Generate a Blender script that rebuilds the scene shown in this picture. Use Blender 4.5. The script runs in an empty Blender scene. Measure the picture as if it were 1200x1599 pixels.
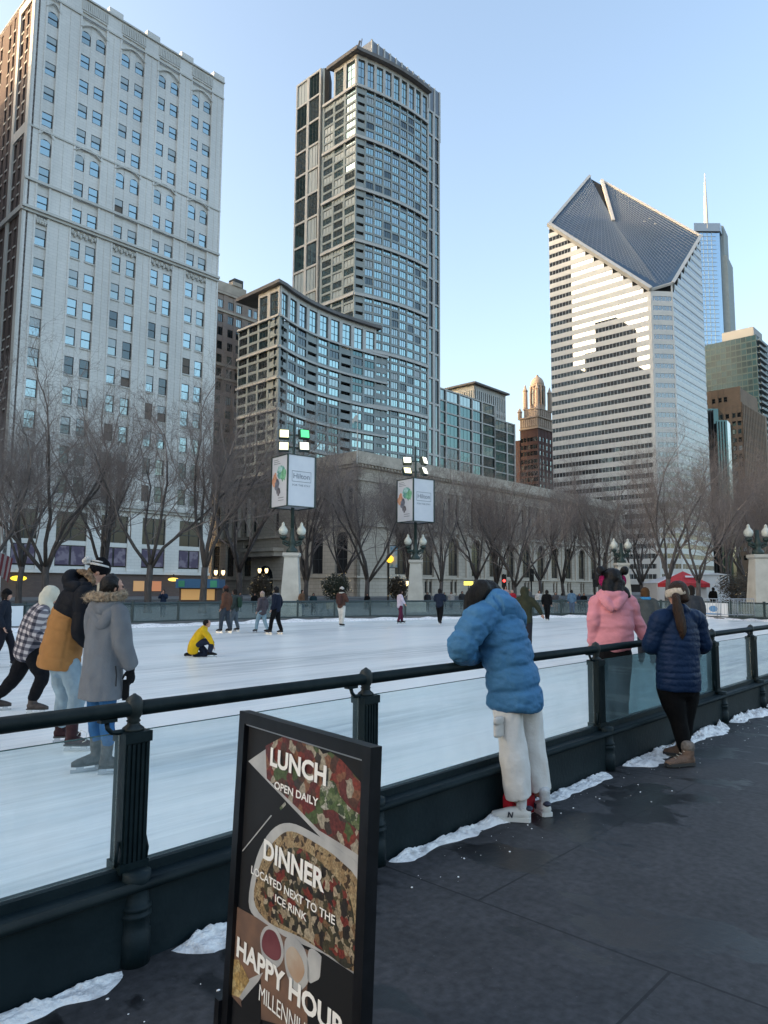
import bpy, math, random
import numpy as np
from mathutils import Vector, Matrix, noise as mnoise

# ---------------------------------------------------------------- camera, sky, sun, exposure
scene = bpy.context.scene
COL = scene.collection
F = 1110.0; PITCH = math.atan(116/1110); ROLL = math.radians(.39); EYE = 1.6
cam_data = bpy.data.cameras.new('camera'); cam = bpy.data.objects.new('camera', cam_data); COL.objects.link(cam)
cam_data.sensor_fit = 'HORIZONTAL'; cam_data.sensor_width = 36; cam_data.lens = 36*F/1200
cam_data.clip_start = .05; cam_data.clip_end = 6000
CAM_R = Matrix.Rotation(math.pi/2+PITCH, 3, 'X') @ Matrix.Rotation(ROLL, 3, 'Z')
cam.matrix_world = Matrix.Translation((0, 0, EYE)) @ CAM_R.to_4x4()
scene.camera = cam
SUN_AZ = math.atan2(-.98, -.08)      # compass-like angle from +Y towards +X
SUN_EL = math.radians(12)
sun_dir = Vector((math.sin(SUN_AZ)*math.cos(SUN_EL), math.cos(SUN_AZ)*math.cos(SUN_EL), math.sin(SUN_EL)))
world = bpy.data.worlds.new('World'); scene.world = world; world.use_nodes = True
wn = world.node_tree.nodes; wl = world.node_tree.links
sky = wn.new('ShaderNodeTexSky'); sky.sky_type = 'NISHITA'; sky.sun_disc = False
sky.sun_elevation = SUN_EL; sky.sun_rotation = SUN_AZ
sky.altitude = 100; sky.air_density = 1.0; sky.dust_density = 5; sky.ozone_density = .7
wl.new(sky.outputs[0], wn['Background'].inputs[0]); wn['Background'].inputs[1].default_value = .15
sd = bpy.data.lights.new('sun', 'SUN'); sd.energy = 1.1; sd.angle = math.radians(.5); sd.color = (1, .66, .38)
sun = bpy.data.objects.new('sun', sd); COL.objects.link(sun); sun.rotation_euler = sun_dir.to_track_quat('Z', 'Y').to_euler()
scene.view_settings.view_transform = 'Standard'; scene.view_settings.look = 'None'
scene.view_settings.exposure = 2.03; scene.view_settings.gamma = 1
scene.cycles.max_bounces = 6; scene.cycles.transparent_max_bounces = 12
scene.cycles.caustics_reflective = False; scene.cycles.caustics_refractive = False
scene.cycles.use_denoising = True
random.seed(7); ICE_Z = -.15

# ---------------------------------------------------------------- geometry of the photograph
TH = math.radians(43); S_, C_ = math.sin(TH), math.cos(TH)   # u runs along the rink rail and the avenue, w away from it
def ray(px, py): return CAM_R @ Vector(((px-600)/F, -(py-799.5)/F, -1))
def UW(u, w, z=0): return Vector((S_*u-C_*w, C_*u+S_*w, z))
def uw(p): return (S_*p[0]+C_*p[1], -C_*p[0]+S_*p[1])
def at_w(px, py, w):
    d = ray(px, py); p = d*(w/(-C_*d.x+S_*d.y)); return Vector((S_*p.x+C_*p.y, w, p.z+EYE))   # (u, w, z)
def at_u(px, py, u):
    d = ray(px, py); p = d*(u/(S_*d.x+C_*d.y)); return Vector((u, -C_*p.x+S_*p.y, p.z+EYE))
def at_Y(px, py, Y):
    d = ray(px, py); return d*(Y/d.y)+Vector((0, 0, EYE))
def ground(px, py, z=0):
    d = ray(px, py); p = d*((z-EYE)/d.z); return Vector((p.x, p.y, z))
def on_plane(px, py, o, n):
    d = ray(px, py); e = Vector((0, 0, EYE)); return e+d*((Vector(o)-e).dot(n)/d.dot(n))
def proj(p):
    d = CAM_R.transposed() @ (Vector(p)-Vector((0, 0, EYE))); return (600+F*d.x/-d.z, 799.5-F*d.y/-d.z) if d.z < 0 else (-9e3, 0)
UWROT = Matrix.Rotation(math.pi/2-TH, 4, 'Z')                # local x = u, local y = w
def uwm(u, w, z=0): return Matrix.Translation(UW(u, w, z)) @ UWROT

# ---------------------------------------------------------------- objects
def tag(o, label=None, cat=None, group=None, kind=None):
    if label: o['label'] = label
    if cat: o['category'] = cat
    if group: o['group'] = group
    if kind: o['kind'] = kind
    return o
def empty(name, m, label, cat, group=None, kind=None):
    o = bpy.data.objects.new(name, None); COL.objects.link(o)
    o.matrix_world = m if isinstance(m, Matrix) else Matrix.Translation(m)
    o.empty_display_size = .1
    return tag(o, label, cat, group, kind)
def link(name, mesh, parent=None, m=None):
    o = bpy.data.objects.new(name, mesh); COL.objects.link(o)
    if parent is not None: o.parent = parent
    if m is not None:
        if parent is not None: o.matrix_local = m
        else: o.matrix_world = m
    return o
def copy_tree(o, parent=None):
    c = o.copy(); COL.objects.link(c)
    if parent is not None: c.parent = parent
    for ch in o.children: copy_tree(ch, c)
    return c

class MB:
    """collects shapes and links them as one mesh object"""
    def __init__(s): s.v = []; s.f = []; s.mi = []; s.sm = []; s.m = 0; s.T = None; s.smooth = False
    def add(s, vs, fs):
        b = len(s.v)
        if s.T is not None: vs = [s.T @ Vector(v) for v in vs]
        s.v += [tuple(v) for v in vs]; s.f += [tuple(i+b for i in f) for f in fs]
        s.mi += [s.m]*len(fs); s.sm += [s.smooth]*len(fs); return s
    def box(s, x0, x1, y0, y1, z0, z1):
        return s.add([(x0,y0,z0),(x1,y0,z0),(x1,y1,z0),(x0,y1,z0),(x0,y0,z1),(x1,y0,z1),(x1,y1,z1),(x0,y1,z1)],
                     [(3,2,1,0),(4,5,6,7),(0,1,5,4),(1,2,6,5),(2,3,7,6),(3,0,4,7)])
    def cbox(s, c, sx, sy, sz): return s.box(c[0]-sx/2, c[0]+sx/2, c[1]-sy/2, c[1]+sy/2, c[2]-sz/2, c[2]+sz/2)
    def quad(s, a, b, c, d): return s.add([a, b, c, d], [(0, 1, 2, 3)])
    def prism(s, pts, z0, z1):
        n = len(pts); zt = z1 if hasattr(z1, '__len__') else [z1]*n
        vs = [(p[0], p[1], z0) for p in pts]+[(p[0], p[1], zt[i]) for i, p in enumerate(pts)]
        return s.add(vs, [tuple(range(n-1, -1, -1)), tuple(range(n, 2*n))]+[(i, (i+1) % n, n+(i+1) % n, n+i) for i in range(n)])
    def slab(s, pts, y0, y1):                      # outline in x,z given a thickness in y
        n = len(pts); vs = [(p[0], y0, p[1]) for p in pts]+[(p[0], y1, p[1]) for p in pts]
        return s.add(vs, [tuple(range(n)), tuple(range(2*n-1, n-1, -1))]+[((i+1) % n, i, n+i, n+(i+1) % n) for i in range(n)])
    def tube(s, pts, r, n=8, cap=True):
        pts = [Vector(p) for p in pts]; rs = r if hasattr(r, '__len__') else [r]*len(pts)
        vs = []; fs = []; ref = None
        for i, p in enumerate(pts):
            t = (pts[min(i+1, len(pts)-1)]-pts[max(i-1, 0)])
            t = t.normalized() if t.length > 1e-9 else Vector((0, 0, 1))
            if ref is None: ref = Vector((1, 0, 0)) if abs(t.x) < .8 else Vector((0, 1, 0))
            a = (ref-t*ref.dot(t)).normalized(); b = t.cross(a); ref = a
            for k in range(n):
                an = 2*math.pi*k/n; vs.append(p+(a*math.cos(an)+b*math.sin(an))*rs[i])
        for i in range(len(pts)-1):
            for k in range(n): fs.append((i*n+k, i*n+(k+1) % n, (i+1)*n+(k+1) % n, (i+1)*n+k))
        if cap: fs += [tuple(range(n-1, -1, -1)), tuple(range((len(pts)-1)*n, len(pts)*n))]
        return s.add(vs, fs)
    def lathe(s, prof, c=(0, 0, 0), n=16):           # prof: (radius, z)
        vs = []; fs = []
        for r, z in prof:
            for k in range(n): a = 2*math.pi*k/n; vs.append((c[0]+r*math.cos(a), c[1]+r*math.sin(a), c[2]+z))
        for i in range(len(prof)-1):
            for k in range(n): fs.append((i*n+k, i*n+(k+1) % n, (i+1)*n+(k+1) % n, (i+1)*n+k))
        fs += [tuple(range(n-1, -1, -1)), tuple(range((len(prof)-1)*n, len(prof)*n))]
        return s.add(vs, fs)
    def ball(s, c, rx, ry=None, rz=None, n=12, m=8):
        ry = ry or rx; rz = rz or rx
        vs = [(c[0], c[1], c[2]-rz)]; fs = []
        for i in range(1, m):
            th = math.pi*i/m-math.pi/2
            for k in range(n): a = 2*math.pi*k/n; vs.append((c[0]+rx*math.cos(th)*math.cos(a), c[1]+ry*math.cos(th)*math.sin(a), c[2]+rz*math.sin(th)))
        vs.append((c[0], c[1], c[2]+rz)); top = len(vs)-1
        for k in range(n): fs.append((0, 1+(k+1) % n, 1+k)); fs.append((top, top-n+k, top-n+(k+1) % n))
        for i in range(m-2):
            for k in range(n): fs.append((1+i*n+k, 1+i*n+(k+1) % n, 1+(i+1)*n+(k+1) % n, 1+(i+1)*n+k))
        return s.add(vs, fs)
    def mesh(s, name, mats):
        me = bpy.data.meshes.new(name); me.from_pydata(s.v, [], s.f)
        for m in (mats if isinstance(mats, (list, tuple)) else [mats]): me.materials.append(m)
        me.polygons.foreach_set('material_index', s.mi); me.polygons.foreach_set('use_smooth', s.sm)
        me.update(); return me
    def build(s, name, mats, parent=None, m=None): return link(name, s.mesh(name, mats), parent, m)

# ---------------------------------------------------------------- materials
def nd(nt, t, **kw):
    n = nt.nodes.new(t)
    for k, v in kw.items(): setattr(n, k, v)
    return n
def mat(name, col, rough=.8, col2=None, scale=1.0, stretch=(1, 1, 1), lo=.35, hi=.65, bump=0, bscale=None, metal=0, spec=None, detail=5, coat=0):
    m = bpy.data.materials.new(name); m.use_nodes = True; nt = m.node_tree; b = nt.nodes['Principled BSDF']
    b.inputs['Base Color'].default_value = (*col, 1); b.inputs['Roughness'].default_value = rough; b.inputs['Metallic'].default_value = metal
    if spec is not None: b.inputs['Specular IOR Level'].default_value = spec
    if coat: b.inputs['Coat Weight'].default_value = coat
    if col2 or bump:
        tc = nd(nt, 'ShaderNodeTexCoord'); mp = nd(nt, 'ShaderNodeMapping'); mp.inputs['Scale'].default_value = stretch
        nt.links.new(tc.outputs['Object'], mp.inputs[0])
        no = nd(nt, 'ShaderNodeTexNoise'); no.inputs['Scale'].default_value = scale; no.inputs['Detail'].default_value = detail
        nt.links.new(mp.outputs[0], no.inputs[0])
    if col2:
        r = nd(nt, 'ShaderNodeValToRGB'); r.color_ramp.elements[0].position = lo; r.color_ramp.elements[1].position = hi
        r.color_ramp.elements[0].color = (*col2, 1); r.color_ramp.elements[1].color = (*col, 1)
        nt.links.new(no.outputs[0], r.inputs[0]); nt.links.new(r.outputs[0], b.inputs['Base Color'])
    if bump:
        n2 = no
        if bscale:
            n2 = nd(nt, 'ShaderNodeTexNoise'); n2.inputs['Scale'].default_value = bscale; n2.inputs['Detail'].default_value = 4; nt.links.new(mp.outputs[0], n2.inputs[0])
        bp = nd(nt, 'ShaderNodeBump'); bp.inputs['Strength'].default_value = bump; bp.inputs['Distance'].default_value = .02
        nt.links.new(n2.outputs[0], bp.inputs['Height']); nt.links.new(bp.outputs[0], b.inputs['Normal'])
    return m
def brick_mat(name, c1, c2, mortar, bw, bh, ms=.012, rough=.85, axis='xz', dirt=None, dscale=.12):
    """courses drawn from the object's own coordinates (x+y along the wall, z up)"""
    m = bpy.data.materials.new(name); m.use_nodes = True; nt = m.node_tree; b = nt.nodes['Principled BSDF']; b.inputs['Roughness'].default_value = rough
    tc = nd(nt, 'ShaderNodeTexCoord'); sp = nd(nt, 'ShaderNodeSeparateXYZ'); cb = nd(nt, 'ShaderNodeCombineXYZ'); ad = nd(nt, 'ShaderNodeMath', operation='ADD')
    nt.links.new(tc.outputs['Object'], sp.inputs[0]); nt.links.new(sp.outputs[0], ad.inputs[0]); nt.links.new(sp.outputs[1], ad.inputs[1])
    nt.links.new(ad.outputs[0], cb.inputs[0]); nt.links.new(sp.outputs[2], cb.inputs[1])
    br = nd(nt, 'ShaderNodeTexBrick'); nt.links.new(cb.outputs[0], br.inputs[0])
    br.inputs['Scale'].default_value = 1; br.inputs['Brick Width'].default_value = bw; br.inputs['Row Height'].default_value = bh; br.inputs['Mortar Size'].default_value = ms
    for k, c in (('Color1', c1), ('Color2', c2), ('Mortar', mortar)): br.inputs[k].default_value = (*c, 1)
    out = br.outputs[0]
    no = nd(nt, 'ShaderNodeTexNoise'); no.inputs['Scale'].default_value = dscale; no.inputs['Detail'].default_value = 6
    mp = nd(nt, 'ShaderNodeMapping'); mp.inputs['Scale'].default_value = (1, 1, .35); nt.links.new(tc.outputs['Object'], mp.inputs[0]); nt.links.new(mp.outputs[0], no.inputs[0])
    mx = nd(nt, 'ShaderNodeMix', data_type='RGBA', blend_type='MULTIPLY'); r = nd(nt, 'ShaderNodeValToRGB')
    d = dirt or .75
    r.color_ramp.elements[0].color = (d, d, d, 1); r.color_ramp.elements[0].position = .35; r.color_ramp.elements[1].position = .65
    nt.links.new(no.outputs[0], r.inputs[0]); mx.inputs[0].default_value = 1
    nt.links.new(out, mx.inputs[6]); nt.links.new(r.outputs[0], mx.inputs[7]); nt.links.new(mx.outputs[2], b.inputs['Base Color'])
    return m
def glass_mat(name, col, rough=.03):                 # coated window glass: mostly a tinted mirror over a dark room
    m = bpy.data.materials.new(name); m.use_nodes = True; b = m.node_tree.nodes['Principled BSDF']
    b.inputs['Base Color'].default_value = (*col, 1); b.inputs['Metallic'].default_value = .85; b.inputs['Roughness'].default_value = rough
    return m
def emit_mat(name, col, st):
    m = bpy.data.materials.new(name); m.use_nodes = True; b = m.node_tree.nodes['Principled BSDF']
    b.inputs['Base Color'].default_value = (*col, 1); b.inputs['Emission Color'].default_value = (*col, 1); b.inputs['Emission Strength'].default_value = st
    return m
def clear_mat(name, tint, film=.1, filmcol=(.8, .9, .92)):   # sheet glass one looks through
    m = bpy.data.materials.new(name); m.use_nodes = True; nt = m.node_tree; nt.nodes.clear()
    out = nd(nt, 'ShaderNodeOutputMaterial'); tr = nd(nt, 'ShaderNodeBsdfTransparent'); tr.inputs[0].default_value = (*tint, 1)
    gl = nd(nt, 'ShaderNodeBsdfGlossy'); gl.inputs['Roughness'].default_value = .02; di = nd(nt, 'ShaderNodeBsdfDiffuse'); di.inputs[0].default_value = (*filmcol, 1)
    lw = nd(nt, 'ShaderNodeLayerWeight'); lw.inputs[0].default_value = .5; pw = nd(nt, 'ShaderNodeMath', operation='POWER'); pw.inputs[1].default_value = 5
    nt.links.new(lw.outputs['Facing'], pw.inputs[0]); fr = nd(nt, 'ShaderNodeMath', operation='MULTIPLY_ADD'); fr.inputs[1].default_value = .6; fr.inputs[2].default_value = .03; nt.links.new(pw.outputs[0], fr.inputs[0])
    tc = nd(nt, 'ShaderNodeTexCoord'); no = nd(nt, 'ShaderNodeTexNoise'); no.inputs['Scale'].default_value = 3; no.inputs['Detail'].default_value = 6
    nt.links.new(tc.outputs['Object'], no.inputs[0]); mu = nd(nt, 'ShaderNodeMath', operation='MULTIPLY'); mu.inputs[1].default_value = film*2
    nt.links.new(no.outputs[0], mu.inputs[0])
    m1 = nd(nt, 'ShaderNodeMixShader'); m2 = nd(nt, 'ShaderNodeMixShader')
    nt.links.new(mu.outputs[0], m1.inputs[0]); nt.links.new(tr.outputs[0], m1.inputs[1]); nt.links.new(di.outputs[0], m1.inputs[2])
    nt.links.new(fr.outputs[0], m2.inputs[0]); nt.links.new(m1.outputs[0], m2.inputs[1]); nt.links.new(gl.outputs[0], m2.inputs[2]); nt.links.new(m2.outputs[0], out.inputs[0])
    return m

M = {}
M['terracotta'] = brick_mat('glazed terracotta', (.82, .80, .755), (.77, .755, .71), (.65, .635, .60), 1.1, .42, .02, .45, dirt=.82)
M['limestone'] = brick_mat('limestone', (.56, .485, .40), (.50, .43, .35), (.33, .285, .235), 1.6, .7, .03, .8, dirt=.7)
M['limestone_plain'] = mat('plain limestone', (.55, .48, .40), .8, (.42, .365, .30), .5)
M['brownbrick'] = brick_mat('brown brick', (.17, .125, .11), (.145, .105, .095), (.13, .11, .1), .6, .2, .02, dirt=.8)
M['tanbrick'] = brick_mat('tan brick', (.30, .215, .15), (.26, .19, .135), (.24, .18, .13), 1.2, .4, .02, dirt=.75)
M['redbrick'] = brick_mat('red brick', (.13, .065, .055), (.11, .055, .05), (.1, .07, .06), 1.2, .4, .02, dirt=.8)
M['hotel'] = brick_mat('grey brown brick', (.42, .335, .285), (.38, .30, .255), (.31, .25, .215), 1.2, .4, .02, dirt=.78)
M['gothic'] = mat('cream terracotta', (.46, .36, .28), .7, (.36, .28, .22), .3)
M['concrete'] = mat('grey precast', (.35, .395, .39), .75, (.30, .34, .335), .4)
M['trim'] = mat('white precast', (.58, .57, .54), .6, (.5, .49, .46), .6)
M['softwhite'] = mat('pale cladding', (.62, .61, .57), .55, (.55, .54, .5), .4)
M['roofgrey'] = mat('roof', (.2, .19, .18), .8, (.15, .14, .14), .5)
M['frame_dark'] = mat('dark frame', (.035, .04, .042), .5)
M['room'] = mat('dim room', (.03, .03, .03), .9)
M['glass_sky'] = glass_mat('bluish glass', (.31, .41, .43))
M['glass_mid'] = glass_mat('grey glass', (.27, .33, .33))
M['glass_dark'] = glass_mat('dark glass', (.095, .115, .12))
M['glass_teal'] = glass_mat('teal glass', (.32, .45, .45))
M['glass_deep'] = glass_mat('deep green glass', (.10, .165, .165))
M['glass_blue'] = glass_mat('blue curtain glass', (.42, .58, .72))
M['blind'] = mat('window blind', (.40, .46, .47), .25, spec=.9)
M['glass_shop'] = mat('dark shop glass', (.028, .028, .030), .12, spec=.6)
M['glass_green'] = mat('sea green glass', (.016, .075, .105), .2, spec=.35)
M['glass_sea'] = mat('dark sea glass', (.010, .045, .065), .2, spec=.35)
M['blind_brown'] = mat('brown blind', (.17, .14, .115), .8)
# ---------------------------------------------------------------- ground, ice, paving
def sheet(name, x0, x1, y0, y1, z, m, uvrot=True, thick=None):
    b = MB()
    if thick: b.box(x0, x1, y0, y1, z-thick, z)
    else: b.quad((x0, y0, z), (x1, y0, z), (x1, y1, z), (x0, y1, z))
    o = b.build(name, m, None, uwm(0, 0) if uvrot else Matrix.Identity(4)); return tag(o, kind='structure')
M['asphalt'] = mat('asphalt', (.055, .055, .058), .85, (.04, .04, .042), 2, bump=.2)
M['plaza'] = mat('plaza paving', (.16, .155, .15), .85, (.12, .118, .115), .6)
sheet('ground', -900, 2600, -500, 2600, -.4, mat('far ground', (.1, .1, .1), .9, (.07, .07, .07), .05))
sheet('avenue_road', -120, 400, 48, 72, -.13, M['asphalt'])
lane = MB()
for wl_ in (54, 60, 66):
    for k in range(-10, 40): lane.box(k*9, k*9+3, wl_-.07, wl_+.07, -.127, -.1265)
tag(lane.build('lane_markings', mat('road paint', (.7, .7, .66), .6), None, uwm(0, 0)), kind='structure')
sheet('far_pavement', -120, 400, 72, 200, 0, M['plaza'], thick=.5)
# dark paving of the promenade: big slabs, joints across and along, damp marks
def promenade_mat():
    m = bpy.data.materials.new('slate paving'); m.use_nodes = True; nt = m.node_tree; L = nt.links.new; b = nt.nodes['Principled BSDF']
    tc = nd(nt, 'ShaderNodeTexCoord'); sp = nd(nt, 'ShaderNodeSeparateXYZ'); cb = nd(nt, 'ShaderNodeCombineXYZ'); L(tc.outputs['Object'], sp.inputs[0])
    ax = nd(nt, 'ShaderNodeMath', operation='ADD'); ax.inputs[1].default_value = -.29; ay = nd(nt, 'ShaderNodeMath', operation='ADD'); ay.inputs[1].default_value = -.04
    L(sp.outputs[1], ax.inputs[0]); L(sp.outputs[0], ay.inputs[0]); L(ax.outputs[0], cb.inputs[0]); L(ay.outputs[0], cb.inputs[1])
    br = nd(nt, 'ShaderNodeTexBrick'); br.offset = .5; br.inputs['Scale'].default_value = 1; br.inputs['Brick Width'].default_value = 1.96; br.inputs['Row Height'].default_value = 3.1
    br.inputs['Mortar Size'].default_value = .008; br.inputs['Mortar Smooth'].default_value = .3
    for k, c in (('Color1', (.033, .032, .034)), ('Color2', (.027, .0265, .029)), ('Mortar', (.006, .006, .007))): br.inputs[k].default_value = (*c, 1)
    L(cb.outputs[0], br.inputs[0])
    def noise(sc, det, lo, hi, c0, c1, st=(1, 1, 1), rg=.55):
        mp = nd(nt, 'ShaderNodeMapping'); mp.inputs['Scale'].default_value = st; L(tc.outputs['Object'], mp.inputs[0])
        n = nd(nt, 'ShaderNodeTexNoise'); n.inputs['Scale'].default_value = sc; n.inputs['Detail'].default_value = det; n.inputs['Roughness'].default_value = rg; L(mp.outputs[0], n.inputs[0])
        r = nd(nt, 'ShaderNodeValToRGB'); r.color_ramp.elements[0].position = lo; r.color_ramp.elements[1].position = hi
        r.color_ramp.elements[0].color = (c0, c0, c0, 1); r.color_ramp.elements[1].color = (c1, c1, c1, 1); L(n.outputs[0], r.inputs[0]); return r
    wet = noise(1.05, 8, .42, .462, .33, 1, (2.0, 1.0, 1), .55)      # damp patches drawn out along the slabs
    fine = noise(22, 9, .3, .72, .55, 1.55); mid = noise(3.2, 6, .3, .7, .78, 1.22); big = noise(.5, 4, .3, .7, .8, 1.2); salt = noise(55, 3, .70, .76, 0, 1)
    mx = br.outputs[0]
    for n in (wet, fine, big, mid):
        q = nd(nt, 'ShaderNodeMix', data_type='RGBA', blend_type='MULTIPLY'); q.inputs[0].default_value = 1; L(mx, q.inputs[6]); L(n.outputs[0], q.inputs[7]); mx = q.outputs[2]
    q = nd(nt, 'ShaderNodeMix', data_type='RGBA'); sc = nd(nt, 'ShaderNodeMath', operation='MULTIPLY'); sc.inputs[1].default_value = .22
    L(salt.outputs[0], sc.inputs[0]); L(sc.outputs[0], q.inputs[0]); L(mx, q.inputs[6]); q.inputs[7].default_value = (.35, .36, .38, 1); L(q.outputs[2], b.inputs['Base Color'])
    rr = nd(nt, 'ShaderNodeMapRange'); rr.inputs[1].default_value = .42; rr.inputs[2].default_value = 1; rr.inputs[3].default_value = .38; rr.inputs[4].default_value = .72
    L(wet.outputs[0], rr.inputs[0]); L(rr.outputs[0], b.inputs['Roughness'])
    bp = nd(nt, 'ShaderNodeBump'); bp.inputs['Strength'].default_value = .25; bp.inputs['Distance'].default_value = .004; L(fine.outputs[0], bp.inputs['Height']); L(bp.outputs[0], b.inputs['Normal'])
    return m
sheet('promenade_paving', -40, 60, -40, 3.0, 0, promenade_mat(), thick=.5)
def ice_mat():
    m = bpy.data.materials.new('skated ice'); m.use_nodes = True; nt = m.node_tree; L = nt.links.new; b = nt.nodes['Principled BSDF']
    tc = nd(nt, 'ShaderNodeTexCoord')
    def noise(sc, st, lo, hi, det=6, rg=.6, rot=0):
        mp = nd(nt, 'ShaderNodeMapping'); mp.inputs['Scale'].default_value = st; mp.inputs['Rotation'].default_value = (0, 0, rot); L(tc.outputs['Object'], mp.inputs[0])
        n = nd(nt, 'ShaderNodeTexNoise'); n.inputs['Scale'].default_value = sc; n.inputs['Detail'].default_value = det; n.inputs['Roughness'].default_value = rg; L(mp.outputs[0], n.inputs[0])
        r = nd(nt, 'ShaderNodeMapRange'); r.inputs[1].default_value = lo; r.inputs[2].default_value = hi; L(n.outputs[0], r.inputs[0]); return r.outputs[0]
    streak = noise(1, (.3, 4.5, 1), .40, .66); fine = noise(1, (1.1, 22, 1), .42, .72, 4, .6, .10); cut = noise(1, (.5, 26, 1), .62, .70, 3, .6, -.55); cut2 = noise(1, (.45, 24, 1), .63, .71, 3, .6, .75); wet = noise(1, (.07, .42, 1), .46, .62, 6, .65); snow = noise(.5, (1, 1.6, 1), .4, .75)
    def mix(f, a, c, k=1):
        q = nd(nt, 'ShaderNodeMix', data_type='RGBA')
        mu = nd(nt, 'ShaderNodeMath', operation='MULTIPLY'); mu.inputs[1].default_value = k; L(f, mu.inputs[0]); L(mu.outputs[0], q.inputs[0])
        if isinstance(a, tuple): q.inputs[6].default_value = (*a, 1)
        else: L(a, q.inputs[6])
        q.inputs[7].default_value = (*c, 1); return q.outputs[2]
    c = mix(streak, (.90, .94, .925), (.79, .85, .86)); c = mix(snow, c, (.97, .96, .93), .8); c = mix(fine, c, (.96, .955, .94), .6); c = mix(cut, c, (.64, .69, .71), .5); c = mix(cut2, c, (.98, .97, .95), .6)
    w2 = nd(nt, 'ShaderNodeMath', operation='MULTIPLY'); L(wet, w2.inputs[0]); s2 = noise(1, (.35, 5, 1), .35, .55); L(s2, w2.inputs[1]); c = mix(w2.outputs[0], c, (.46, .50, .52), .65)
    L(c, b.inputs['Base Color']); b.inputs['Roughness'].default_value = .26; b.inputs['Specular IOR Level'].default_value = .35
    bp = nd(nt, 'ShaderNodeBump'); bp.inputs['Strength'].default_value = .15; bp.inputs['Distance'].default_value = .01; L(fine, bp.inputs['Height']); L(bp.outputs[0], b.inputs['Normal'])
    return m
ICE = ice_mat()
RINK = [uw(ground(x, y, ICE_Z)) for x, y in ((-150, 993), (0, 985), (100, 981.5), (200, 978.5), (300, 975), (400, 971.5), (500, 969), (600, 967), (750, 965), (880, 963), (1000, 963), (1100, 965), (1200, 970), (1300, 978), (1420, 995))]
ib = MB(); ib.prism([(-30, 3.01), (RINK[-1][0]+3, 3.01)]+RINK[::-1]+[(-30, RINK[0][1]+2)], -.6, ICE_Z)
tag(ib.build('ice_rink', ICE, None, uwm(0, 0)), kind='structure')
pz = MB(); pz.prism([(120, 3.2), (120, 48), (-60, 48), (-60, RINK[0][1]+2.5), (-30, RINK[0][1]+2.02)]+[(u+.02*i, w+.03) for i, (u, w) in enumerate(RINK)]+[(RINK[-1][0]+3.02, 3.2)], -.7, 0)
tag(pz.build('plaza_pavement', M['plaza'], None, uwm(0, 0)), kind='structure')

# ---------------------------------------------------------------- snow swept against the kerb
M['snow'] = mat('old snow', (.90, .88, .86), .7, (.42, .41, .41), 11, lo=.28, hi=.5, bump=.6, bscale=60)
def snow_ridge(u0, u1, wid, h, w0=2.93, seed=0, ends=.12):
    b = MB(); nu = max(6, int((u1-u0)/.011)); nw = 20; vs = []
    for i in range(nu+1):
        u = u0+(u1-u0)*i/nu; e = min(1, (u-u0)/ends, (u1-u)/ends)
        wd = wid*(.55+1.1*max(0, .5+mnoise.noise((u*2.2, seed, 0))*.8)+.35*mnoise.noise((u*9, seed, 3)))*max(.0, e)**.6+.004
        for j in range(nw+1):
            t = j/nw; prof = max(0, (1-t)**.7*min(1, .55+t*4))
            z = h*prof*max(0, e)**.7*(.65+.8*mnoise.noise((u*5, t*wd*9, seed+2))+.5*mnoise.noise((u*17, t*wd*22, seed+5))+.35*mnoise.noise((u*46, t*wd*60, seed+8)))
            vs.append((u, w0-wd*t, max(-.004, z+.006*(1-t)*e)))
    fs = [(i*(nw+1)+j, i*(nw+1)+j+1, (i+1)*(nw+1)+j+1, (i+1)*(nw+1)+j) for i in range(nu) for j in range(nw)]
    b.smooth = True; b.add(vs, fs); return b
sn = MB(); k = 0
for (u0, u1, wid, h) in ((.95, 1.56, .085, .035), (1.79, 2.32, .10, .045), (3.2, 6.0, .085, .035), (6.32, 7.45, .16, .055), (7.5, 9.0, .15, .07), (9.25, 10.6, .14, .07), (10.8, 16, .2, .1), (-4, .9, .12, .06)):
    q = snow_ridge(u0, u1, wid, h, seed=k*7.3); k += 1; sn.smooth = True; sn.add(q.v, q.f)
R_ = random.Random(3)
for i in range(150):                                  # crumbs thrown off the ridge
    u = R_.uniform(1, 9.5); w = 2.8-abs(R_.gauss(0, .22)); r = R_.choice([.0015, .002, .003, .003, .006])
    sn.ball((u, w, r*.3), r*R_.uniform(.8, 1.8), r, r*.6, 6, 4)
tag(sn.build('snow', M['snow'], None, uwm(0, 0)), kind='stuff')
sb = MB()                                             # scraped snow along the far edge of the ice
def bank(pts, wid, h, z0=ICE_Z):
    n = len(pts); vs = []; m_ = 8
    for i, (x, y) in enumerate(pts):
        for j in range(m_+1):
            t = j/m_; z = h*math.sin(math.pi*min(1, .12+t))**.8*(.7+.9*mnoise.noise((x*1.2, y*1.2, t*2))) if t < .98 else -.02
            d = Vector((x, y)).normalized(); vs.append((x-d.x*wid*t, y-d.y*wid*t, z0+max(-.02, z)))
    sb.smooth = True; sb.add(vs, [(i*(m_+1)+j, i*(m_+1)+j+1, (i+1)*(m_+1)+j+1, (i+1)*(m_+1)+j) for i in range(n-1) for j in range(m_)])

BP = []
for (ua, wa), (ub, wb_) in zip(RINK[:-1], RINK[1:]):
    for t in range(16): BP.append(tuple(UW(ua+(ub-ua)*t/16, wa+(wb_-wa)*t/16-.05)[:2]))
bank(BP, 1.3, .13)
tag(sb.build('snow', M['snow']), kind='stuff')
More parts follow.
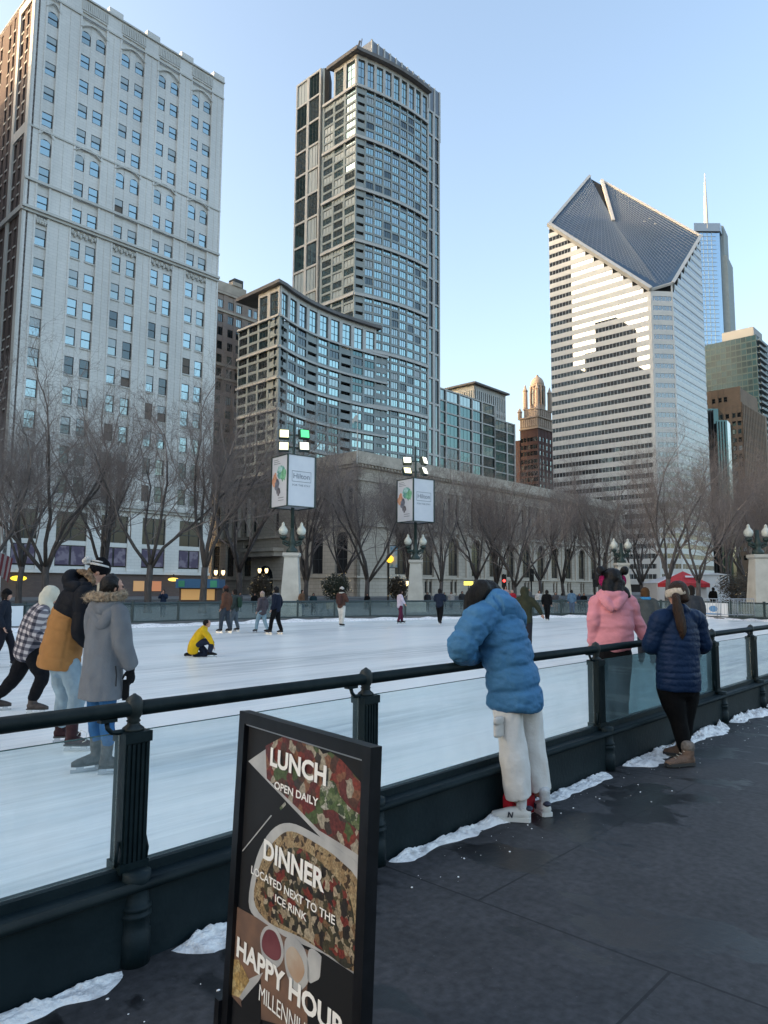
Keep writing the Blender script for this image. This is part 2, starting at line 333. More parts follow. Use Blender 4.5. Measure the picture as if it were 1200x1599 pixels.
# ---------------------------------------------------------------- railing along the promenade
M['rail_green'] = mat('dark green paint', (.005, .012, .015), .42, (.010, .019, .022), 14, lo=.3, hi=.6, bump=.12, bscale=40, spec=.16)
M['plinth_green'] = mat('scuffed green paint', (.004, .0105, .014), .55, (.009, .018, .022), 5, lo=.35, hi=.7, bump=.15, bscale=30, spec=.18)
M['finial'] = mat('worn green paint', (.02, .027, .027), .5, (.006, .011, .012), 20, spec=.3)
M['pane'] = clear_mat('rail glass', (.945, .985, .99), .055, (.76, .90, .91))
M['pane_tint'] = clear_mat('clouded rail glass', (.43, .58, .61), .22, (.30, .41, .44))
M['pane_edge'] = mat('glass edge', (.05, .12, .12), .2)
RW = 3.05
posts = [.12, 1.63, 3.12, 6.10, 9.15, 10.69, 12.2, 13.7, 15.2, 16.7]
rail = empty('railing', uwm(0, RW), 'dark green railing with handrail, ornate posts and glass panes along the dark paving', 'railing')
b = MB(); b.smooth = True
b.tube([(-12, 0, 1.045), (60, 0, 1.045)], .034, 16); b.build('handrail', M['rail_green'], rail)
b = MB()                                              # curb casing under the glass
b.slab([(-12, .0), (60, .0), (60, .30), (-12, .30)], -.10, .10); b.slab([(-12, -.3), (60, -.3), (60, .1), (-12, .1)], -.03, .09)
b.slab([(-12, .30), (60, .30), (60, .335), (-12, .335)], -.125, .125)
b.slab([(-12, .335), (60, .335), (60, .375), (-12, .375)], -.035, .035)
b.smooth = True; b.tube([(-12, -.125, .318), (60, -.125, .318)], .022, 10); b.build('kerb_casing', M['plinth_green'], rail)
def post_meshes():
    a = MB(); a.smooth = False                         # fluted square shaft
    a.box(-.058, .058, -.05, .05, .36, .935)
    for k in range(5): x = -.044+k*.022; a.box(x-.006, x+.006, -.058, .058, .40, .90)
    a.box(-.064, .064, -.06, .06, .905, .95); a.box(-.066, .066, -.062, .062, .36, .40)
    a.smooth = True; a.tube([(-.07, -.03, .39), (-.073, -.035, .44), (-.062, -.03, .49)], .008, 6); a.tube([(.07, -.03, .39), (.073, -.035, .44), (.062, -.03, .49)], .008, 6)
    shaft = a.mesh('shaft', M['rail_green'])
    a = MB(); a.smooth = True                          # turned foot standing on the paving
    a.lathe([(.068, 0), (.068, .13), (.062, .135), (.062, .19), (.069, .195), (.069, .205), (.060, .21), (.060, .22), (.067, .225), (.067, .235), (.057, .24), (.052, .31), (.06, .33), (.06, .37)], (0, -.085, 0), 18)
    foot = a.mesh('foot', M['plinth_green'])
    a = MB(); a.smooth = True
    a.lathe([(.050, .95), (.047, .962), (.030, .975), (.026, .985), (.032, .992), (.026, 1.0), (.038, 1.02), (.043, 1.045), (.040, 1.075), (.028, 1.096), (.012, 1.106), (.005, 1.112)], (0, 0, 0), 16)
    fin = a.mesh('finial', M['finial'])
    a = MB(); a.smooth = True                          # curved bracket that carries the handrail
    a.tube([(-.03, 0, .955), (-.07, -.005, .95), (-.105, -.01, .955), (-.125, -.01, .975), (-.125, 0, 1.0)], .011, 8)
    a.smooth = False; a.box(-.16, -.085, -.02, .02, 1.0, 1.015)
    return shaft, foot, fin, a.mesh('bracket', M['rail_green'])
pm = post_meshes()
p0 = None
for i, u in enumerate(posts):
    o = link('post', pm[0], rail, Matrix.Translation((u, 0, 0)))
    for n, me in zip(('foot', 'finial', 'bracket'), pm[1:]): link(n, me, o, Matrix.Identity(4))
    if i:
        b = MB(); b.box(posts[i-1]+.066, u-.066, -.006, .006, .376, .945); o = b.build('glass_pane', M['pane_tint'] if abs(u-9.15) < .01 else M['pane'], rail)
        if abs(u-9.15) < .01: o['label'] = 'clouded teal glass pane'
        b = MB(); b.box(posts[i-1]+.066, u-.066, -.0062, .0062, .9452, .948); b.build('pane_edge', M['pane_edge'], o)
b = MB(); b.box(-11, posts[0]-.066, -.006, .006, .376, .945); b.build('glass_pane', M['pane'], rail)
b = MB(); b.box(-11, posts[0]-.066, -.0062, .0062, .9452, .948); b.build('pane_edge', M['pane_edge'], rail.children[-1])

# ---------------------------------------------------------------- poster stand in front of the railing
SA = Vector((-.522, 2.55, .075)); sg_w, sg_h = .735, 1.085
sx = Vector((.643, -.766, 0)).normalized(); sn_ = Vector((-sx.y, sx.x, 0))        # sn_ points away from the reader
lean = math.radians(2.2)
sz = (Vector((0, 0, 1))*math.cos(lean)+sn_*math.sin(lean)).normalized(); sy = sz.cross(sx).normalized()
SM = Matrix((( sx.x, sy.x, sz.x, SA.x), (sx.y, sy.y, sz.y, SA.y), (sx.z, sy.z, sz.z, SA.z), (0, 0, 0, 1)))   # x along, y away, z up
SMI = SM.inverted()
def sgn(px, py): q = SMI @ on_plane(px, py, SA, sy); return (q.x, q.z)
TL, TR, BL = sgn(381, 1109), sgn(587, 1161), sgn(357, 1577)
M['stand'] = mat('black powder coat', (.004, .0045, .006), .4, (.008, .0085, .011), 20, spec=.3)
M['poster'] = mat('poster print', (.010, .011, .013), .55, (.016, .017, .02), 4, spec=.25)
M['ink_white'] = mat('white print', (.78, .78, .76), .5)
sign = empty('poster_stand', SM, 'black framed poster stand showing lunch, dinner and happy hour food photos', 'poster stand')
b = MB(); fw = .038
b.slab([(0, 0), (fw, 0), (fw, sg_h), (0, sg_h)], -.018, .022); b.slab([(sg_w-fw, 0), (sg_w, 0), (sg_w, sg_h), (sg_w-fw, sg_h)], -.018, .022)
b.slab([(fw, sg_h-fw), (sg_w-fw, sg_h-fw), (sg_w-fw, sg_h), (fw, sg_h)], -.018, .022); b.slab([(fw, 0), (sg_w-fw, 0), (sg_w-fw, fw), (fw, fw)], -.018, .022)
b.slab([(fw, fw), (sg_w-fw, fw), (sg_w-fw, fw+.012), (fw, fw+.012)], -.010, .02)
b.build('frame', M['stand'], sign)
b = MB(); b.slab([(fw, sg_h-fw-.006), (sg_w-fw, sg_h-fw-.006), (sg_w-fw, sg_h-fw), (fw, sg_h-fw)], -.012, .0); b.build('inner_trim', mat('bright trim', (.3, .31, .33), .35, metal=.6), sign)
for x_ in (-.03, sg_w): b = MB(); b.slab([(x_, -.01), (x_+.03, -.01), (x_+.03, .14), (x_, .14)], -.03, .05); b.build('side_clip', M['stand'], sign)
for s_ in (.06, sg_w-.06):
    b = MB(); b.box(s_-.035, s_+.035, -.22, .26, -.075, -.045); b.box(s_-.02, s_+.02, -.01, .03, -.046, .0); b.build('foot', M['stand'], sign)
pos = MB(); pos.box(fw, sg_w-fw, 0, .012, fw, sg_h-fw); pos = pos.build('poster', M['poster'], sign)
def food_mat(name, cols, scale, seed=0, edge=None):
    m = bpy.data.materials.new(name); m.use_nodes = True; nt = m.node_tree; L = nt.links.new; bs = nt.nodes['Principled BSDF']; bs.inputs['Roughness'].default_value = .5
    tc = nd(nt, 'ShaderNodeTexCoord'); mp = nd(nt, 'ShaderNodeMapping'); mp.inputs['Location'].default_value = (seed, 0, seed*2)
    L(tc.outputs['Object'], mp.inputs[0]); no = nd(nt, 'ShaderNodeTexNoise'); no.inputs['Scale'].default_value = scale*.8; no.inputs['Detail'].default_value = 3
    L(mp.outputs[0], no.inputs[0]); mxv = nd(nt, 'ShaderNodeMix', data_type='VECTOR'); mxv.inputs[0].default_value = .035; L(mp.outputs[0], mxv.inputs[4]); L(no.outputs['Color'], mxv.inputs[5])
    vo = nd(nt, 'ShaderNodeTexVoronoi'); vo.inputs['Scale'].default_value = scale; L(mxv.outputs[1], vo.inputs[0])
    r = nd(nt, 'ShaderNodeValToRGB'); r.color_ramp.interpolation = 'CONSTANT'; sp = nd(nt, 'ShaderNodeSeparateColor'); L(vo.outputs['Color'], sp.inputs[0]); L(sp.outputs[0], r.inputs[0])
    e = r.color_ramp.elements; e[0].color = (*cols[0], 1); e[0].position = 0; e[1].color = (*cols[1], 1); e[1].position = 1/len(cols)
    for i, c in enumerate(cols[2:]): q = e.new((i+2)/len(cols)); q.color = (*c, 1)
    n2 = nd(nt, 'ShaderNodeTexNoise'); n2.inputs['Scale'].default_value = scale*3; n2.inputs['Detail'].default_value = 5; L(mp.outputs[0], n2.inputs[0])
    mr = nd(nt, 'ShaderNodeMapRange'); mr.inputs[1].default_value = .3; mr.inputs[2].default_value = .7; mr.inputs[3].default_value = .45; mr.inputs[4].default_value = 1.35; L(n2.outputs[0], mr.inputs[0])
    mx = nd(nt, 'ShaderNodeMix', data_type='RGBA', blend_type='MULTIPLY'); mx.inputs[0].default_value = 1; L(r.outputs[0], mx.inputs[6]); L(mr.outputs[0], mx.inputs[7]); L(mx.outputs[2], bs.inputs['Base Color'])
    return m
def clip(poly, x0, x1, z0, z1):
    for ax, lim, sg in ((0, x0, 1), (0, x1, -1), (1, z0, 1), (1, z1, -1)):
        out = []
        for i, p in enumerate(poly):
            q = poly[(i+1) % len(poly)]; a = (p[ax]-lim)*sg; c = (q[ax]-lim)*sg
            if a >= 0: out.append(p)
            if (a > 0 > c) or (a < 0 < c): t = a/(a-c); out.append((p[0]+(q[0]-p[0])*t, p[1]+(q[1]-p[1])*t))
        poly = out
        if not poly: break
    return poly
C3 = lambda x, y: (340+x/3.08, 1080+y/3.08)
def picture(name, pts, m, lay, conv=C3, parent=None, smooth_n=0):
    P = [sgn(*conv(*p)) for p in pts]
    if smooth_n:                                       # round outline through the points
        n = len(P); Q = []
        for i in range(n):
            p0, p1, p2, p3 = P[i-1], P[i], P[(i+1) % n], P[(i+2) % n]
            for k in range(smooth_n):
                t = k/smooth_n; Q.append(tuple(.5*((2*p1[a])+(-p0[a]+p2[a])*t+(2*p0[a]-5*p1[a]+4*p2[a]-p3[a])*t*t+(-p0[a]+3*p1[a]-3*p2[a]+p3[a])*t**3) for a in (0, 1)))
        P = Q
    P = clip(P, fw+.001, sg_w-fw-.001, fw+.013, sg_h-fw-.007)
    if len(P) < 3: return
    y = -.0006*lay; b = MB(); b.slab(P, y, y+.0005); return b.build(name, m, parent or pos)
plate = mat('white plate print', (.44, .45, .45), .5, (.30, .31, .32), 9)
salad = food_mat('salad print', [(.13, .018, .016), (.17, .03, .02), (.07, .03, .02), (.19, .085, .045), (.10, .02, .018), (.06, .09, .03), (.30, .27, .21), (.10, .02, .018), (.04, .03, .025)], 30, 1)
pizza = food_mat('pizza print', [(.03, .03, .022), (.05, .045, .025), (.26, .21, .14), (.15, .024, .018), (.07, .06, .03), (.34, .29, .21), (.018, .015, .015), (.16, .095, .05), (.02, .016, .014)], 50, 2)
crust = food_mat('crust print', [(.30, .22, .12), (.24, .165, .085), (.33, .26, .15), (.05, .03, .018), (.28, .2, .11)], 60, 3)
skin_p = mat('warm print', (.19, .11, .075), .5, (.11, .07, .055), 9)
picture('plate_photo', [(148, 335), (340, 203), (480, 245), (700, 420), (700, 880), (495, 700)], plate, 1)
picture('food_photo', [(232, 262), (335, 207), (480, 245), (560, 296), (700, 420), (700, 800), (600, 735), (490, 668), (395, 570), (238, 418)], salad, 2)
leafm = food_mat('greens print', [(.06, .10, .03), (.12, .15, .07), (.33, .33, .28), (.035, .06, .025)], 55, 5)
picture('greens_photo', [(500, 450), (560, 430), (590, 500), (640, 560), (690, 600), (690, 670), (620, 620), (560, 570), (500, 560)], leafm, 3, smooth_n=3)
dk = mat('dark print', (.011, .012, .014), .55, spec=.25)
picture('dark_corner', [(500, 215), (720, 290), (720, 470), (600, 330), (545, 290), (510, 300), (480, 260)], dk, 3)
picture('pale_line', [(120, 765), (122, 770), (262, 598), (258, 594)], plate, 2); picture('pale_line', [(305, 572), (330, 545), (326, 530), (300, 560)], leafm, 2)
picture('pizza_plate_photo', [(152, 1010), (190, 800), (260, 670), (350, 632), (480, 690), (600, 770), (690, 880), (690, 1350), (620, 1340), (500, 1255), (330, 1180), (200, 1100)], plate, 4, smooth_n=4)
picture('pizza_crust_photo', [(178, 1000), (215, 815), (290, 705), (360, 672), (470, 725), (590, 810), (690, 950), (690, 1330), (560, 1280), (400, 1180), (250, 1110)], crust, 5, smooth_n=4)
picture('pizza_photo', [(225, 985), (250, 850), (330, 760), (420, 760), (540, 860), (640, 990), (668, 1200), (640, 1330), (540, 1265), (420, 1180), (300, 1110), (240, 1060)], pizza, 6, smooth_n=4)
picture('table_photo', [(100, 1035), (190, 1085), (330, 1180), (450, 1250), (560, 1300), (440, 1400), (440, 1640), (160, 1560), (60, 1450), (60, 1040)], skin_p, 7)
cupm = mat('cup print', (.10, .02, .03), .5, (.16, .05, .06), 12); foam = mat('drink print', (.36, .24, .16), .5, (.42, .36, .3), 10)
picture('cup_photo', [(212, 1180), (240, 1128), (290, 1140), (322, 1220), (320, 1290), (280, 1330), (225, 1280)], plate, 8, smooth_n=4)
picture('cup_photo', [(220, 1195), (244, 1145), (284, 1158), (310, 1225), (308, 1280), (275, 1290), (228, 1250)], cupm, 9, smooth_n=4)
picture('cup_photo', [(330, 1200), (370, 1180), (420, 1230), (445, 1320), (440, 1400), (385, 1440), (335, 1340)], plate, 8, smooth_n=4)
picture('cup_photo', [(338, 1250), (370, 1225), (410, 1280), (425, 1350), (390, 1400), (345, 1330)], foam, 9, smooth_n=4)
picture('cup_photo', [(446, 1240), (500, 1265), (515, 1320), (480, 1400), (440, 1380)], plate, 8, smooth_n=4)
picture('food_photo', [(60, 1280), (110, 1290), (160, 1390), (110, 1470), (60, 1450)], food_mat('fries print', [(.4, .27, .1), (.3, .2, .08), (.45, .35, .18)], 40, 4), 9)
picture('plate_photo', [(80, 1440), (160, 1380), (225, 1350), (160, 1470), (130, 1490)], plate, 8)
picture('dark_corner', [(510, 1255), (655, 1350), (720, 1420), (720, 1700), (440, 1640), (440, 1410), (500, 1380)], dk, 10)
picture('dark_corner', [(120, 1490), (215, 1380), (215, 1600), (130, 1560)], dk, 10)
def lettering(txt, bl, br_, tl, bold=.0, lay=14, conv=C3, spacing=1, m=None, parent=None, name='lettering'):
    cu = bpy.data.curves.new(name, 'FONT'); cu.body = txt; cu.offset = bold; cu.space_character = spacing; cu.resolution_u = 3
    o = bpy.data.objects.new('t', cu); COL.objects.link(o); dg = bpy.context.evaluated_depsgraph_get()
    me = bpy.data.meshes.new_from_object(o.evaluated_get(dg)); bpy.data.objects.remove(o)
    a, c, t = sgn(*conv(*bl)), sgn(*conv(*br_)), sgn(*conv(*tl))
    n = len(me.vertices); co = np.zeros(n*3); me.vertices.foreach_get('co', co); co = co.reshape(-1, 3)
    mn, mx = co.min(0), co.max(0); out = np.zeros_like(co)
    out[:, 0] = a[0]+(co[:, 0]-mn[0])/(mx[0]-mn[0])*(c[0]-a[0]); out[:, 2] = a[1]+(co[:, 1]-mn[1])/(mx[1]-mn[1])*(t[1]-a[1]); out[:, 1] = -.0006*lay
    me.vertices.foreach_set('co', out.ravel()); me.update(); me.materials.clear(); me.materials.append(m or M['ink_white'])
    return link(name, me, parent or pos)
lettering('LUNCH', (262, 355), (532, 447), (265, 265), .034)
lettering('OPEN DAILY', (283, 465), (495, 532), (285, 428), .02)
lettering('DINNER', (230, 800), (524, 947), (233, 705), .034)
lettering('LOCATED NEXT TO THE', (172, 872), (577, 1075), (172, 833), .016)
lettering('ICE RINK', (287, 1008), (440, 1085), (288, 970), .016)
C5 = lambda x, y: (340+x/4.286, 1420+y/4.286)
lettering('HAPPY HOUR', (140, 310), (875, 772), (145, 172), .034, conv=C5)
lettering('MILLENNIUM', (291, 603), (657, 800), (298, 498), .0, conv=C5, spacing=.95)
print('sign corners', TL, TR, BL)
# ---------------------------------------------------------------- building helpers
class Bld:
    """a building: an Empty with wall, trim and window parts; the largest 100 windows in view are parts of their own"""
    def __init__(s, name, m, label, cat='building', group=None):
        s.root = empty(name, m, label, cat, group); s.m = m; s.wins = []; s.rng = random.Random(len(name)*7+len(label))
    def facade(s, mb, T, x0, x1, z0, z1, cols, rows, d=.45, inner=.14, thin=.95, kinds=None, pick=None, setback=.28, span_m=None, arch_rows=()):
        T = Matrix.Identity(4) if T is None else T
        mb.T = T; cols = sorted(cols); e = [x0]+[c for p in cols for c in p]+[x1]
        for i in range(0, len(e), 2):                 # piers
            a, b = e[i], e[i+1]
            if b-a > 1e-3: mb.box(a, b, (inner if (b-a < thin and 0 < i < len(e)-2) else 0), d, z0, z1)
        rr = sorted(rows)
        if span_m is not None: keep = mb.m; mb.m = span_m
        for a, b in cols:
            zz = [z0]+[v for p in rr for v in p]+[z1]
            for i in range(0, len(zz), 2):
                if zz[i+1]-zz[i] > 1e-3: mb.box(a, b, inner+.05, d, zz[i], zz[i+1])
            for k, (za, zb) in enumerate(rr):
                if k in arch_rows:                     # corners that round the head of the opening
                    w, r = b-a, min((b-a)/2, .9); n = 6
                    for sg in (0, 1):
                        P = [(a if not sg else b, zb)]+[((a+b)/2-math.cos(t*math.pi/2/n)*(w/2)*(1 if not sg else -1), zb-r*(1-math.sin(t*math.pi/2/n))) for t in range(n+1)]
                        if sg: P = P[::-1]
                        mb.slab(P, inner+.06, d-.02)
                kd = kinds(k, a, b) if kinds else 'sash'
                s.win(T @ Matrix.Translation((a, setback, za)), kd, b-a, zb-za, pick(s.rng, k, a, za) if pick else 'glass_mid')
        if span_m is not None: mb.m = keep
        mb.T = None
    def win(s, T, kind, w, h, g): s.wins.append((T, kind, round(w, 2), round(h, 2), g))
    def finish(s, cap=100, name='window'):
        sc = []
        for t in s.wins:
            M_ = s.m @ t[0]; c = M_ @ Vector((t[2]/2, 0, t[3]/2)); x, y = proj(c); n = (M_.to_3x3() @ Vector((0, -1, 0))).normalized(); v = Vector((0, 0, EYE))-c
            f = n.dot(v.normalized()); inside = -20 < x < 1220 and -20 < y < 1000 and f > 0
            sc.append((t[2]*t[3]*f/v.length_squared if inside else -1, len(sc)))
        sc.sort(reverse=True); top = [i for a, i in sc if a > 0][:cap]; rest = [i for a, i in sc if i not in set(top)]
        for i in top:
            T, k, w, h, g = s.wins[i]; link(name, win_mesh(k, w, h, g), s.root, T)
        if rest:
            b = MB(); mats = []
            for i in rest:
                T, k, w, h, g = s.wins[i]; q, ms = win_geo(k, w, h, g); b.T = T
                for m_ in ms:
                    if m_ not in mats: mats.append(m_)
                base = len(b.mi); b.add(q.v, q.f); b.mi[base:] = [mats.index(ms[j]) for j in q.mi]
            b.T = None; tag(b.build(name, [M[x] for x in mats], s.root), kind='stuff')
_wg = {}; _wm = {}
def win_geo(kind, w, h, g):
    key = (kind, w, h, g)
    if key in _wg: return _wg[key]
    b = MB(); ms = ['frame_dark', g, 'blind']; f = min(.09, w*.07)
    if kind in ('sash', 'blind'):
        b.m = 1; b.quad((0, .03, 0), (w, .03, 0), (w, .03, h*.5), (0, .03, h*.5)); b.quad((0, -.01, h*.5), (w, -.01, h*.5), (w, -.01, h), (0, -.01, h))
        b.m = 0; b.box(0, f, -.05, .06, 0, h); b.box(w-f, w, -.05, .06, 0, h); b.box(f, w-f, -.05, .06, 0, f); b.box(f, w-f, -.05, .06, h-f, h); b.box(f, w-f, -.04, .05, h*.5-f*.5, h*.5+f*.5)
        if kind == 'blind': b.m = 2; b.box(f, w-f, -.03, -.02, h*.55, h-f)
    elif kind == 'panes':                              # wide light in three panes
        b.m = 1; b.quad((0, .02, 0), (w, .02, 0), (w, .02, h), (0, .02, h))
        b.m = 0
        for t in (0, .34, .66, 1): b.box(max(0, w*t-f/2), min(w, w*t+f/2), -.03, .05, 0, h)
        b.box(0, w, -.025, .04, h-f, h); b.box(0, w, -.025, .04, 0, f)
    elif kind == 'plain':
        b.m = 1; b.quad((0, .02, 0), (w, .02, 0), (w, .02, h), (0, .02, h)); b.m = 0; b.box(0, w, -.02, .04, h-f, h); b.box(w-f, w, -.02, .04, 0, h-f)
    elif kind == 'tall':                               # big light with bars
        b.m = 1; b.quad((0, .02, 0), (w, .02, 0), (w, .02, h), (0, .02, h)); b.m = 0
        for t in (0, .5, 1): b.box(max(0, w*t-.05), min(w, w*t+.05), -.05, .06, 0, h)
        for t in (0, .35, .7, 1): b.box(0, w, -.04, .05, max(0, h*t-.06), min(h, h*t+.06))
    _wg[key] = (b, ms); return _wg[key]
def win_mesh(kind, w, h, g):
    key = (kind, w, h, g)
    if key not in _wm: b, ms = win_geo(kind, w, h, g); _wm[key] = b.mesh('window', [M[x] for x in ms])
    return _wm[key]
SOUTH = Matrix(((0, 1, 0, 0), (-1, 0, 0, 0), (0, 0, 1, 0), (0, 0, 0, 1)))   # local x of a south face runs towards the street (-y), y into the building (+x)
def south(depth): return Matrix.Translation((0, depth, 0)) @ SOUTH          # face frame: x=0 at the back corner, x=depth at the street corner
def pick_w(p): 
    names, ws = zip(*p)
    return lambda r, k, a, z: r.choices(names, ws)[0]

# ---------------------------------------------------------------- white office tower, brick flank
B = Bld('office_tower', uwm(31.3, 92), 'tall white terracotta office tower with paired sash windows and a brick side wall')
rows = [(13.2, 15.5), (17.1, 19.4), (21, 23.3), (24.95, 27.3), (28.95, 31.35), (32.9, 35.3), (36.9, 39.2), (40.9, 43.15), (44.85, 47.1), (49.65, 51.65), (53.45, 55.5), (57.2, 59.4), (61.2, 63.1), (64.8, 66.7), (68.4, 70.2), (72, 73.9), (75.55, 77.45)]
cols = [(1.48, 2.93), (6.0, 7.35), (8.1, 9.47), (11.74, 13.07), (13.92, 15.25), (17.53, 18.8), (19.64, 20.95), (23.2, 24.6), (25.36, 26.7)]
W_, D_ = 28.9, 34
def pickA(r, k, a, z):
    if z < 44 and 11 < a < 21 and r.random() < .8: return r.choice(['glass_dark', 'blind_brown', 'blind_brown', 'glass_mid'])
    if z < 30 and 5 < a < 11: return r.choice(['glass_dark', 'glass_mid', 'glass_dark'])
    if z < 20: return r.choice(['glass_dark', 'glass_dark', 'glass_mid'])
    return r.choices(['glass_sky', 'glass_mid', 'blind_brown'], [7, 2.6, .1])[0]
b = MB(); b.box(.6, W_, .55, D_, 0, 80); b.build('core', M['room'], B.root)
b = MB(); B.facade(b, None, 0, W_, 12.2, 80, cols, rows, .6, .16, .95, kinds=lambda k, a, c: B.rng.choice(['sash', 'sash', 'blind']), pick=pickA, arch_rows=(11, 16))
b.box(0, W_, .0, .6, 80, 82.1); b.box(0, W_, .6, D_, 80, 80.6)
px_ = [0, 2.93, 9.47, 15.25, 20.95, 26.7]; pe_ = [1.48, 6.0, 11.74, 17.53, 23.2, 28.9]
for a, c in zip(px_, pe_):                             # pier ribs
    for t in (a+.0, c-.24): b.box(t, t+.24, -.09, 0, 12.8, 79.2)
    if c-a > 2: b.box((a+c)/2-.06, (a+c)/2+.06, -.05, 0, 12.8, 79.2)
    b.box(a+.1, c-.1, -.22, .62, 82.1, 82.9)
for i in range(5): pass
b.build('wall', M['terracotta'], B.root)
b = MB()                                              # courses and cornices
for z, h, p in ((49.1, .35, .55), (48.75, .35, .3), (52.95, .35, .28), (60.2, .22, .14), (12.0, .5, .6), (11.6, .4, .3), (81.9, .22, .25), (79.2, .25, .16)): b.box(-p*.6, W_+.02, -p, 0, z, z+h)
for z0, z1 in rows[:9]:
    for a, c in cols: b.box(a-.12, c+.12, -.06+.14, .2, z0-.22, z0-.02)
R0 = random.Random(5)
for a, c in zip(pe_[:-1], px_[1:]):                    # pendants under the belt course, hoods over the top lights
    n = 9
    for k in range(n):
        x = a+(c-a)*(k+.5)/n; b.ball((x, .0, 48.3-.35*abs(math.sin(k*1.6))), .2, .2, .34, 6, 4)
    for zc in (77.6, 59.6):
        b.smooth = True; pts = [(a-.2+(c-a+.4)*t/12, -.02, zc+.95*math.sin(math.pi*t/12)) for t in range(13)]; b.tube(pts, .12, 6); b.smooth = False
    for t in range(14): x = a+(c-a)*t/13; b.box(x-.09, x+.09, -.1, 0, 80.2, 81.6)
for i in range(3): b.box(8.9+i*1.2-2.9, 9.5+i*1.2-2.9, -.06, 0, 80.3, 81.7)
b.build('cornice', M['softwhite'], B.root)
# two-storey shop lights
b = MB(); big = [(.9, 3.9), (6.2, 10.2), (12.1, 15.9), (18.0, 21.6), (23.8, 27.3)]
B.facade(b, None, 0, W_, 3.2, 11.6, big, [(3.9, 10.9)], .6, .2, .5, kinds=lambda k, a, c: 'tall', pick=lambda r, k, a, z: 'glass_shop')
b.box(-.25, W_+.02, -.35, 0, 3.0, 3.4)
for a, c in big: b.box(a, c, .1, .2, 6.6, 7.2)
b.build('shop_storey', M['terracotta'], B.root)
M['violet'] = mat('violet display panel', (.10, .075, .125), .6, (.24, .20, .25), .9, lo=.42, hi=.52, detail=2)
for a, c in big:
    for k in (0, 1): q = MB(); q.box(a+.15+k*(c-a)/2, a+(c-a)/2*(k+1)-.12, .20, .22, 4.1, 6.5); q.build('display_panel', M['violet'], B.root)
b = MB(); b.box(0, W_, .05, .6, 0, 3.0); b.build('ground_storey', M['brownbrick'], B.root)
b = MB()                                              # flank facing down the side street
fl = south(D_); cs = []
x = D_-2.2
while x > 2: cs += [(x-.75, x), (x-2.45, x-1.7)]; x -= 4.9
cs = sorted(cs)
B.facade(b, fl, 0, D_, 0, 79.5, cs, rows, .5, .05, .2, kinds=lambda k, a, c: 'sash', pick=pick_w([('glass_dark', 3), ('glass_mid', 1), ('glass_sky', .6)]))
b.T = fl; b.box(0, D_-.9, .0, .5, 79.5, 80.5); b.T = None
b.build('flank_wall', M['brownbrick'], B.root)
b = MB(); b.T = fl
b.box(D_-.9, D_+.08, -.22, 0, 0, 82); b.box(D_-5.65, D_-4.85, -.22, 0, 0, 79.5); b.box(D_-4.85, D_-.9, -.2, 0, 59.6, 61); b.box(D_-30, D_+.3, -.4, 0, 48.8, 49.5); b.box(D_-4.85, D_-.9, -.2, 0, 78.3, 79.5)
for z0, z1 in rows:
    for a, c in cs: b.box(a-.1, c+.1, -.05, 0, z0-.25, z0-.05); b.box(a-.05, c+.05, -.04, 0, z1, z1+.2)
b.T = None; b.build('quoins', M['softwhite'], B.root)
B.finish()

# ---------------------------------------------------------------- grey brown hotel block behind it
q = lambda x, y: (330+x/5.33, 420+y/5.33)
HW = 150; P0 = at_w(*q(-140, 200), HW); P1 = at_w(*q(432, 330), HW)
B = Bld('hotel_block', uwm(P0.x, HW), 'grey brown brick block with twin windows between the white tower and the glass wing')
hx = lambda x, y: at_w(*q(x, y), HW).x-P0.x; hz = lambda x, y: at_w(*q(x, y), HW).z
ht = hz(250, 235); HWid = P1.x-P0.x
pc = [(50, 95), (135, 182), (205, 252), (305, 336), (350, 386)]; cols = [(hx(a, 550), hx(c, 560)) for a, c in pc]
o_ = cols[0][0]-(cols[2][0]-cols[0][0]); cols = [(o_-2, o_), (o_+2.2, o_+4.2)]+cols if o_ > 2 else cols
zt = [hz(158, y) for y in (275, 395, 505, 620, 730, 845, 960, 1070)]; pit = (zt[1]-zt[-1])/6
rows = [(z-2.1, z) for z in zt]+[(zt[-1]-pit*k-2.1, zt[-1]-pit*k) for k in range(1, 9)]
b = MB(); b.box(.5, HWid, .5, 30, 0, ht-.5); b.build('core', M['room'], B.root)
b = MB(); B.facade(b, None, 0, HWid, 0, ht-1, cols, rows, .5, .1, .3, kinds=lambda k, a, c: 'panes', pick=pick_w([('glass_dark', 4), ('glass_mid', 2), ('glass_sky', 1.2), ('blind', .8)]))
b.box(0, HWid, 0, 30, ht-1, ht); b.box(HWid-.5, HWid, .5, 30, 0, ht-1); b.build('wall', M['hotel'], B.root)
b = MB()
for z in (zt[0]-3.0, zt[5]+.9, zt[6]+1.0, ht-.6): b.box(-.1, HWid+.1, -.3, 0, z-.3, z+.25)
for k in (0,): b.box(1, HWid-4.5, 1.5, 8, ht, ht+3.2); b.box(HWid-9, HWid-6.2, 1.2, 5, ht+3.2, ht+4.2)
b.build('cornice', M['limestone_plain'], B.root)
b = MB(); x = hx(285, 150); b.box(x-1.4, x+1.4, 3, 5.6, ht+3, hz(285, 60)); b.build('chimney', M['frame_dark'], B.root)
B.finish()

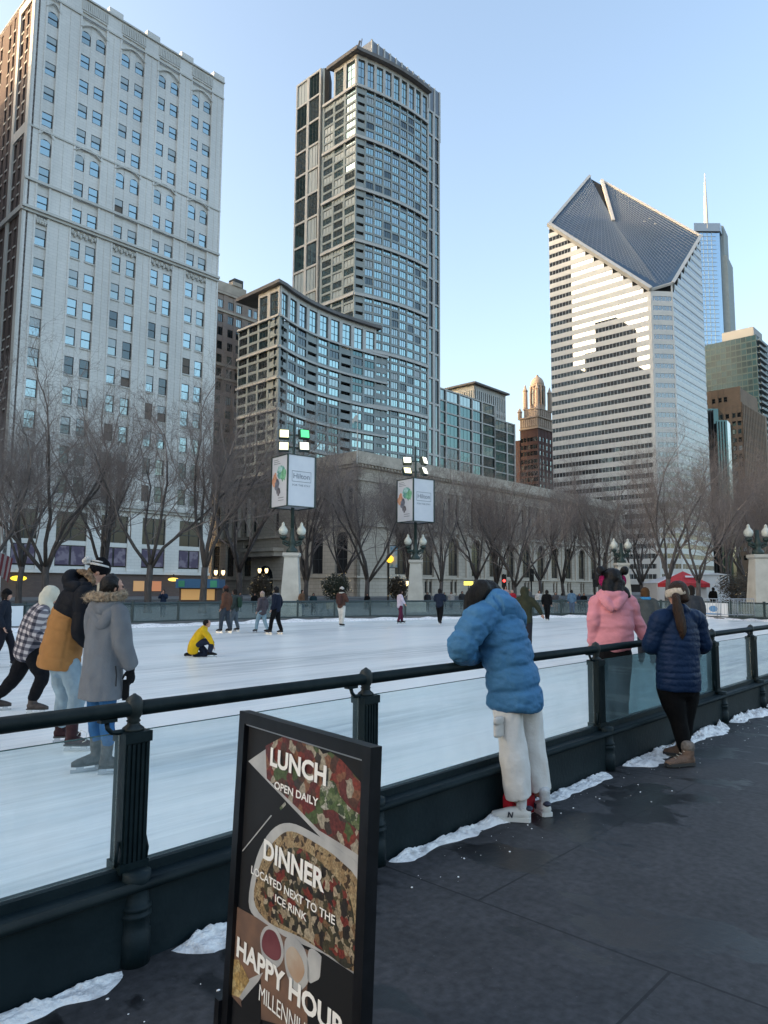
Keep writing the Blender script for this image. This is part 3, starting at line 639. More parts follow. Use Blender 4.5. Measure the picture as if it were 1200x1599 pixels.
# ---------------------------------------------------------------- glass apartment tower with a curved lower wing
def march(x0, Y0, segs, step=3, to=None):
    """plan curve: px columns with facing angles, followed from pixel x0 at distance Y0"""
    e = Vector((0, 0, 0)); x = x0; d = ray(x, 500); p = Vector((d.x/d.y*Y0, Y0)); out = [(x, p.copy())]
    to = segs[-1][0] if to is None else to; sgn_ = 1 if to > x0 else -1
    while (to-x)*sgn_ > .01:
        x2 = x+sgn_*min(step, abs(to-x)); xm = (x+x2)/2
        xs = sorted(segs); 
        for (xa, fa), (xb, fb) in zip(xs[:-1], xs[1:]):
            if xa <= xm <= xb: ph = math.radians(fa+(fb-fa)*(xm-xa)/(xb-xa))
        t = Vector((math.sin(ph), math.cos(ph)))*sgn_; d = ray(x2, 500); r = d.x/d.y      # solve p+t*s on the ray
        s_ = (p.x-r*p.y)/(r*t.y-t.x); p = p+t*s_; x = x2; out.append((x, p.copy()))
    return out
def zpx(py, P, px): d = ray(px, py); return EYE+d.z*(P.y/d.y)
WY = 158.0
wing = march(437, WY, [(437, 19), (480, 33), (530, 45), (606, 55)])
PJ = wing[-1][1]
tr_ = march(606, PJ.y, [(606, 54), (640, 47), (668, 41)]); tl_ = march(606, PJ.y, [(553, 62), (606, 55)], to=553)
tow = tl_[::-1]+tr_[1:]
B = Bld('apartment_tower', Matrix.Identity(4), 'slender blue green glass apartment tower with white bands and a curved lower wing', 'building')
sw = Vector((-C_, S_))                                # away from the avenue
su = Vector((S_, C_))
def resample(pts, n):
    P = [p for x, p in pts]; L = [0]
    for a, c in zip(P[:-1], P[1:]): L.append(L[-1]+(c-a).length)
    out = []
    for k in range(n+1):
        t = L[-1]*k/n; i = max(j for j in range(len(L)) if L[j] <= t+1e-6); i = min(i, len(P)-2); f = (t-L[i])/(L[i+1]-L[i]); out.append(P[i]+(P[i+1]-P[i])*f)
    return out
def bay_frame(a, c):
    t = (c-a).normalized(); nrm = Vector((-t.y, t.x)); 
    return Matrix(((t.x, nrm.x, 0, a.x), (t.y, nrm.y, 0, a.y), (0, 0, 1, 0), (0, 0, 0, 1))), (c-a).length
PC = tow[0][1]
zb = [zpx(y, PC, 553) for y in (130, 212, 291, 373, 456)]       # white bands at the tower's left corner
fl_h = (zb[0]-zb[4])/24; z_top = zpx(84, PC, 553)
walls = MB(); bands = MB(); rooms = MB(); balc = []
def glazed(pts, z0, z1, fh, pick, balcony=(), rail_m=None, w_frac=.83):
    n = int(round((z1-z0)/fh)); fh = (z1-z0)/n
    for i, (a, c) in enumerate(zip(pts[:-1], pts[1:])):
        T, w = bay_frame(a, c); walls.T = T; rooms.T = T; p = w*(1-w_frac)/2
        walls.box(-.02, p, 0, .5, z0, z1); walls.box(w-p, w, 0, .5, z0, z1)
        rooms.box(.0 if i not in balcony else 1.9, w if i not in balcony else max(2.2, w-1.9), 1.6 if i in balcony else .5, 1.9, z0, z1)
        for k in range(n):
            zf = z0+k*fh; sp_ = fh*.24
            walls.box(p, w-p, .06, .5, zf, zf+sp_)
            if i in balcony:
                walls.box(p, w-p, .5, 1.55, zf+.05, zf+sp_*.6); balc.append((T, p, w-p, zf+sp_));  B.win(T @ Matrix.Translation((p, 1.5, zf+sp_)), 'panes', w-2*p, fh-sp_-.02, 'glass_deep')
            else: B.win(T @ Matrix.Translation((p, .22, zf+sp_)), 'panes', w-2*p, fh-sp_-.02, pick(B.rng, k, i, zf))
    walls.T = rooms.T = None
pg = pick_w([('glass_teal', 5), ('glass_mid', 2.2), ('glass_sky', 1.6), ('glass_dark', 1.2), ('blind', .25)])
N_T = 9
tp = resample(tow, N_T)
z_low = 28
glazed(tp, zb[4]-fl_h*18, zb[0], fl_h, pg, balcony=(0,))
def band(pts, z, h, out=.45):
    for a, c in zip(pts[:-1], pts[1:]): T, w = bay_frame(a, c); bands.T = T; bands.box(-.05, w+.05, -out, .05, z-h, z); bands.T = None
sub = resample(tow, 27)
step6 = fl_h*6
for k in range(8): band(sub, zb[0]-k*step6, .75)
# south flank of the tower, then a recess and a second slab
depth = 13.5
Pk = PC+sw*depth
flk = [Pk, Pk+(PC-Pk)*.33, Pk+(PC-Pk)*.66, PC]
glazed(flk, zb[4]-fl_h*18, zb[0], fl_h, pick_w([('glass_teal', 3), ('blind', 3), ('glass_sky', 1), ('glass_mid', 1)]))
for k in range(8): band(flk, zb[0]-k*step6, .75)
# crown: tall glazed bays under a deep flat eave
def crown(pts, z0, z1, n_mid=1, m_g='glass_teal'):
    for i, (a, c) in enumerate(zip(pts[:-1], pts[1:])):
        T, w = bay_frame(a, c); bands.T = T; bands.box(-.02, w*.13, -.2, .5, z0, z1); bands.box(w*.87, w+.02, -.2, .5, z0, z1); bands.box(w*.13, w*.87, -.15, .5, z1-1.2, z1); bands.T = None
        B.win(T @ Matrix.Translation((w*.13, .2, z0)), 'tall', w*.74, z1-1.2-z0, B.rng.choice([m_g, 'glass_sky', m_g]))
def eave(poly, z, h=.6): r_ = MB(); r_.prism([tuple(p) for p in poly], z, z+h); r_.build('eave', M['roofgrey'], B.root)
roofs = MB()
crown(tp, zb[0], z_top); crown(flk[1:], zb[0], z_top)
def outset(pts, d):
    out = []
    for i, p in enumerate(pts):
        t = (pts[min(i+1, len(pts)-1)]-pts[max(i-1, 0)]).normalized(); out.append(p+Vector((t.y, -t.x))*d)
    return out
back = [tp[-1]+sw*22, PC+sw*22]
eave([PC+su*-1.6+sw*depth*.8, PC+su*-1.6-sw*1.6]+outset(sub, 1.7)[1:]+[tp[-1]+sw*10, PC+sw*10], z_top, 1.0)
walls.prism([tuple(p) for p in [PC+su*.6+sw*1, tp[-1]+sw*1, tp[-1]+sw*13, PC+sw*13+su*.6]], 20, zb[0]-.3)
# pier at the right end with a white grid
PR = tp[-1]; prr = march(668, PR.y, [(668, 43), (687, 43)]); pe = resample(prr, 2)
zr = zpx(168, PR, 668)
def gridwall(pts, z0, z1, fh, m_g):
    n = int(round((z1-z0)/fh))
    for a, c in zip(pts[:-1], pts[1:]):
        T, w = bay_frame(a, c); bands.T = T; rooms.T = T; rooms.box(0, w, .6, 1, z0, z1)
        bands.box(-.02, .5, -.15, .6, z0, z1); bands.box(w-.5, w+.02, -.15, .6, z0, z1)
        for k in range(n+1): z = z1-k*fh; bands.box(.5, w-.5, -.1, .6, z-.6, z)
        for k in range(n): z = z1-(k+1)*fh; B.win(T @ Matrix.Translation((.5, .2, z)), 'panes', w-1, fh-.6, m_g(B.rng, k, 0, z))
        bands.T = rooms.T = None
gridwall(pe, zr-step6/2*16, zr, step6/2, pick_w([('glass_mid', 2), ('glass_dark', 2), ('glass_teal', 2)]))
walls.prism([tuple(p) for p in [pe[0]+sw*.7, pe[-1]+sw*.7, pe[-1]+sw*8, pe[0]+sw*8]], 20, zr-.1)
# left slab with a white grid
sl = march(495, PC.y+depth*.9, [(495, 43), (508, 43)]); A1 = sl[0][1]; A2 = sl[-1][1]; A0 = A1+sw*11
zs = zpx(106, A1, 495)
gridwall([A0, A0+(A1-A0)*.5, A1], zs-step6/2*20, zs, step6/2, pick_w([('glass_mid', 1.5), ('blind', 1.5), ('glass_deep', .6)])); gridwall([A1, A2], zs-step6/2*20, zs, step6/2, pick_w([('glass_teal', 2), ('blind', 1), ('glass_deep', 1)]))
walls.prism([tuple(p) for p in [A1+sw*.8+su*.8, A2+sw*.8, A2+sw*10+su*8, A0+su*.8]], 20, zs-.1)
glazed([A2+sw*1.5, Pk+sw*.5], zs-step6/2*20, zs-2, fl_h, pick_w([('glass_dark', 2), ('glass_deep', 3), ('glass_teal', 1)]))
# plant house above the eave
m1 = march(577, PC.y+8, [(577, 44), (687, 44)]); Q0, Q1 = m1[0][1], m1[-1][1]; zpen = zpx(57, Q0, 577)
pent = MB(); pent.prism([tuple(p) for p in [Q0, Q1, Q1+sw*4, Q0+sw*5]], zr-2, zpen-1)
T, w = bay_frame(Q0, Q1); pent.m = 1; pent.T = T
for k in range(13): x = w*k/12; pent.box(x-.28, x+.28, -.25, .1, zr-2, zpen-.9)
pent.T = None; pent.build('plant_house', [mat('grey louvre', (.17, .19, .22), .5, metal=.3), M['trim']], B.root)
mast = MB()
d_ = at_Y(563, 62, PC.y+6)
mast.tube([d_-Vector((1.2, 0, 5)), d_+Vector((-.1, 0, -.3))], .3, 6); mast.tube([d_-Vector((.2, 0, 5)), d_+Vector((.5, 0, .4))], .14, 5)
mast.build('roof_crane', M['roofgrey'], B.root)
# the wing
WC = wing[0][1]; wp = resample(wing, 10)
zw = [zpx(y, WC, 437) for y in (490, 537.5, 586.5, 636, 686)]; wf = (zw[0]-zw[4])/12
zwt = zpx(445, WC, 437)
pw = pick_w([('glass_teal', 4), ('glass_mid', 2.4), ('glass_sky', 1.2), ('glass_dark', 2.4), ('glass_deep', 2)])
glazed(wp, zw[4]-wf*6, zw[0], wf, pw, balcony=(0, 3, 6, 9))
ws_ = resample(wing, 30)
for k in range(6): band(ws_, zw[0]-k*wf*3, .5)
crown(resample(wing, 10)[:-1], zw[0], zwt)
Wk = WC+sw*16; wfk = [Wk, Wk+(WC-Wk)*.25, Wk+(WC-Wk)*.5, Wk+(WC-Wk)*.75, WC]
glazed(wfk, zw[4]-wf*6, zw[0], wf, pick_w([('glass_dark', 3), ('glass_deep', 2), ('glass_mid', .5)]), balcony=(3,))
for k in range(6): band(wfk, zw[0]-k*wf*3, .5)
crown(wfk[2:], zw[0], zwt, m_g='glass_sky')
eave([Wk-su*1.2, WC-su*1.4-sw*1.2]+outset(ws_, 1.2)[1:-2]+[ws_[-2]+sw*6, ws_[12]+sw*9, Wk+su*4], zwt, .8)
walls.prism([tuple(p) for p in [Wk+su*.7]+[WC+su*.7+sw*.9]+[p+sw*1.9 for p in ws_[1:]]+[PJ+sw*14, Wk+su*9+sw*3]], 5, zw[0]-.2)
walls.build('wall', M['concrete'], B.root); bands.build('white_bands', M['trim'], B.root); rooms.build('recesses', M['room'], B.root)

balc.sort(key=lambda t: t[3])
for i, (T, a, c, z) in enumerate(balc[:100]): g = MB(); g.T = T; g.box(a, c, .1, .16, z, z+1.0); g.build('balcony_front', M['concrete'], B.root)
g = MB()
for T, a, c, z in balc[100:]: g.T = T; g.box(a, c, .1, .16, z, z+1.0)
if balc[100:]: tag(g.build('balcony_front', M['concrete'], B.root), kind='stuff')

B.finish()

# ---------------------------------------------------------------- green glass block and the pale block behind it
q = lambda x, y: (680+x/6, 580+y/6)
GW = 150; g0 = at_w(686, 604, GW); B = Bld('glass_office', uwm(g0.x, GW), 'dark green glass office block with a pale grid, right of the apartment tower')
gx = lambda x: at_w(*q(x, 300), GW).x-g0.x
xs = [0]+[gx(x) for x in (100, 225, 345, 437, 555)]; xr = [gx(555), gx(668), gx(740)]
ztp = at_w(*q(100, 165), GW).z; zl = at_w(*q(600, 450), GW).z; fhh = 4.05
grid = MB(); core = MB(); core.box(.1, xs[-1], .9, 30, 0, ztp-.4); core.box(xs[-1], xr[-1], .9, 25, 0, zl-.3)
pk = pick_w([('glass_deep', 5), ('glass_dark', 3), ('glass_teal', .5)])
for X, zt_ in ((xs, ztp), (xr, zl)):
    for i, x in enumerate(X): grid.box(x-.32, x+.32, -.25, .5, 0, zt_-.005*i)
    z = zt_; k = 0
    while z > 18:
        grid.box(X[0]-.3, X[-1]+.3, -.1, .5, z-.45, z)
        for a, c in zip(X[:-1], X[1:]): B.win(Matrix.Translation((a+.32, .25, z-fhh)), 'panes', c-a-.64, fhh-.45, 'glass_mid' if k == 0 else pk(B.rng, k, a, z))
        z -= fhh; k += 1
grid.build('grid', M['trim'], B.root); core.build('core', M['room'], B.root); B.finish()

VW = 230; v0 = at_w(741, 597, VW); B = Bld('pale_office', uwm(v0.x, VW), 'pale office block with slit windows and flat overhanging roof behind the green glass block')
vw = at_w(790, 620, VW).x-v0.x; vz = v0.z; vd = at_u(702, 607, v0.x).y-VW
b = MB(); b.box(.5, vw, .5, vd, 0, vz-1); b.build('core', M['room'], B.root)
b = MB(); cs = [(vw*(k+.25)/16, vw*(k+.75)/16) for k in range(16)]; cf = [(vd*(k+.25)/14, vd*(k+.75)/14) for k in range(14)]
rows = [(vz-12, vz-4)]+[(vz-16-4*k, vz-14-4*k) for k in range(9)]
for T, ww, cc in ((None, vw, cs), (south(vd), vd, cf)): B.facade(b, T, 0, ww, 0, vz-1, cc, rows, .6, .1, .2, kinds=lambda k, a, c: 'plain', pick=pick_w([('glass_mid', 1), ('glass_dark', 1)]))
b.build('wall', M['softwhite'], B.root); b = MB(); b.box(-2, vw+1.5, -2, vd+2, vz-1, vz); b.build('roof', M['roofgrey'], B.root); B.finish()

# ---------------------------------------------------------------- domed brick tower
q = lambda x, y: (780+x/7.27, 560+y/7.27)
GY = 420; cpt = at_Y(*q(440, 700), GY); cu, cw = uw(cpt); B = Bld('domed_tower', uwm(cu, cw), 'ornate brick tower with sunlit cream upper storeys, corner turrets and a dome')
gz = lambda y: at_Y(*q(440, y), GY).z
sd_ = at_u(*q(235, 700), cu).y-cw; ed_ = at_w(*q(640, 700), cw).x-cu
b = MB(); b.box(.6, ed_, .6, sd_, 0, gz(780)); b.build('core', M['room'], B.root)
b = MB(); rows = [(gz(y)-2.6, gz(y)) for y in (880, 965, 1040, 1130, 1195, 1270, 1340, 1420)]+[(gz(1420)-5*k-2.6, gz(1420)-5*k) for k in range(1, 8)]
cc = [(sd_*t-.9, sd_*t+.9) for t in (.1, .28, .46, .62, .78, .93)]; ce = [(ed_*t-.9, ed_*t+.9) for t in (.12, .3, .5, .7, .88)]
pl = pick_w([('glass_dark', 3), ('glass_mid', 1), ('lit_pale', 1.0)])
M['lit_pale'] = glass_mat('bright glass', (.85, .8, .72))
B.facade(b, None, 0, ed_, 0, gz(775), ce, rows, .6, .1, .3, pick=pick_w([('glass_dark', 3), ('glass_mid', 1)]))
B.facade(b, south(sd_), 0, sd_, 0, gz(775), cc, rows, .6, .1, .3, pick=pl)
lz = gz(895); b.box(-.3, ed_*.6, sd_+.02, sd_+14, 0, lz)
b.build('wall', M['redbrick'], B.root)
b = MB(); b.box(0, ed_, 0, sd_, gz(770), gz(650)); b.box(-.9, ed_+.9, -.9, sd_+.9, gz(660), gz(645)); b.box(-.5, ed_+.5, -.5, sd_+.5, gz(785), gz(770))
for k in range(9):
    t = (k+.5)/9; b.box(-.35, 0, sd_*t-.5, sd_*t+.5, gz(755), gz(668)); b.box(ed_*t-.5, ed_*t+.5, -.35, 0, gz(755), gz(668))
ix, iy = ed_*.12, sd_*.12; b.box(ix, ed_-ix, iy, sd_-iy, gz(645), gz(540)); b.box(ix-.5, ed_-ix+.5, iy-.5, sd_-iy+.5, gz(548), gz(538))
for k in range(7):
    t = (k+.5)/7; b.box(ix-.4, ix, iy+(sd_-2*iy)*t-.6, iy+(sd_-2*iy)*t+.6, gz(630), gz(555)); b.box(ix+(ed_-2*ix)*t-.6, ix+(ed_-2*ix)*t+.6, iy-.4, iy, gz(630), gz(555))
cx, cy = ed_/2, sd_/2; r = min(ed_, sd_)*.34
b.lathe([(r*1.12, gz(540)), (r*1.12, gz(490)), (r*.92, gz(485)), (r*.92, gz(270)), (r*1.06, gz(262)), (r*1.06, gz(250)), (r, gz(245))], (cx, cy, 0), 24)
for k in range(12): a = 2*math.pi*k/12; b.tube([(cx+r*1.02*math.cos(a), cy+r*1.02*math.sin(a), gz(490)), (cx+r*1.02*math.cos(a), cy+r*1.02*math.sin(a), gz(255))], .55, 6)
for sx_ in (0, 1):
    for sy_ in (0, 1):
        x, y = sx_*ed_, sy_*sd_; b.lathe([(1.3, gz(645)), (1.3, gz(580)), (1.7, gz(575)), (.2, gz(525))], (x, y, 0), 8)
        x, y = ix+sx_*(ed_-2*ix)+(.6 if not sx_ else -.6), iy+sy_*(sd_-2*iy)+(.6 if not sy_ else -.6); b.lathe([(1.5, gz(540)), (1.4, gz(330)), (1.8, gz(322)), (1.0, gz(300)), (.2, gz(250))], (x, y, 0), 8)
b.build('crown', M['gothic'], B.root)
b = MB(); b.smooth = True; b.lathe([(r*math.cos(t*math.pi/20), gz(245)+(gz(140)-gz(245))*math.sin(t*math.pi/20)) for t in range(10)]+[(.9, gz(138)), (.9, gz(128)), (.1, gz(115))], (cx, cy, 0), 24); b.build('dome', M['gothic'], B.root)
b = MB()
for k in range(12): a = 2*math.pi*(k+.5)/12; b.T = Matrix.Translation((cx, cy, 0)) @ Matrix.Rotation(a, 4, 'Z'); b.box(r*.93, r*.95, -.8, .8, gz(470), gz(300)); b.T = None
b.build('drum_windows', M['glass_dark'], B.root); B.finish()

# ---------------------------------------------------------------- white office slab with a slanted diamond roof
u0, wS, wC1 = 273.0, 103.0, 109.2; q = lambda x, y: (840+x/3.33, 250+y/3.33)
L = at_u(*q(57, 335), u0); U2 = at_w(*q(870, 900), wS).x; C2u = at_w(1058, 640, wS).x
uN, wW = 315.0, L.y
zL = L.z; zR = at_w(*q(830, 378), wS).z; zB1 = at_u(*q(608, 668), u0).z; zB2 = at_w(*q(690, 630), wS).z
A_ = at_u(*q(290, 68), uN); zA = A_.z
M['slab_white'] = mat('pale aluminium cladding', (.66, .66, .63), .42, (.61, .61, .585), .25)
M['slab_glass'] = glass_mat('silver glass', (.30, .325, .335), .015)
M['roof_glass'] = mat('slate blue roof glazing', (.055, .10, .165), .4, (.045, .085, .14), .15, spec=.3)
B = Bld('diamond_roof_tower', uwm(u0, wS), 'white banded office tower with a sliced diamond shaped dark roof')
dS = wW-wS; dE = uN-u0; kc = wC1-wS; kx = C2u-u0
pl3 = lambda x, y: zL+(zB1-zL)*(dS-y)/(dS-kc)+(zR-(zL+(zB1-zL)*dS/(dS-kc)))*(x/dE)      # sloping roof plane
foot = [(0, kc), (kx, 0), (dE, 0), (dE, dS), (0, dS)]
b = MB(); b.prism([(.4, kc+.2), (kx+.2, .4), (dE, .4), (dE, dS), (.4, dS)], 0, [pl3(*p)-1.6 for p in foot]); b.build('core', M['room'], B.root)
slab = MB(); fh = 3.97; nfl = 44
def band_face(T, w, ztop):                           # ztop(x): height of the sloping edge
    slab.T = T; k = 0
    while True:
        z0 = 3+k*fh; z1 = z0+fh*.53; zg = z0+fh
        xs_ = [x*w/60 for x in range(61) if ztop(x*w/60)-1.2 > z0+.3]
        if not xs_ or k > 60: break
        a, c = min(xs_), max(xs_)
        if c-a > .5:
            slab.box(a, c, 0, .5, z0, min(z1, max(ztop(a), ztop(c))-.8))
            xs2 = [x for x in xs_ if ztop(x)-1.2 > zg]
            if len(xs2) > 2:
                a2, c2 = min(xs2), max(xs2); g = MB(); g.T = T; g.m = 0; g.quad((a2, .16, z1), (c2, .16, z1), (c2, .16, zg), (a2, .16, zg)); g.m = 1
                n = max(1, int((c2-a2)/1.5))
                for j in range(n+1): x = a2+(c2-a2)*j/n; g.box(x-.05, x+.05, .06, .2, z1, zg)
                bandsl.append(g)
        k += 1
    slab.T = None
bandsl = []
Ts = south(dS)
band_face(Ts, dS-kc, lambda x: pl3(0, dS-x))
Tc, wc = bay_frame(Vector((0, kc)), Vector((kx, 0))); band_face(Tc, wc, lambda x: min(zB1, zB2)+.6)
band_face(Matrix.Translation((kx, 0, 0)), dE-kx, lambda x: pl3(kx+x, 0))
# plain edges beside the ribbons
slab.T = Ts; slab.box(dS-kc-1.2, dS-kc, -.06, .5, 0, zB1-1); slab.T = Tc; slab.box(0, .8, -.06, .5, 0, zB1-.6); slab.box(wc-.6, wc, -.06, .5, 0, zB2-.6); slab.T = None
slab.build('spandrels', M['slab_white'], B.root)
for g in bandsl[:100]: g.build('window_band', [M['slab_glass'], M['slab_white']], B.root)
for g in bandsl[100:]: g.build('window_band', [M['slab_glass'], M['slab_white']], B.root)
def ribbon(mb, a, c, r=.9):                          # raised edge along the slanted roof
    mb.tube([a, c], r, 4)
rf = MB(); tr = MB()
V3 = lambda x, y, z: Vector((x, y, z))
PL, PB1, PB2, PR_ = V3(0, dS, zL), V3(0, kc, zB1), V3(kx, 0, zB2), V3(dE, 0, zR)
# two halves split along the slope, a gap near the tip
print('roof', zA, pl3(dE,dS), zL, zR, zB1, zB2)
A1_ = V3(dE-.5, dS, pl3(dE-.5, dS)); A2u = at_w(*q(345, 100), wS+dS-2); A2_ = V3(dE, dS-6.1, at_u(*q(345, 103), uN).z)
SP = V3(dE*.52, dS*.60, 0); SP.z = pl3(SP.x, SP.y)+.6; mB = (PB1+PB2)/2
rf.add([PL, PB1, mB, SP, A1_], [(0, 1, 2), (0, 2, 3), (0, 3, 4)]); rf.add([mB, PB2, PR_, A2_, SP], [(0, 1, 2), (0, 2, 4), (2, 3, 4)])
rf.build('roof', M['roof_glass'], B.root)
tr.tube([PL+V3(-.2, 0, .2), PB1+V3(-.3, -.2, .2)], 1.15, 4); tr.tube([PB1, PB2], .7, 4); tr.tube([PB2, PR_], .95, 4); tr.tube([PR_, A2_], .75, 4); tr.tube([A1_, PL], .85, 4); tr.tube([A2_+V3(0, 0, .4), SP+V3(0, 0, .2)], .9, 4)
tr.add([A1_, SP, SP-V3(0, 0, 6), A1_-V3(0, 0, 8)], [(0, 1, 2, 3)])
tr.build('roof_edge', M['trim'], B.root)
sl_ = MB()
for (dx, dz) in ((.35, .55), (.40, .5), (.52, .63)):
    p = PR_+(A2_-PR_)*dz+(SP-A2_)*dx; sl_.tube([p+V3(0, 0, .25), p+V3(2.6, -1.2, .25)], .35, 4)
sl_.build('roof_hatch', M['softwhite'], B.root)
gr_ = MB()
for k in range(1, 22):
    t = k/22
    for (a, c, d, e) in ((PL, mB, A1_, SP), (mB, PR_, SP, A2_)): gr_.tube([a+(c-a)*t+V3(0, 0, .05), d+(e-d)*t+V3(0, 0, .05)], .12, 3)
for k in range(1, 30):
    t = k/30
    for (a, c, d, e) in ((PL, A1_, mB, SP), (mB, SP, PR_, A2_)): gr_.tube([a+(c-a)*t+V3(0, 0, .05), d+(e-d)*t+V3(0, 0, .05)], .10, 3)
gr_.build('roof_glazing_bars', mat('roof bars', (.13, .17, .22), .5), B.root)

# ---------------------------------------------------------------- far tower with a spire
TY = 640; c0 = at_Y(1098, 375, TY); B = Bld('spire_tower', Matrix.Translation((0, 0, 0)), 'distant blue glass skyscraper with a thin spire behind the diamond roof')
def blk(mb, px0, px1, pyt, Y, dep, zbot=0):
    a, c = at_Y(px0, pyt, Y), at_Y(px1, pyt, Y); mb.prism([(a.x, Y), (c.x, Y), (c.x+dep*.7, Y+dep), (a.x+dep*.7, Y+dep)], zbot, (a.z+c.z)/2)
b = MB(); blk(b, 1070, 1124, 362, TY, 30); b.build('shaft', M['glass_blue'], B.root)
b = MB(); blk(b, 1124.2, 1136, 398, TY+3, 26); blk(b, 1124.2, 1130, 352, TY+6, 20); b.build('side_shaft', M['concrete'], B.root)
b = MB(); blk(b, 1084, 1125, 348, TY-2, 24, at_Y(1100, 362, TY).z); b.build('crown', mat('steel crown', (.3, .36, .42), .35, metal=.6), B.root)
b = MB(); s0, s1 = at_Y(1103.5, 350, TY), at_Y(1101, 270, TY); b.tube([s0-Vector((0, 0, 5)), s0+(s1-s0)*.45, s1], [2.2, 1.5, .35], 8); b.build('spire', M['softwhite'], B.root)
gl_ = MB(); zf = at_Y(1100, 362, TY).z; k = 0; a, c = at_Y(1070, 500, TY), at_Y(1124, 500, TY)
while zf-k*4.2 > 40: gl_.box(a.x, c.x, TY-.25, TY-.02, zf-k*4.2-.5, zf-k*4.2); k += 1
for k in range(1, 8): x = a.x+(c.x-a.x)*k/8; gl_.box(x-.25, x+.25, TY-.3, TY-.02, 40, zf)
gl_.build('mullions', mat('pale mullion', (.36, .44, .5), .4, metal=.5), B.root)

# ---------------------------------------------------------------- teal glass building and tan brick building at the right
q = lambda x, y: (840+x/3.33, 250+y/3.33)
LY = 390; cpt = at_Y(1187, 640, LY); cu, cw = uw(cpt); B = Bld('glass_apartments', uwm(cu, cw), 'teal glass apartment block with stacked balconies and a white roof house')
td = at_u(1098, 640, cu).y-cw; tz = at_Y(1187, 522, LY).z
b = MB(); b.box(.5, 34, .5, td, 0, tz-.5); b.build('core', M['room'], B.root)
b = MB(); nF = 32; fh = 3.6; rows = [(tz-fh*(k+1)+.55, tz-fh*k-.1) for k in range(nF)]; cc = [(td*k/11+.25, td*(k+1)/11-.12) for k in range(11)]
B.facade(b, south(td), 0, td, tz-fh*nF, tz, cc, rows, .4, .1, .6, setback=.2, kinds=lambda k, a, c: 'panes', pick=pick_w([('glass_green', 5), ('glass_sea', 3)]))
B.facade(b, None, 0, 34, tz-fh*nF, tz, [(1+4.1*k, 4.6+4.1*k) for k in range(8)], rows, .4, .1, .6, setback=.3, kinds=lambda k, a, c: 'panes', pick=pick_w([('glass_deep', 3), ('glass_dark', 1)]))
b.build('wall', mat('blue grey frame', (.05, .10, .11), .5), B.root)
b = MB()
for k in range(nF): b.box(.6, 16, -1.5, 0, tz-fh*(k+1)+.1, tz-fh*(k+1)+.35); b.box(.6, 16, -1.5, -1.42, tz-fh*(k+1)+.35, tz-fh*(k+1)+1.3)
b.build('balcony', M['concrete'], B.root)
b = MB(); r0 = at_u(1128, 526, cu+3).y-cw; b.box(3, 20, 2, r0, tz, at_Y(1187, 511, LY+5).z); b.build('roof_house', mat('pale roof house', (.40, .40, .39), .7), B.root); B.finish(60)

NY = 330; cpt = at_Y(1163, 700, NY); cu, cw = uw(cpt); B = Bld('tan_office', uwm(cu, cw), 'tan brick office building with stepped top and narrow dark windows')
nz = lambda y: at_Y(1163, y, NY).z; ndp = at_u(1106, 700, cu).y-cw
b = MB(); b.box(.5, 40, .5, ndp, 0, nz(632)); b.build('core', M['room'], B.root)
b = MB(); rows = [(nz(643)-4*k-2.2, nz(643)-4*k) for k in range(18)]; cf = [(ndp*t-.8, ndp*t+.8) for t in (.08, .24, .42, .58, .76, .9)]
B.facade(b, south(ndp), 0, ndp, 0, nz(630), cf, rows, .5, .1, .3, pick=pick_w([('glass_dark', 4), ('glass_mid', 1), ('blind', .6)]))
B.facade(b, None, 0, 40, 0, nz(630), [(1.2+2.6*k, 2.5+2.6*k) for k in range(14)], rows, .8, .35, .1, pick=pick_w([('glass_dark', 4), ('glass_deep', 1)]))
up = at_u(1157, 620, cu+.6).y-cw
B.facade(b, Matrix.Translation((.6, 0, 0)) @ south(ndp-.6), 0, ndp-.6-up, nz(630), nz(602), [(ndp*t, ndp*t+1.6) for t in (.12, .30, .45)], [(nz(615)-2.4, nz(615))], .5, .1, .3, pick=pick_w([('glass_dark', 1)]))
b.box(1.1, 30, up+.5, ndp, nz(630), nz(602)-.2); b.box(0, 40, 0, up, nz(630), nz(630)+.8)
b.build('wall', M['tanbrick'], B.root); B.finish()
DY = 300; cpt = at_Y(1110, 700, DY); cu, cw = uw(cpt); B = Bld('dark_office', Matrix.Identity(4), 'narrow dark glass building squeezed between the white slab and the tan brick building')
b = MB(); blk(b, 1098, 1122, 638, DY+15, 12); blk(b, 1120, 1136, 656, DY+10, 16); b.build('wall', M['glass_deep'], B.root)
b = MB()
for k in range(9): x = at_Y(1099+k*4.4, 700, DY+9.7).x; b.box(x-.12, x+.12, DY+9.6, DY+10.0 if k > 4 else DY+14.98, 0, at_Y(1110, 640 if k < 5 else 658, DY+10).z)
b.build('mullions', M['frame_dark'], B.root)

# ---------------------------------------------------------------- long limestone library building across the avenue
LW = 92; LK = .848; CU = at_w(560, 712, LW).x; B = Bld('stone_library', uwm(CU*LK, LW*LK) @ Matrix.Scale(LK, 4), 'long low limestone building with tall arched windows and a deep cornice')
LL = 112.0; LD = 49.0; zc = 25.3
b = MB(); b.box(.8, LL, .8, LD, 0, zc); b.build('core', M['room'], B.root)
pk = pick_w([('glass_shop', 4), ('glass_dark', 1)])
arcs = [103.6, 112, 120.4, 128.6, 135.4, 142.3, 149.3, 156, 162.8, 170, 177.2, 184.3, 191.3, 198.2]
ca = [(c-1.75-CU, c+1.75-CU) for c in arcs]; cu_ = []
for c in arcs: cu_ += [(c-CU-1.9, c-CU-.55), (c-CU+.55, c-CU+1.9)]
st = MB()
B.facade(st, None, 0, LL, 0, 3.6, [(a+.6, a+1.5) for a, c in ca]+[(c-1.5, c-.6) for a, c in ca], [(.6, 2.9)], .8, .2, .5, setback=.4, pick=pk)
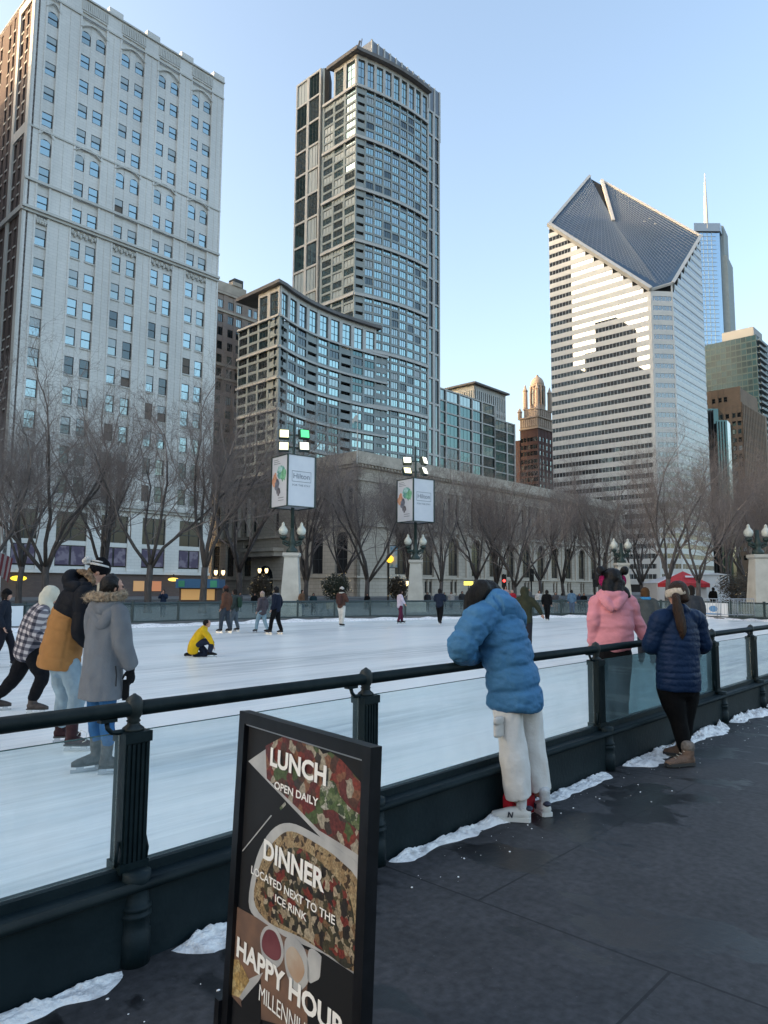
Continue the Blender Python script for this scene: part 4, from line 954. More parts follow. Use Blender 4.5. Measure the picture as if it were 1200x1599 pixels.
B.facade(st, None, 0, LL, 3.6, 13.2, ca, [(4.2, 12.0)], .8, .25, .5, setback=.55, kinds=lambda k, a, c: 'tall', pick=pk, arch_rows=(0,))
B.facade(st, None, 0, LL, 13.2, 22, cu_, [(14.6, 20.6)], .8, .3, 1.3, setback=.6, kinds=lambda k, a, c: 'tall', pick=pk)
st.box(0, LL, 0, .8, 22, zc)
# flank towards the side street: two big arches, then a colonnade over smaller arches
fw_ = lambda x, y=870: LD-(at_u(x, y, CU).y-LW)
fl = south(LD)
xm = fw_(455)
f1 = [(fw_(533)-1.7, fw_(533)+1.7), (fw_(495)-1.7, fw_(495)+1.7)]
B.facade(st, fl, xm, LD, 0, 3.6, [(fw_(533)-.7, fw_(533)+.7)], [(.3, 2.9)], .8, .2, .5, setback=.4, pick=pk)
B.facade(st, fl, xm, LD, 3.6, 13.2, f1, [(4.2, 12.0)], .8, .25, .5, setback=.55, kinds=lambda k, a, c: 'tall', pick=pk, arch_rows=(0,))
B.facade(st, fl, xm, LD, 13.2, 22, [(fw_(x)-.8, fw_(x)+.8) for x in (545, 527, 508, 490)], [(14.6, 20.6)], .8, .3, 1.3, setback=.6, kinds=lambda k, a, c: 'tall', pick=pk)
f2 = [(fw_(x)-1.5, fw_(x)+1.5) for x in (386, 359, 337)]
B.facade(st, fl, 0, xm, 0, 3.2, [], [], .8)
B.facade(st, fl, 0, xm, 3.2, 12, f2, [(3.8, 10.6)], .8, .25, .5, setback=.6, kinds=lambda k, a, c: 'tall', pick=pk, arch_rows=(0,))
B.facade(st, fl, 0, xm, 12, 21, [(fw_(x)-.75, fw_(x)+.75) for x in (431, 396, 381.5, 367, 353, 340)], [(13.2, 19.8)], .8, .3, 1.3, setback=.6, kinds=lambda k, a, c: 'tall', pick=pk)
st.T = fl; st.box(0, xm, 0, .8, 21, 23.4); st.box(xm, LD, 0, .8, 22, zc); st.T = None
st.build('wall', M['limestone'], B.root)
b = MB()
for z, h, p in ((24.4, .5, 1.0), (23.9, .5, .55), (21.4, .4, .3), (13.0, .45, .4), (3.4, .35, .3), (25.0, .6, .5)):
    b.box(-p, LL, -p, 0, z, z+h); b.T = fl; b.box(xm, LD+p-.01, -p, 0, z+.004, z+h-.004); b.T = None
b.box(0, LL, 0, 1.2, 25.3, 26.9); b.T = fl; b.box(xm, LD-1.2, 0, 1.2, 25.3, 26.9)
for z, h, p in ((22.6, .5, .9), (11.6, .45, .4), (3.0, .3, .3), (20.6, .3, .25)): b.box(0, xm-.02, -p, 0, z, z+h)
b.T = None
n = int(LL/.9)
for k in range(n): b.box(k*.9+.1, k*.9+.5, -.8, -.55, 24.0, 24.38)
for a, c in ca+[]:
    b.smooth = True; xm_ = (a+c)/2; b.tube([(xm_-2.0*math.cos(math.pi*t/14), -.02, 10.2+2.25*math.sin(math.pi*t/14)) for t in range(15)], .22, 6); b.smooth = False
    b.tube([(xm_, -.1, 14), (xm_, -.1, 21.2)], .42, 8); b.box(xm_-.3, xm_+.3, -.3, 0, 12.1, 13.0)
for c in arcs: b.box(c-CU-3.9, c-CU-3.1, -.25, 0, 3.75, 21.4)
b.T = fl
for x in (388.5, 374, 360, 346.5): b.tube([(fw_(x), -.2, 12.2), (fw_(x), -.2, 20.4)], .5, 10)
cx_ = fw_(415); b.box(cx_-5.2, cx_+5.5, -2.2, 0, 7.8, 8.8); b.box(cx_-5.5, cx_+5.8, -2.6, 0, 8.8, 9.5)
b.T = None
b.build('cornice', M['limestone_plain'], B.root)
b = MB(); b.T = fl; b.slab([(cx_-2.6, 0), (cx_+2.6, 0)]+[(cx_+2.6*math.cos(math.pi*t/12), 3.2+2.8*math.sin(math.pi*t/12)) for t in range(13)], -.06, .02); b.T = None; b.build('entrance', M['glass_dark'], B.root)
b = MB(); b.box(8, LL-6, 8, LD-10, 25.3, 28.0); b.T = None
b.build('roof', M['roofgrey'], B.root); B.finish()
c_ = at_w(687, 712, 110); b = MB(); b.lathe([(2.6, 25.3), (2.6, 27.6), (3.3, 27.7), (3.3, 28.4), (2.4, 28.5), (1.5, 29.2), (.2, 29.5)], (c_.x-CU, 18, 0), 16); b.build('roof_drum', M['limestone_plain'], B.root)
# ---------------------------------------------------------------- unseen blocks added to shade the rink and towers and show in the glass
def unseen_block(u0, u1, w0, w1, tiers, m, label, step=4.0):
    """stepped block added out of view to shade or reflect: tiers of (inset along the avenue, left and right, top height)"""
    o = empty('added_block', uwm(u0, w0), label, 'building'); b = MB(); g = MB(); zb_ = 0
    for (a, c, h) in tiers:
        x0, x1 = a, (u1-u0)-c; y1 = w1-w0
        b.box(x0, x1, 0, y1, zb_, h); z = zb_+1.6
        while z < h-2.5: g.box(x0-.06, x1+.06, -.06, y1+.06, z, z+2.0); z += step
        for k in range(int((x1-x0)/3)+1): b.box(x0+k*3-.35, x0+k*3+.35, -.2, 0, zb_, h)
        for k in range(int(y1/3)+1): b.box(x0-.2, x0, k*3-.35, k*3+.35, zb_, h); b.box(x1, x1+.2, k*3-.35, k*3+.35, zb_, h)
        zb_ = h
    b.build('wall', m, o); g.build('window_bands', M['glass_dark'], o); return o
unseen_block(-58, 12, 92, 128, [(0, 0, 74)], M['hotel'], 'unseen grey brown block next along the avenue, added to shade the rink')  # row added out of view so its shadow covers the rink
unseen_block(-140, -64, 92, 130, [(0, 0, 92)], M['tanbrick'], 'unseen tan brick block two doors before the white tower, added for shade')
unseen_block(-260, -146, 92, 130, [(0, 0, 66)], M['limestone'], 'unseen low limestone block farthest along the avenue, added for shade')
unseen_block(49, 135, 240, 262, [(0, 0, 160), (42, 0, 190)], M['concrete'], 'hidden tall grey slab behind the white tower, added to block the sun')  # hidden slabs added to keep the sun off the towers' side walls
unseen_block(-62, 176, 364, 392, [(0, 0, 240)], M['hotel'], 'hidden very tall brown slab farthest behind the white tower, added to block the sun')
unseen_block(250, 306, 270, 296, [(0, 0, 114)], M['redbrick'], 'hidden red brick slab behind the apartment tower, added to block the sun')
# added stepped block, seen only as the dark stepped reflection in the white slab's south face
def mir(px, py, wb): p = at_u(px, py, 273.0); t = wb/p.y; return (546-p.x*t, EYE+(p.z-EYE)*t)      # where a reflected building's edge must stand
wb = 245
tv = [mir(*p, wb) for p in ((862, 670), (905, 640), (945, 590), (955, 545), (972, 505), (985, 500), (1000, 530), (1010, 565), (1020, 590))]
for (pa, pb, py, lb) in ((857, 893, 330, 'unseen narrow brown slab added for the dark strip reflected in the white slab'), ):  # slab added out of view for the dark strip in the glass
    a = mir(pa-6, py, wb+60); c = mir(pb, 500, wb+60); unseen_block(min(a[0], c[0]), max(a[0], c[0]), wb+60, wb+80, [(0, 0, mir(875, 330, wb+60)[1])], M['brownbrick'], lb)
a = mir(893, 700, wb)[0]; c = mir(1060, 700, wb)[0]; uL, uR = min(a, c), max(a, c)
T_ = lambda x: mir(x, 600, wb)[0]-uL
unseen_block(uL, uR, wb, wb+18, [(0, 0, mir(905, 655, wb)[1]), (T_(1025)-4, (uR-uL)-T_(938), mir(940, 590, wb)[1]), (T_(1016), (uR-uL)-T_(948), mir(948, 545, wb)[1]), (T_(996), (uR-uL)-T_(965), mir(978, 505, wb)[1])], M['brownbrick'], 'unseen stepped brown tower added for its dark outline reflected in the white slab')
# ---------------------------------------------------------------- glass fence round the far side of the rink
M['fence_green'] = mat('fence paint', (.03, .05, .05), .5, (.022, .036, .037), 6)
M['fence_glass'] = clear_mat('fence glass', (.72, .79, .79), .20, (.25, .30, .30))
fence = empty('rink_fence', UW(RINK[6][0], RINK[6][1], 0), 'low dark fence with greenish glass panels round the far side of the ice', 'fence')
FINV = fence.matrix_world.inverted()
def along(pts, step):
    L = [0]
    for a, c in zip(pts[:-1], pts[1:]): L.append(L[-1]+math.dist(a, c))
    n = int(L[-1]/step); out = []
    for k in range(n+1):
        t = L[-1]*k/n; i = max(j for j in range(len(L)) if L[j] <= t+1e-9); i = min(i, len(pts)-2); f = (t-L[i])/(L[i+1]-L[i])
        out.append(tuple(pts[i][a]+(pts[i+1][a]-pts[i][a])*f for a in (0, 1)))
    return out
FP = [UW(u, w+.14) for u, w in along(RINK, 2.1)]
b = MB(); b.T = FINV; b.tube([p+Vector((0, 0, .80)) for p in FP], .05, 8); b.build('top_rail', M['fence_green'], fence)
b = MB(); b.T = FINV
for a, c in zip(FP[:-1], FP[1:]): T, w = bay_frame(a, c); b.T = FINV @ T; b.box(0, w, -.04, .04, ICE_Z, .06)
b.build('kick_board', M['fence_green'], fence)
pmesh = MB(); pmesh.box(-.045, .045, -.05, .05, ICE_Z, .86); pmesh.box(-.06, .06, -.06, .06, .86, .9); pmesh = pmesh.mesh('post', M['fence_green'])
for i, p in enumerate(FP): link('post', pmesh, fence, FINV @ Matrix.Translation((p.x, p.y, 0)))
for a, c in zip(FP[:-1], FP[1:]):
    T, w = bay_frame(a, c); b = MB(); b.box(.05, w-.05, -.006, .006, .06, .76); b.build('glass_pane', M['fence_glass'], fence, FINV @ T)
def fence_sign(px, py0, py1, wpx, name, label, draw):
    p = ground(px, 966, ICE_Z); i = min(range(len(FP)-1), key=lambda k: ((FP[k]+FP[k+1])/2-p).length); T, w = bay_frame(FP[i], FP[i+1])
    return T, w
M['white_board'] = mat('white sign board', (.68, .69, .70), .5)
M['blue_ink'] = mat('blue print', (.10, .25, .45), .5); M['grey_ink'] = mat('grey print', (.2, .22, .25), .5)
def nearest_panel(px):
    return min(range(len(FP)-1), key=lambda k: abs(proj((FP[k]+FP[k+1])/2+Vector((0, 0, .4)))[0]-px))
i = nearest_panel(1103); T, w = bay_frame(FP[i], FP[i+1])
s_ = empty('rink_sign', T, 'white board with a blue emblem fixed to the far fence below the red tent', 'sign'); b = MB(); b.box(.1, w-.1, -.09, -.07, .0, .76); b.build('board', M['white_board'], s_)
b = MB(); b.ball((w*.5, -.085, .42), .34, .012, .2, 12, 6); b.box(w*.25, w*.75, -.094, -.0905, .1, .16); b.build('emblem', M['blue_ink'], s_)
i = nearest_panel(24); T, w = bay_frame(FP[i], FP[i+1])
s_ = empty('rink_sign', T, 'white board with short dark lettering on the far fence beside the plaid shirt skater', 'sign'); b = MB(); b.box(.1, w-.1, -.09, -.07, .0, .76); b.build('board', M['white_board'], s_)
b = MB()
for k in range(3): b.box(w*.52+k*.1, w*.55+k*.1, -.094, -.0905, .26, .52)
b.build('lettering', M['grey_ink'], s_)

# ---------------------------------------------------------------- lamp columns on tapered pedestals
M['pedestal'] = mat('pale concrete', (.56, .54, .48), .8, (.46, .44, .39), 2, bump=.2)
M['lamp_green'] = mat('bronze green paint', (.025, .05, .042), .5, (.018, .034, .03), 8)
M['globe'] = mat('milky lamp glass', (.62, .62, .54), .25, spec=.6)
M['flood_white'] = emit_mat('flood light lens', (1, .95, .74), .55); M['flood_yellow'] = emit_mat('warm flood light lens', (1, .9, .5), .48); M['flood_green'] = emit_mat('green flood light lens', (.10, .75, .24), .3)
M['panel_white'] = mat('white panel print', (.70, .71, .73), .5, (.64, .65, .68), 1.5)
def pedestal_parts(o):
    b = MB(); w0, w1 = .50, .36
    for z0, z1, a, c in ((0, .55, .62, .62), (.55, .72, .62, .52), (.72, 2.92, .48, .33), (2.92, 3.0, .36, .42), (3.0, 3.14, .42, .42)):
        b.add([(-a, -a, z0), (a, -a, z0), (a, a, z0), (-a, a, z0), (-c, -c, z1), (c, -c, z1), (c, c, z1), (-c, c, z1)], [(3, 2, 1, 0), (4, 5, 6, 7), (0, 1, 5, 4), (1, 2, 6, 5), (2, 3, 7, 6), (3, 0, 4, 7)])
    b.build('pedestal', M['pedestal'], o)
def globes(o, z=4.25, off=.46, rot=0, n=2):
    b = MB(); b.smooth = True
    b.lathe([(.30, 3.14), (.28, 3.3), (.16, 3.42), (.13, 3.6), (.2, 3.7), (.12, 3.85), (.09, 4.4)], (0, 0, 0), 12)
    for k in range(n):
        a = rot+2*math.pi*k/n; x, y = math.cos(a), math.sin(a)
        b.tube([(0, 0, 3.62), (x*off*.5, y*off*.5, 3.50), (x*off, y*off, 3.62), (x*off, y*off, z-.36)], .05, 6); b.lathe([(.06, z-.45), (.16, z-.36), (.18, z-.27), (.1, z-.24)], (x*off, y*off, 0), 10)
        for t in range(3): b.ball((x*off*(.25+.25*t), y*off*(.25+.25*t), 3.62+.05*t), .11, .11, .09, 6, 4)
    b.build('arm_bracket', M['lamp_green'], o)
    for k in range(n):
        a = rot+2*math.pi*k/n; g = MB(); g.smooth = True; g.lathe([(.09, -.22), (.20, -.14), (.245, 0), (.21, .12), (.11, .24), (.07, .32), (.09, .36), (.03, .44), (.005, .47)], (math.cos(a)*off, math.sin(a)*off, z), 16); g.build('globe', M['globe'], o)
def lamp(px, Y, label, rot, box=None, pal=None, sc=1.0):
    d = ray(px, 915); o = empty('lamp_column', Matrix.Translation((d.x/d.y*Y, Y, 0)) @ Matrix.Scale(sc, 4), label, 'street lamp', 'lamp columns round the rink')
    pedestal_parts(o); globes(o, rot=rot)
    if not box: return o
    b = MB(); b.smooth = True; b.tube([(0, 0, 4.4), (0, 0, 10.15)], [.09, .06], 8); b.tube([(-.55, 0, 9.2), (.55, 0, 9.2)], .035, 6); b.tube([(-.55, 0, 8.55), (.55, 0, 8.55)], .035, 6); b.build('mast', M['lamp_green'], o)
    hw = .80; z0, z1 = 5.45, 8.0; ang = box
    bx = MB(); bx.T = Matrix.Rotation(ang, 4, 'Z'); bx.box(-hw, hw, -hw, hw, z0, z1); pb = bx.build('display_box', M['panel_white'], o)
    fr = MB(); fr.T = Matrix.Rotation(ang, 4, 'Z')
    for sx_ in (-1, 1):
        for sy_ in (-1, 1): fr.box(sx_*hw-.035, sx_*hw+.035, sy_*hw-.035, sy_*hw+.035, z0-.05, z1+.04)
    for z in (z0-.045, z1+.0): fr.box(-hw, hw, -hw-.03, -hw+.04, z, z+.045); fr.box(-hw, hw, hw-.04, hw+.03, z, z+.045); fr.box(-hw-.03, -hw+.04, -hw, hw, z, z+.045); fr.box(hw-.04, hw+.03, -hw, hw, z, z+.045)
    fr.build('box_frame', M['lamp_green'], o)
    # pictures: a soft brush drawing on one side, boxed lettering on the other
    def face(rotz): return Matrix.Rotation(ang+rotz, 4, 'Z') @ Matrix.Translation((0, -hw-.004, (z0+z1)/2))
    F1 = face(-math.pi/2 if True else 0); F2 = face(0)
    r_ = random.Random(4)
    def blob(name, col, cx, cz, rx, rz, k, seed, lay):
        m_ = mat(name, col, .6, tuple(min(.8, c*1.5+.1) for c in col), 5); g = MB(); g.T = F1; rr = random.Random(seed)
        P = [(cx+rx*math.cos(2*math.pi*t/k)*rr.uniform(.55, 1.1), cz+rz*math.sin(2*math.pi*t/k)*rr.uniform(.55, 1.1)) for t in range(k)]; g.slab(P, -.003*lay, -.003*lay+.002); g.build('picture', m_, pb)
    blob('teal wash', (.10, .30, .26), .16, .48, .46, .38, 22, 3, 1); blob('green wash', (.12, .34, .18), .34, .3, .34, .36, 18, 5, 2); blob('mint wash', (.3, .5, .45), .06, .62, .3, .2, 16, 8, 3)
    blob('coral wash', (.55, .22, .12), -.46, .05, .30, .46, 20, 6, 2); blob('slate wash', (.08, .09, .12), -.22, -.2, .26, .46, 18, 7, 3); blob('dark wash', (.07, .06, .07), -.05, -.5, .2, .26, 14, 9, 4)
    g = MB(); g.T = F1
    for k in range(3): g.box(-.62, -.15+.1*k, -.003, -.001, 1.1-k*.1, 1.13-k*.1); 
    for k in range(2): g.box(-.1, .45, -.003, -.001, -.86-k*.13, -.83-k*.13)
    g.build('small_print', M['grey_ink'], pb)
    def words(txt, z, wd, h):
        cu = bpy.data.curves.new('lettering', 'FONT'); cu.body = txt; cu.offset = .01; t = bpy.data.objects.new('t', cu); COL.objects.link(t)
        me = bpy.data.meshes.new_from_object(t.evaluated_get(bpy.context.evaluated_depsgraph_get())); bpy.data.objects.remove(t)
        n = len(me.vertices); co = np.zeros(n*3); me.vertices.foreach_get('co', co); co = co.reshape(-1, 3); mn, mx = co.min(0), co.max(0); q = np.zeros_like(co)
        q[:, 0] = ((co[:, 0]-mn[0])/(mx[0]-mn[0])-.5)*wd; q[:, 2] = z+(co[:, 1]-mn[1])/(mx[1]-mn[1])*h; q[:, 1] = -.002; me.vertices.foreach_set('co', q.ravel()); me.materials.clear(); me.materials.append(M['grey_ink']); link('lettering', me, pb, F2)
    words('Hilton', .10, .95, .26); words('FOR THE STAY', -.28, 1.05, .10)
    g = MB(); g.T = F2; g.box(-.56, .56, -.003, -.001, .46, .485); g.box(-.56, .56, -.003, -.001, -.06, -.035); g.box(-.56, -.54, -.003, -.001, -.06, .46); g.box(.54, .56, -.003, -.001, -.06, .46); g.build('small_print', M['grey_ink'], pb)
    k = 0
    for z in (9.25, 8.6):
        for x in (-.52, .52):
            T = Matrix.Translation((x, 0, z)) @ Matrix.Rotation(pal[k][1], 4, 'Z') @ Matrix.Rotation(pal[k][2], 4, 'X'); g = MB(); g.T = T; g.box(-.27, .27, -.08, .16, -.24, .24); f_ = g.build('flood_light', M['lamp_green'], o)
            g = MB(); g.T = T; g.box(-.225, .225, -.095, -.081, -.20, .20); g.build('lens', M[pal[k][0]], f_); k += 1
    return o
lamp(455, 38.5, 'lamp column with advertising box and a green lit floodlight, left of the two with white boxes', math.radians(8), math.radians(38), [('flood_yellow', .2, -.2), ('flood_green', .5, -.2), ('flood_yellow', .1, -.2), ('flood_white', .3, -.3)], 1.07)
lamp(649, 45, 'lamp column with advertising box and white floodlights behind the blue jacket', math.radians(5), math.radians(36), [('flood_white', .1, -.5), ('flood_white', 1.0, -.3), ('flood_yellow', .4, -.5), ('flood_white', 1.0, -.4)], 1.04)
lamp(972, 47, 'globe lamp column on a pale pedestal behind the pink jacket', math.radians(4), sc=1.03)
lamp(1187, 42, 'globe lamp column on a pale pedestal at the right edge', math.radians(2), sc=1.15)

# ---------------------------------------------------------------- avenue furniture
M['black_pole'] = mat('black pole paint', (.012, .012, .013), .5); M['lamp_warm'] = emit_mat('warm street lamp', (1, .68, .3), 1.1); M['amber'] = emit_mat('amber signal', (1, .5, .04), .5)
def street_lamp(px, py, Y, label, kind='twin'):
    p = at_Y(px, py, Y); o = empty('street_lamp', Matrix.Translation((p.x, p.y, 0)), label, 'street lamp', 'small warm street lamps along the avenue'); h = p.z
    b = MB(); b.smooth = True; b.lathe([(.16, 0), (.14, .5), (.07, .6), (.05, h-.35)], (0, 0, 0), 8); b.tube([(-.32, 0, h-.3), (0, 0, h-.42), (.32, 0, h-.3)], .035, 6); b.build('pole', M['black_pole'], o)
    for x in (-.32, .32):
        g = MB(); g.smooth = True; g.lathe([(.07, -.28), (.15, -.1), (.14, .12), (.05, .2)], (x, 0, h), 8); l_ = g.build('lantern', M['lamp_warm'], o)
        c = MB(); c.lathe([(.17, .12), (.12, .22), (.02, .34)], (x, 0, h), 8); c.build('lantern_cap', M['black_pole'], l_)
street_lamp(343, 893, 62, 'twin lantern street lamp beside the library corner behind the brown jacket')
street_lamp(411, 890, 66, 'twin lantern street lamp above the round evergreen left of the white box column')
street_lamp(631, 910, 60, 'low twin lantern street lamp just left of the middle pedestal')
def shop_sign(px, py, Y, w, h, label, m, name='shop_sign'):
    p = at_Y(px, py, Y); o = empty(name, Matrix.Translation((p.x, p.y, p.z)), label, 'sign'); b = MB(); b.smooth = False
    b.slab([(w*.5*math.cos(2*math.pi*t/16), h*.5*math.sin(2*math.pi*t/16)) for t in range(16)], -.1, .1); b.build('face', m, o); b = MB(); b.box(-w*.52, w*.52, -.05, .05, h*.5, h*.5+.12); b.box(-.05, .05, -.05, .2, h*.5, h*.5+.5); b.build('bracket', M['black_pole'], o)
M['yellow_sign'] = emit_mat('lit yellow sign', (1, .68, .04), .42)
c_ = at_w(29, 903, 90.5); shop_sign(29, 903, UW(c_.x, 90.5).y, 1.9, .62, 'lit yellow oval sign on the white tower at the left edge', M['yellow_sign'])
c_ = at_w(271, 905, 90.5); shop_sign(271, 905, UW(c_.x, 90.5).y, 1.5, .5, 'lit yellow oval sign on the white tower above the man in blue', emit_mat('lit amber sign', (1, .58, .1), .45))
# newsstand with blue fascia
p = at_Y(308, 918, 60); o = empty('kiosk', Matrix.Translation((p.x, p.y, 0)), 'kiosk with a blue fascia and green squares in front of the white tower', 'kiosk')
b = MB(); b.box(-1.5, 1.7, 0, 1.8, 0, 1.35); b.build('body', mat('kiosk wall', (.12, .08, .07), .7), o); b = MB(); b.box(-1.7, 1.9, -.4, 2.0, 1.35, 2.1); b.build('fascia', mat('blue fascia', (.05, .17, .34), .5), o)
b = MB(); b.box(-1.45, -.95, -.45, -.405, 1.45, 1.95); b.build('sign_square', mat('green sign', (.06, .35, .2), .5), o); b = MB(); b.box(1.2, 1.75, -.45, -.405, 1.42, 1.98); b.build('sign_square', mat('green lit sign', (.08, .45, .26), .5), o)
b = MB(); b.box(-1.3, 1.5, -.1, -.001, .35, 1.25); b.build('counter_window', emit_mat('warm counter', (1, .55, .2), .03), o)
# warm shop windows of the white tower
for k, (px, col, st) in enumerate(((216, (1, .5, .2), .028), (243, (1, .35, .15), .03), (118, (.9, .6, .35), .02), (180, (.8, .55, .35), .018), (160, (.8, .6, .4), .015))):
    c_ = at_w(px, 935, 92); b = MB(); x = c_.x-31.3; b.box(x-.8, x+.8, -.03, .04, .7, 2.1); b.build('shop_window', emit_mat('shop light', col, st), [q_ for q_ in COL.objects if q_.name == 'office_tower'][0])
# signals, banner pole, flagpole
def signal(px, py, Y, label, col, hgt=None):
    p = at_Y(px, py, Y); o = empty('traffic_light', Matrix.Translation((p.x, p.y, 0)), label, 'traffic light'); b = MB(); b.tube([(0, 0, 0), (0, 0, p.z+.6)], .07, 6); b.build('pole', M['black_pole'], o)
    b = MB(); b.box(-.19, .19, -.28, -.08, p.z-.6, p.z+.55); b.build('signal_head', M['black_pole'], o); b = MB(); b.smooth = True; b.ball((0, -.29, p.z), .13, .05, .13, 8, 6); b.build('signal_lens', col, o)
M['red_lit'] = emit_mat('red signal lens', (1, .06, .05), 1.0)
signal(787, 907, 62, 'traffic light glowing red behind the olive parka', M['red_lit'])
signal(830, 898, 66, 'dark traffic light on a tall pole right of the olive parka', mat('dark lens', (.03, .03, .03), .3))
signal(929, 905, 58, 'dark traffic light just left of the pink jacket head', mat('dark lens', (.03, .03, .03), .3))
p = at_Y(607, 873, 58); o = empty('banner_pole', Matrix.Translation((p.x, p.y, 0)), 'black pole with an amber lamp and a blue street banner left of the middle pedestal', 'street lamp')
b = MB(); b.tube([(0, 0, 0), (0, 0, 5.2)], .09, 8); b.tube([(0, 0, 4.9), (.75, 0, 4.9)], .03, 6); b.tube([(0, 0, 3.1), (.75, 0, 3.1)], .03, 6); b.build('pole', M['black_pole'], o)
b = MB(); b.box(.14, .72, -.01, .01, 3.12, 4.88); b.build('banner', mat('blue banner', (.06, .30, .48), .7, (.5, .6, .66), 1.2, lo=.42, hi=.55), o); b = MB(); b.smooth = True; b.lathe([(.1, -.3), (.3, -.12), (.3, .12), (.1, .3)], (.1, -.14, p.z), 10); b.build('lamp', M['amber'], o)
p = at_Y(732, 911, 60); o = empty('lit_sign', Matrix.Translation((p.x, p.y, 0)), 'small lit yellow box sign above the blue jacket', 'sign'); b = MB(); b.tube([(0, .1, 0), (0, .1, p.z)], .04, 6); b.build('pole', M['black_pole'], o); b = MB(); b.box(-.38, .38, -.08, .08, p.z-.16, p.z+.16); b.build('face', emit_mat('lit yellow box', (1, .8, .12), .45), o)
p = at_Y(558, 700, 106); o = empty('flagpole', Matrix.Translation((p.x, p.y, 20)), 'flagpole with a limp white flag on the library roof', 'flagpole'); h = at_Y(559, 638, 106).z-20
b = MB(); b.tube([(0, 0, 0), (0, 0, h)], [.11, .05], 6); b.build('pole', M['softwhite'], o); b = MB(); b.slab([(-.05, h-.9), (-.5, h-1.3), (-.85, h-1.9), (-.7, h-2.4), (-.4, h-1.9), (-.05, h-2.0)], -.03, .03); b.build('flag', M['softwhite'], o)
p = at_Y(-6, 885, 70); o = empty('flag', Matrix.Translation(p), 'red and white striped flag at the left edge', 'flag'); b = MB(); b.tube([(-1.2, 0, -2.2), (.1, 0, 1.7)], .05, 6); b.build('staff', M['softwhite'], o)
b = MB()
for k in range(7): b.m = k % 2; b.add([(.1+k*.22, -.1*math.sin(k), 1.5-.1*k), (.32+k*.22, -.1*math.sin(k+1), 1.4-.1*k), (.1+k*.2, -.1*math.sin(k+1), -.6-.16*k), (-.1+k*.2, -.1*math.sin(k), -.5-.16*k)], [(0, 1, 2, 3)])
b.build('cloth', [mat('red stripe', (.16, .03, .04), .8), mat('white stripe', (.3, .27, .28), .8)], o)

# ---------------------------------------------------------------- tents and barricade at the north end
def at_ground(px, Y): d = ray(px, 918); return Vector((d.x/d.y*Y, Y, 0))
M['red_canvas'] = mat('red canvas', (.50, .03, .04), .6, (.4, .025, .03), 1.5); M['white_canvas'] = mat('white canvas', (.66, .66, .66), .7, (.58, .58, .6), 1)
TYc = 52; g0 = at_ground(1068, TYc); o = empty('market_tent', Matrix.Translation(g0) @ Matrix.Rotation(.25, 4, 'Z'), 'red peaked tent with white sides behind the navy jacket', 'tent')
hw_ = 1.25; ze = at_Y(1068, 911, TYc).z; za = at_Y(1068, 892, TYc).z
b = MB(); b.add([(-hw_, -hw_, ze), (hw_, -hw_, ze), (hw_, hw_, ze), (-hw_, hw_, ze), (0, 0, za)], [(0, 1, 4), (1, 2, 4), (2, 3, 4), (3, 0, 4)])
for sgn2 in (-1, 1): b.box(-hw_, hw_, sgn2*hw_-.01, sgn2*hw_+.01, ze-.28, ze); b.box(sgn2*hw_-.01, sgn2*hw_+.01, -hw_, hw_, ze-.28, ze)
b.build('canopy', M['red_canvas'], o); b = MB(); b.box(-hw_+.06, hw_-.06, -hw_+.3, -hw_+.33, .05, ze-.2); b.box(hw_-.1, hw_-.07, -hw_+.33, hw_-.1, .05, ze-.2); b.build('side_wall', M['white_canvas'], o)
for x in (-hw_+.03, hw_-.03): 
    for y in (-hw_+.03, hw_-.03): q = MB(); q.box(x-.025, x+.025, y-.025, y+.025, 0, ze); q.build('leg', M['white_canvas'], o)
b = MB(); b.add([(-.5, -.92, ze+.42), (.55, -.92, ze+.42), (.45, -.72, ze+.55), (-.4, -.72, ze+.55)], [(0, 1, 2, 3)]); b.build('white_emblem', M['white_canvas'], o)
g0 = at_ground(1052, TYc+5); o = empty('market_tent', Matrix.Translation(g0), 'white peaked tent behind the red tent', 'tent'); b = MB(); b.add([(-1.9, -1.6, 2.0), (1.9, -1.6, 2.0), (1.9, 1.6, 2.0), (-1.9, 1.6, 2.0), (0, 0, 2.75)], [(0, 1, 4), (1, 2, 4), (2, 3, 4), (3, 0, 4)]); b.build('canopy', M['white_canvas'], o); b = MB(); b.box(-1.85, 1.85, -1.5, 1.5, 0, 1.98); b.build('side_wall', M['white_canvas'], o)
g0 = at_ground(1122, 55); o = empty('site_cabin', Matrix.Translation(g0) @ Matrix.Rotation(.3, 4, 'Z'), 'white cabin with a striped end panel right of the red tent', 'cabin'); zt2 = at_Y(1122, 896, 55).z
b = MB(); b.box(-1.4, 1.1, 0, 4, 0, zt2-.1); b.build('wall', M['white_canvas'], o); b = MB(); b.add([(-1.5, -.1, zt2-.1), (1.2, -.1, zt2-.1), (1.2, 4.1, zt2-.1), (-1.5, 4.1, zt2-.1), (-.1, -.1, zt2+.06), (-.1, 4.1, zt2+.06)], [(0, 1, 4), (1, 2, 5, 4), (2, 3, 5), (3, 0, 4, 5), (3, 2, 1, 0)]); b.build('roof', M['white_canvas'], o)
b = MB()
for k in range(5): b.slab([(.2, zt2-1.2+k*.24), (.95, zt2-.75+k*.2), (.95, zt2-.65+k*.2), (.2, zt2-1.08+k*.24)], -.02, -.003)
b.build('striped_panel', mat('dark stripe', (.03, .03, .035), .6), o)
bar0 = None
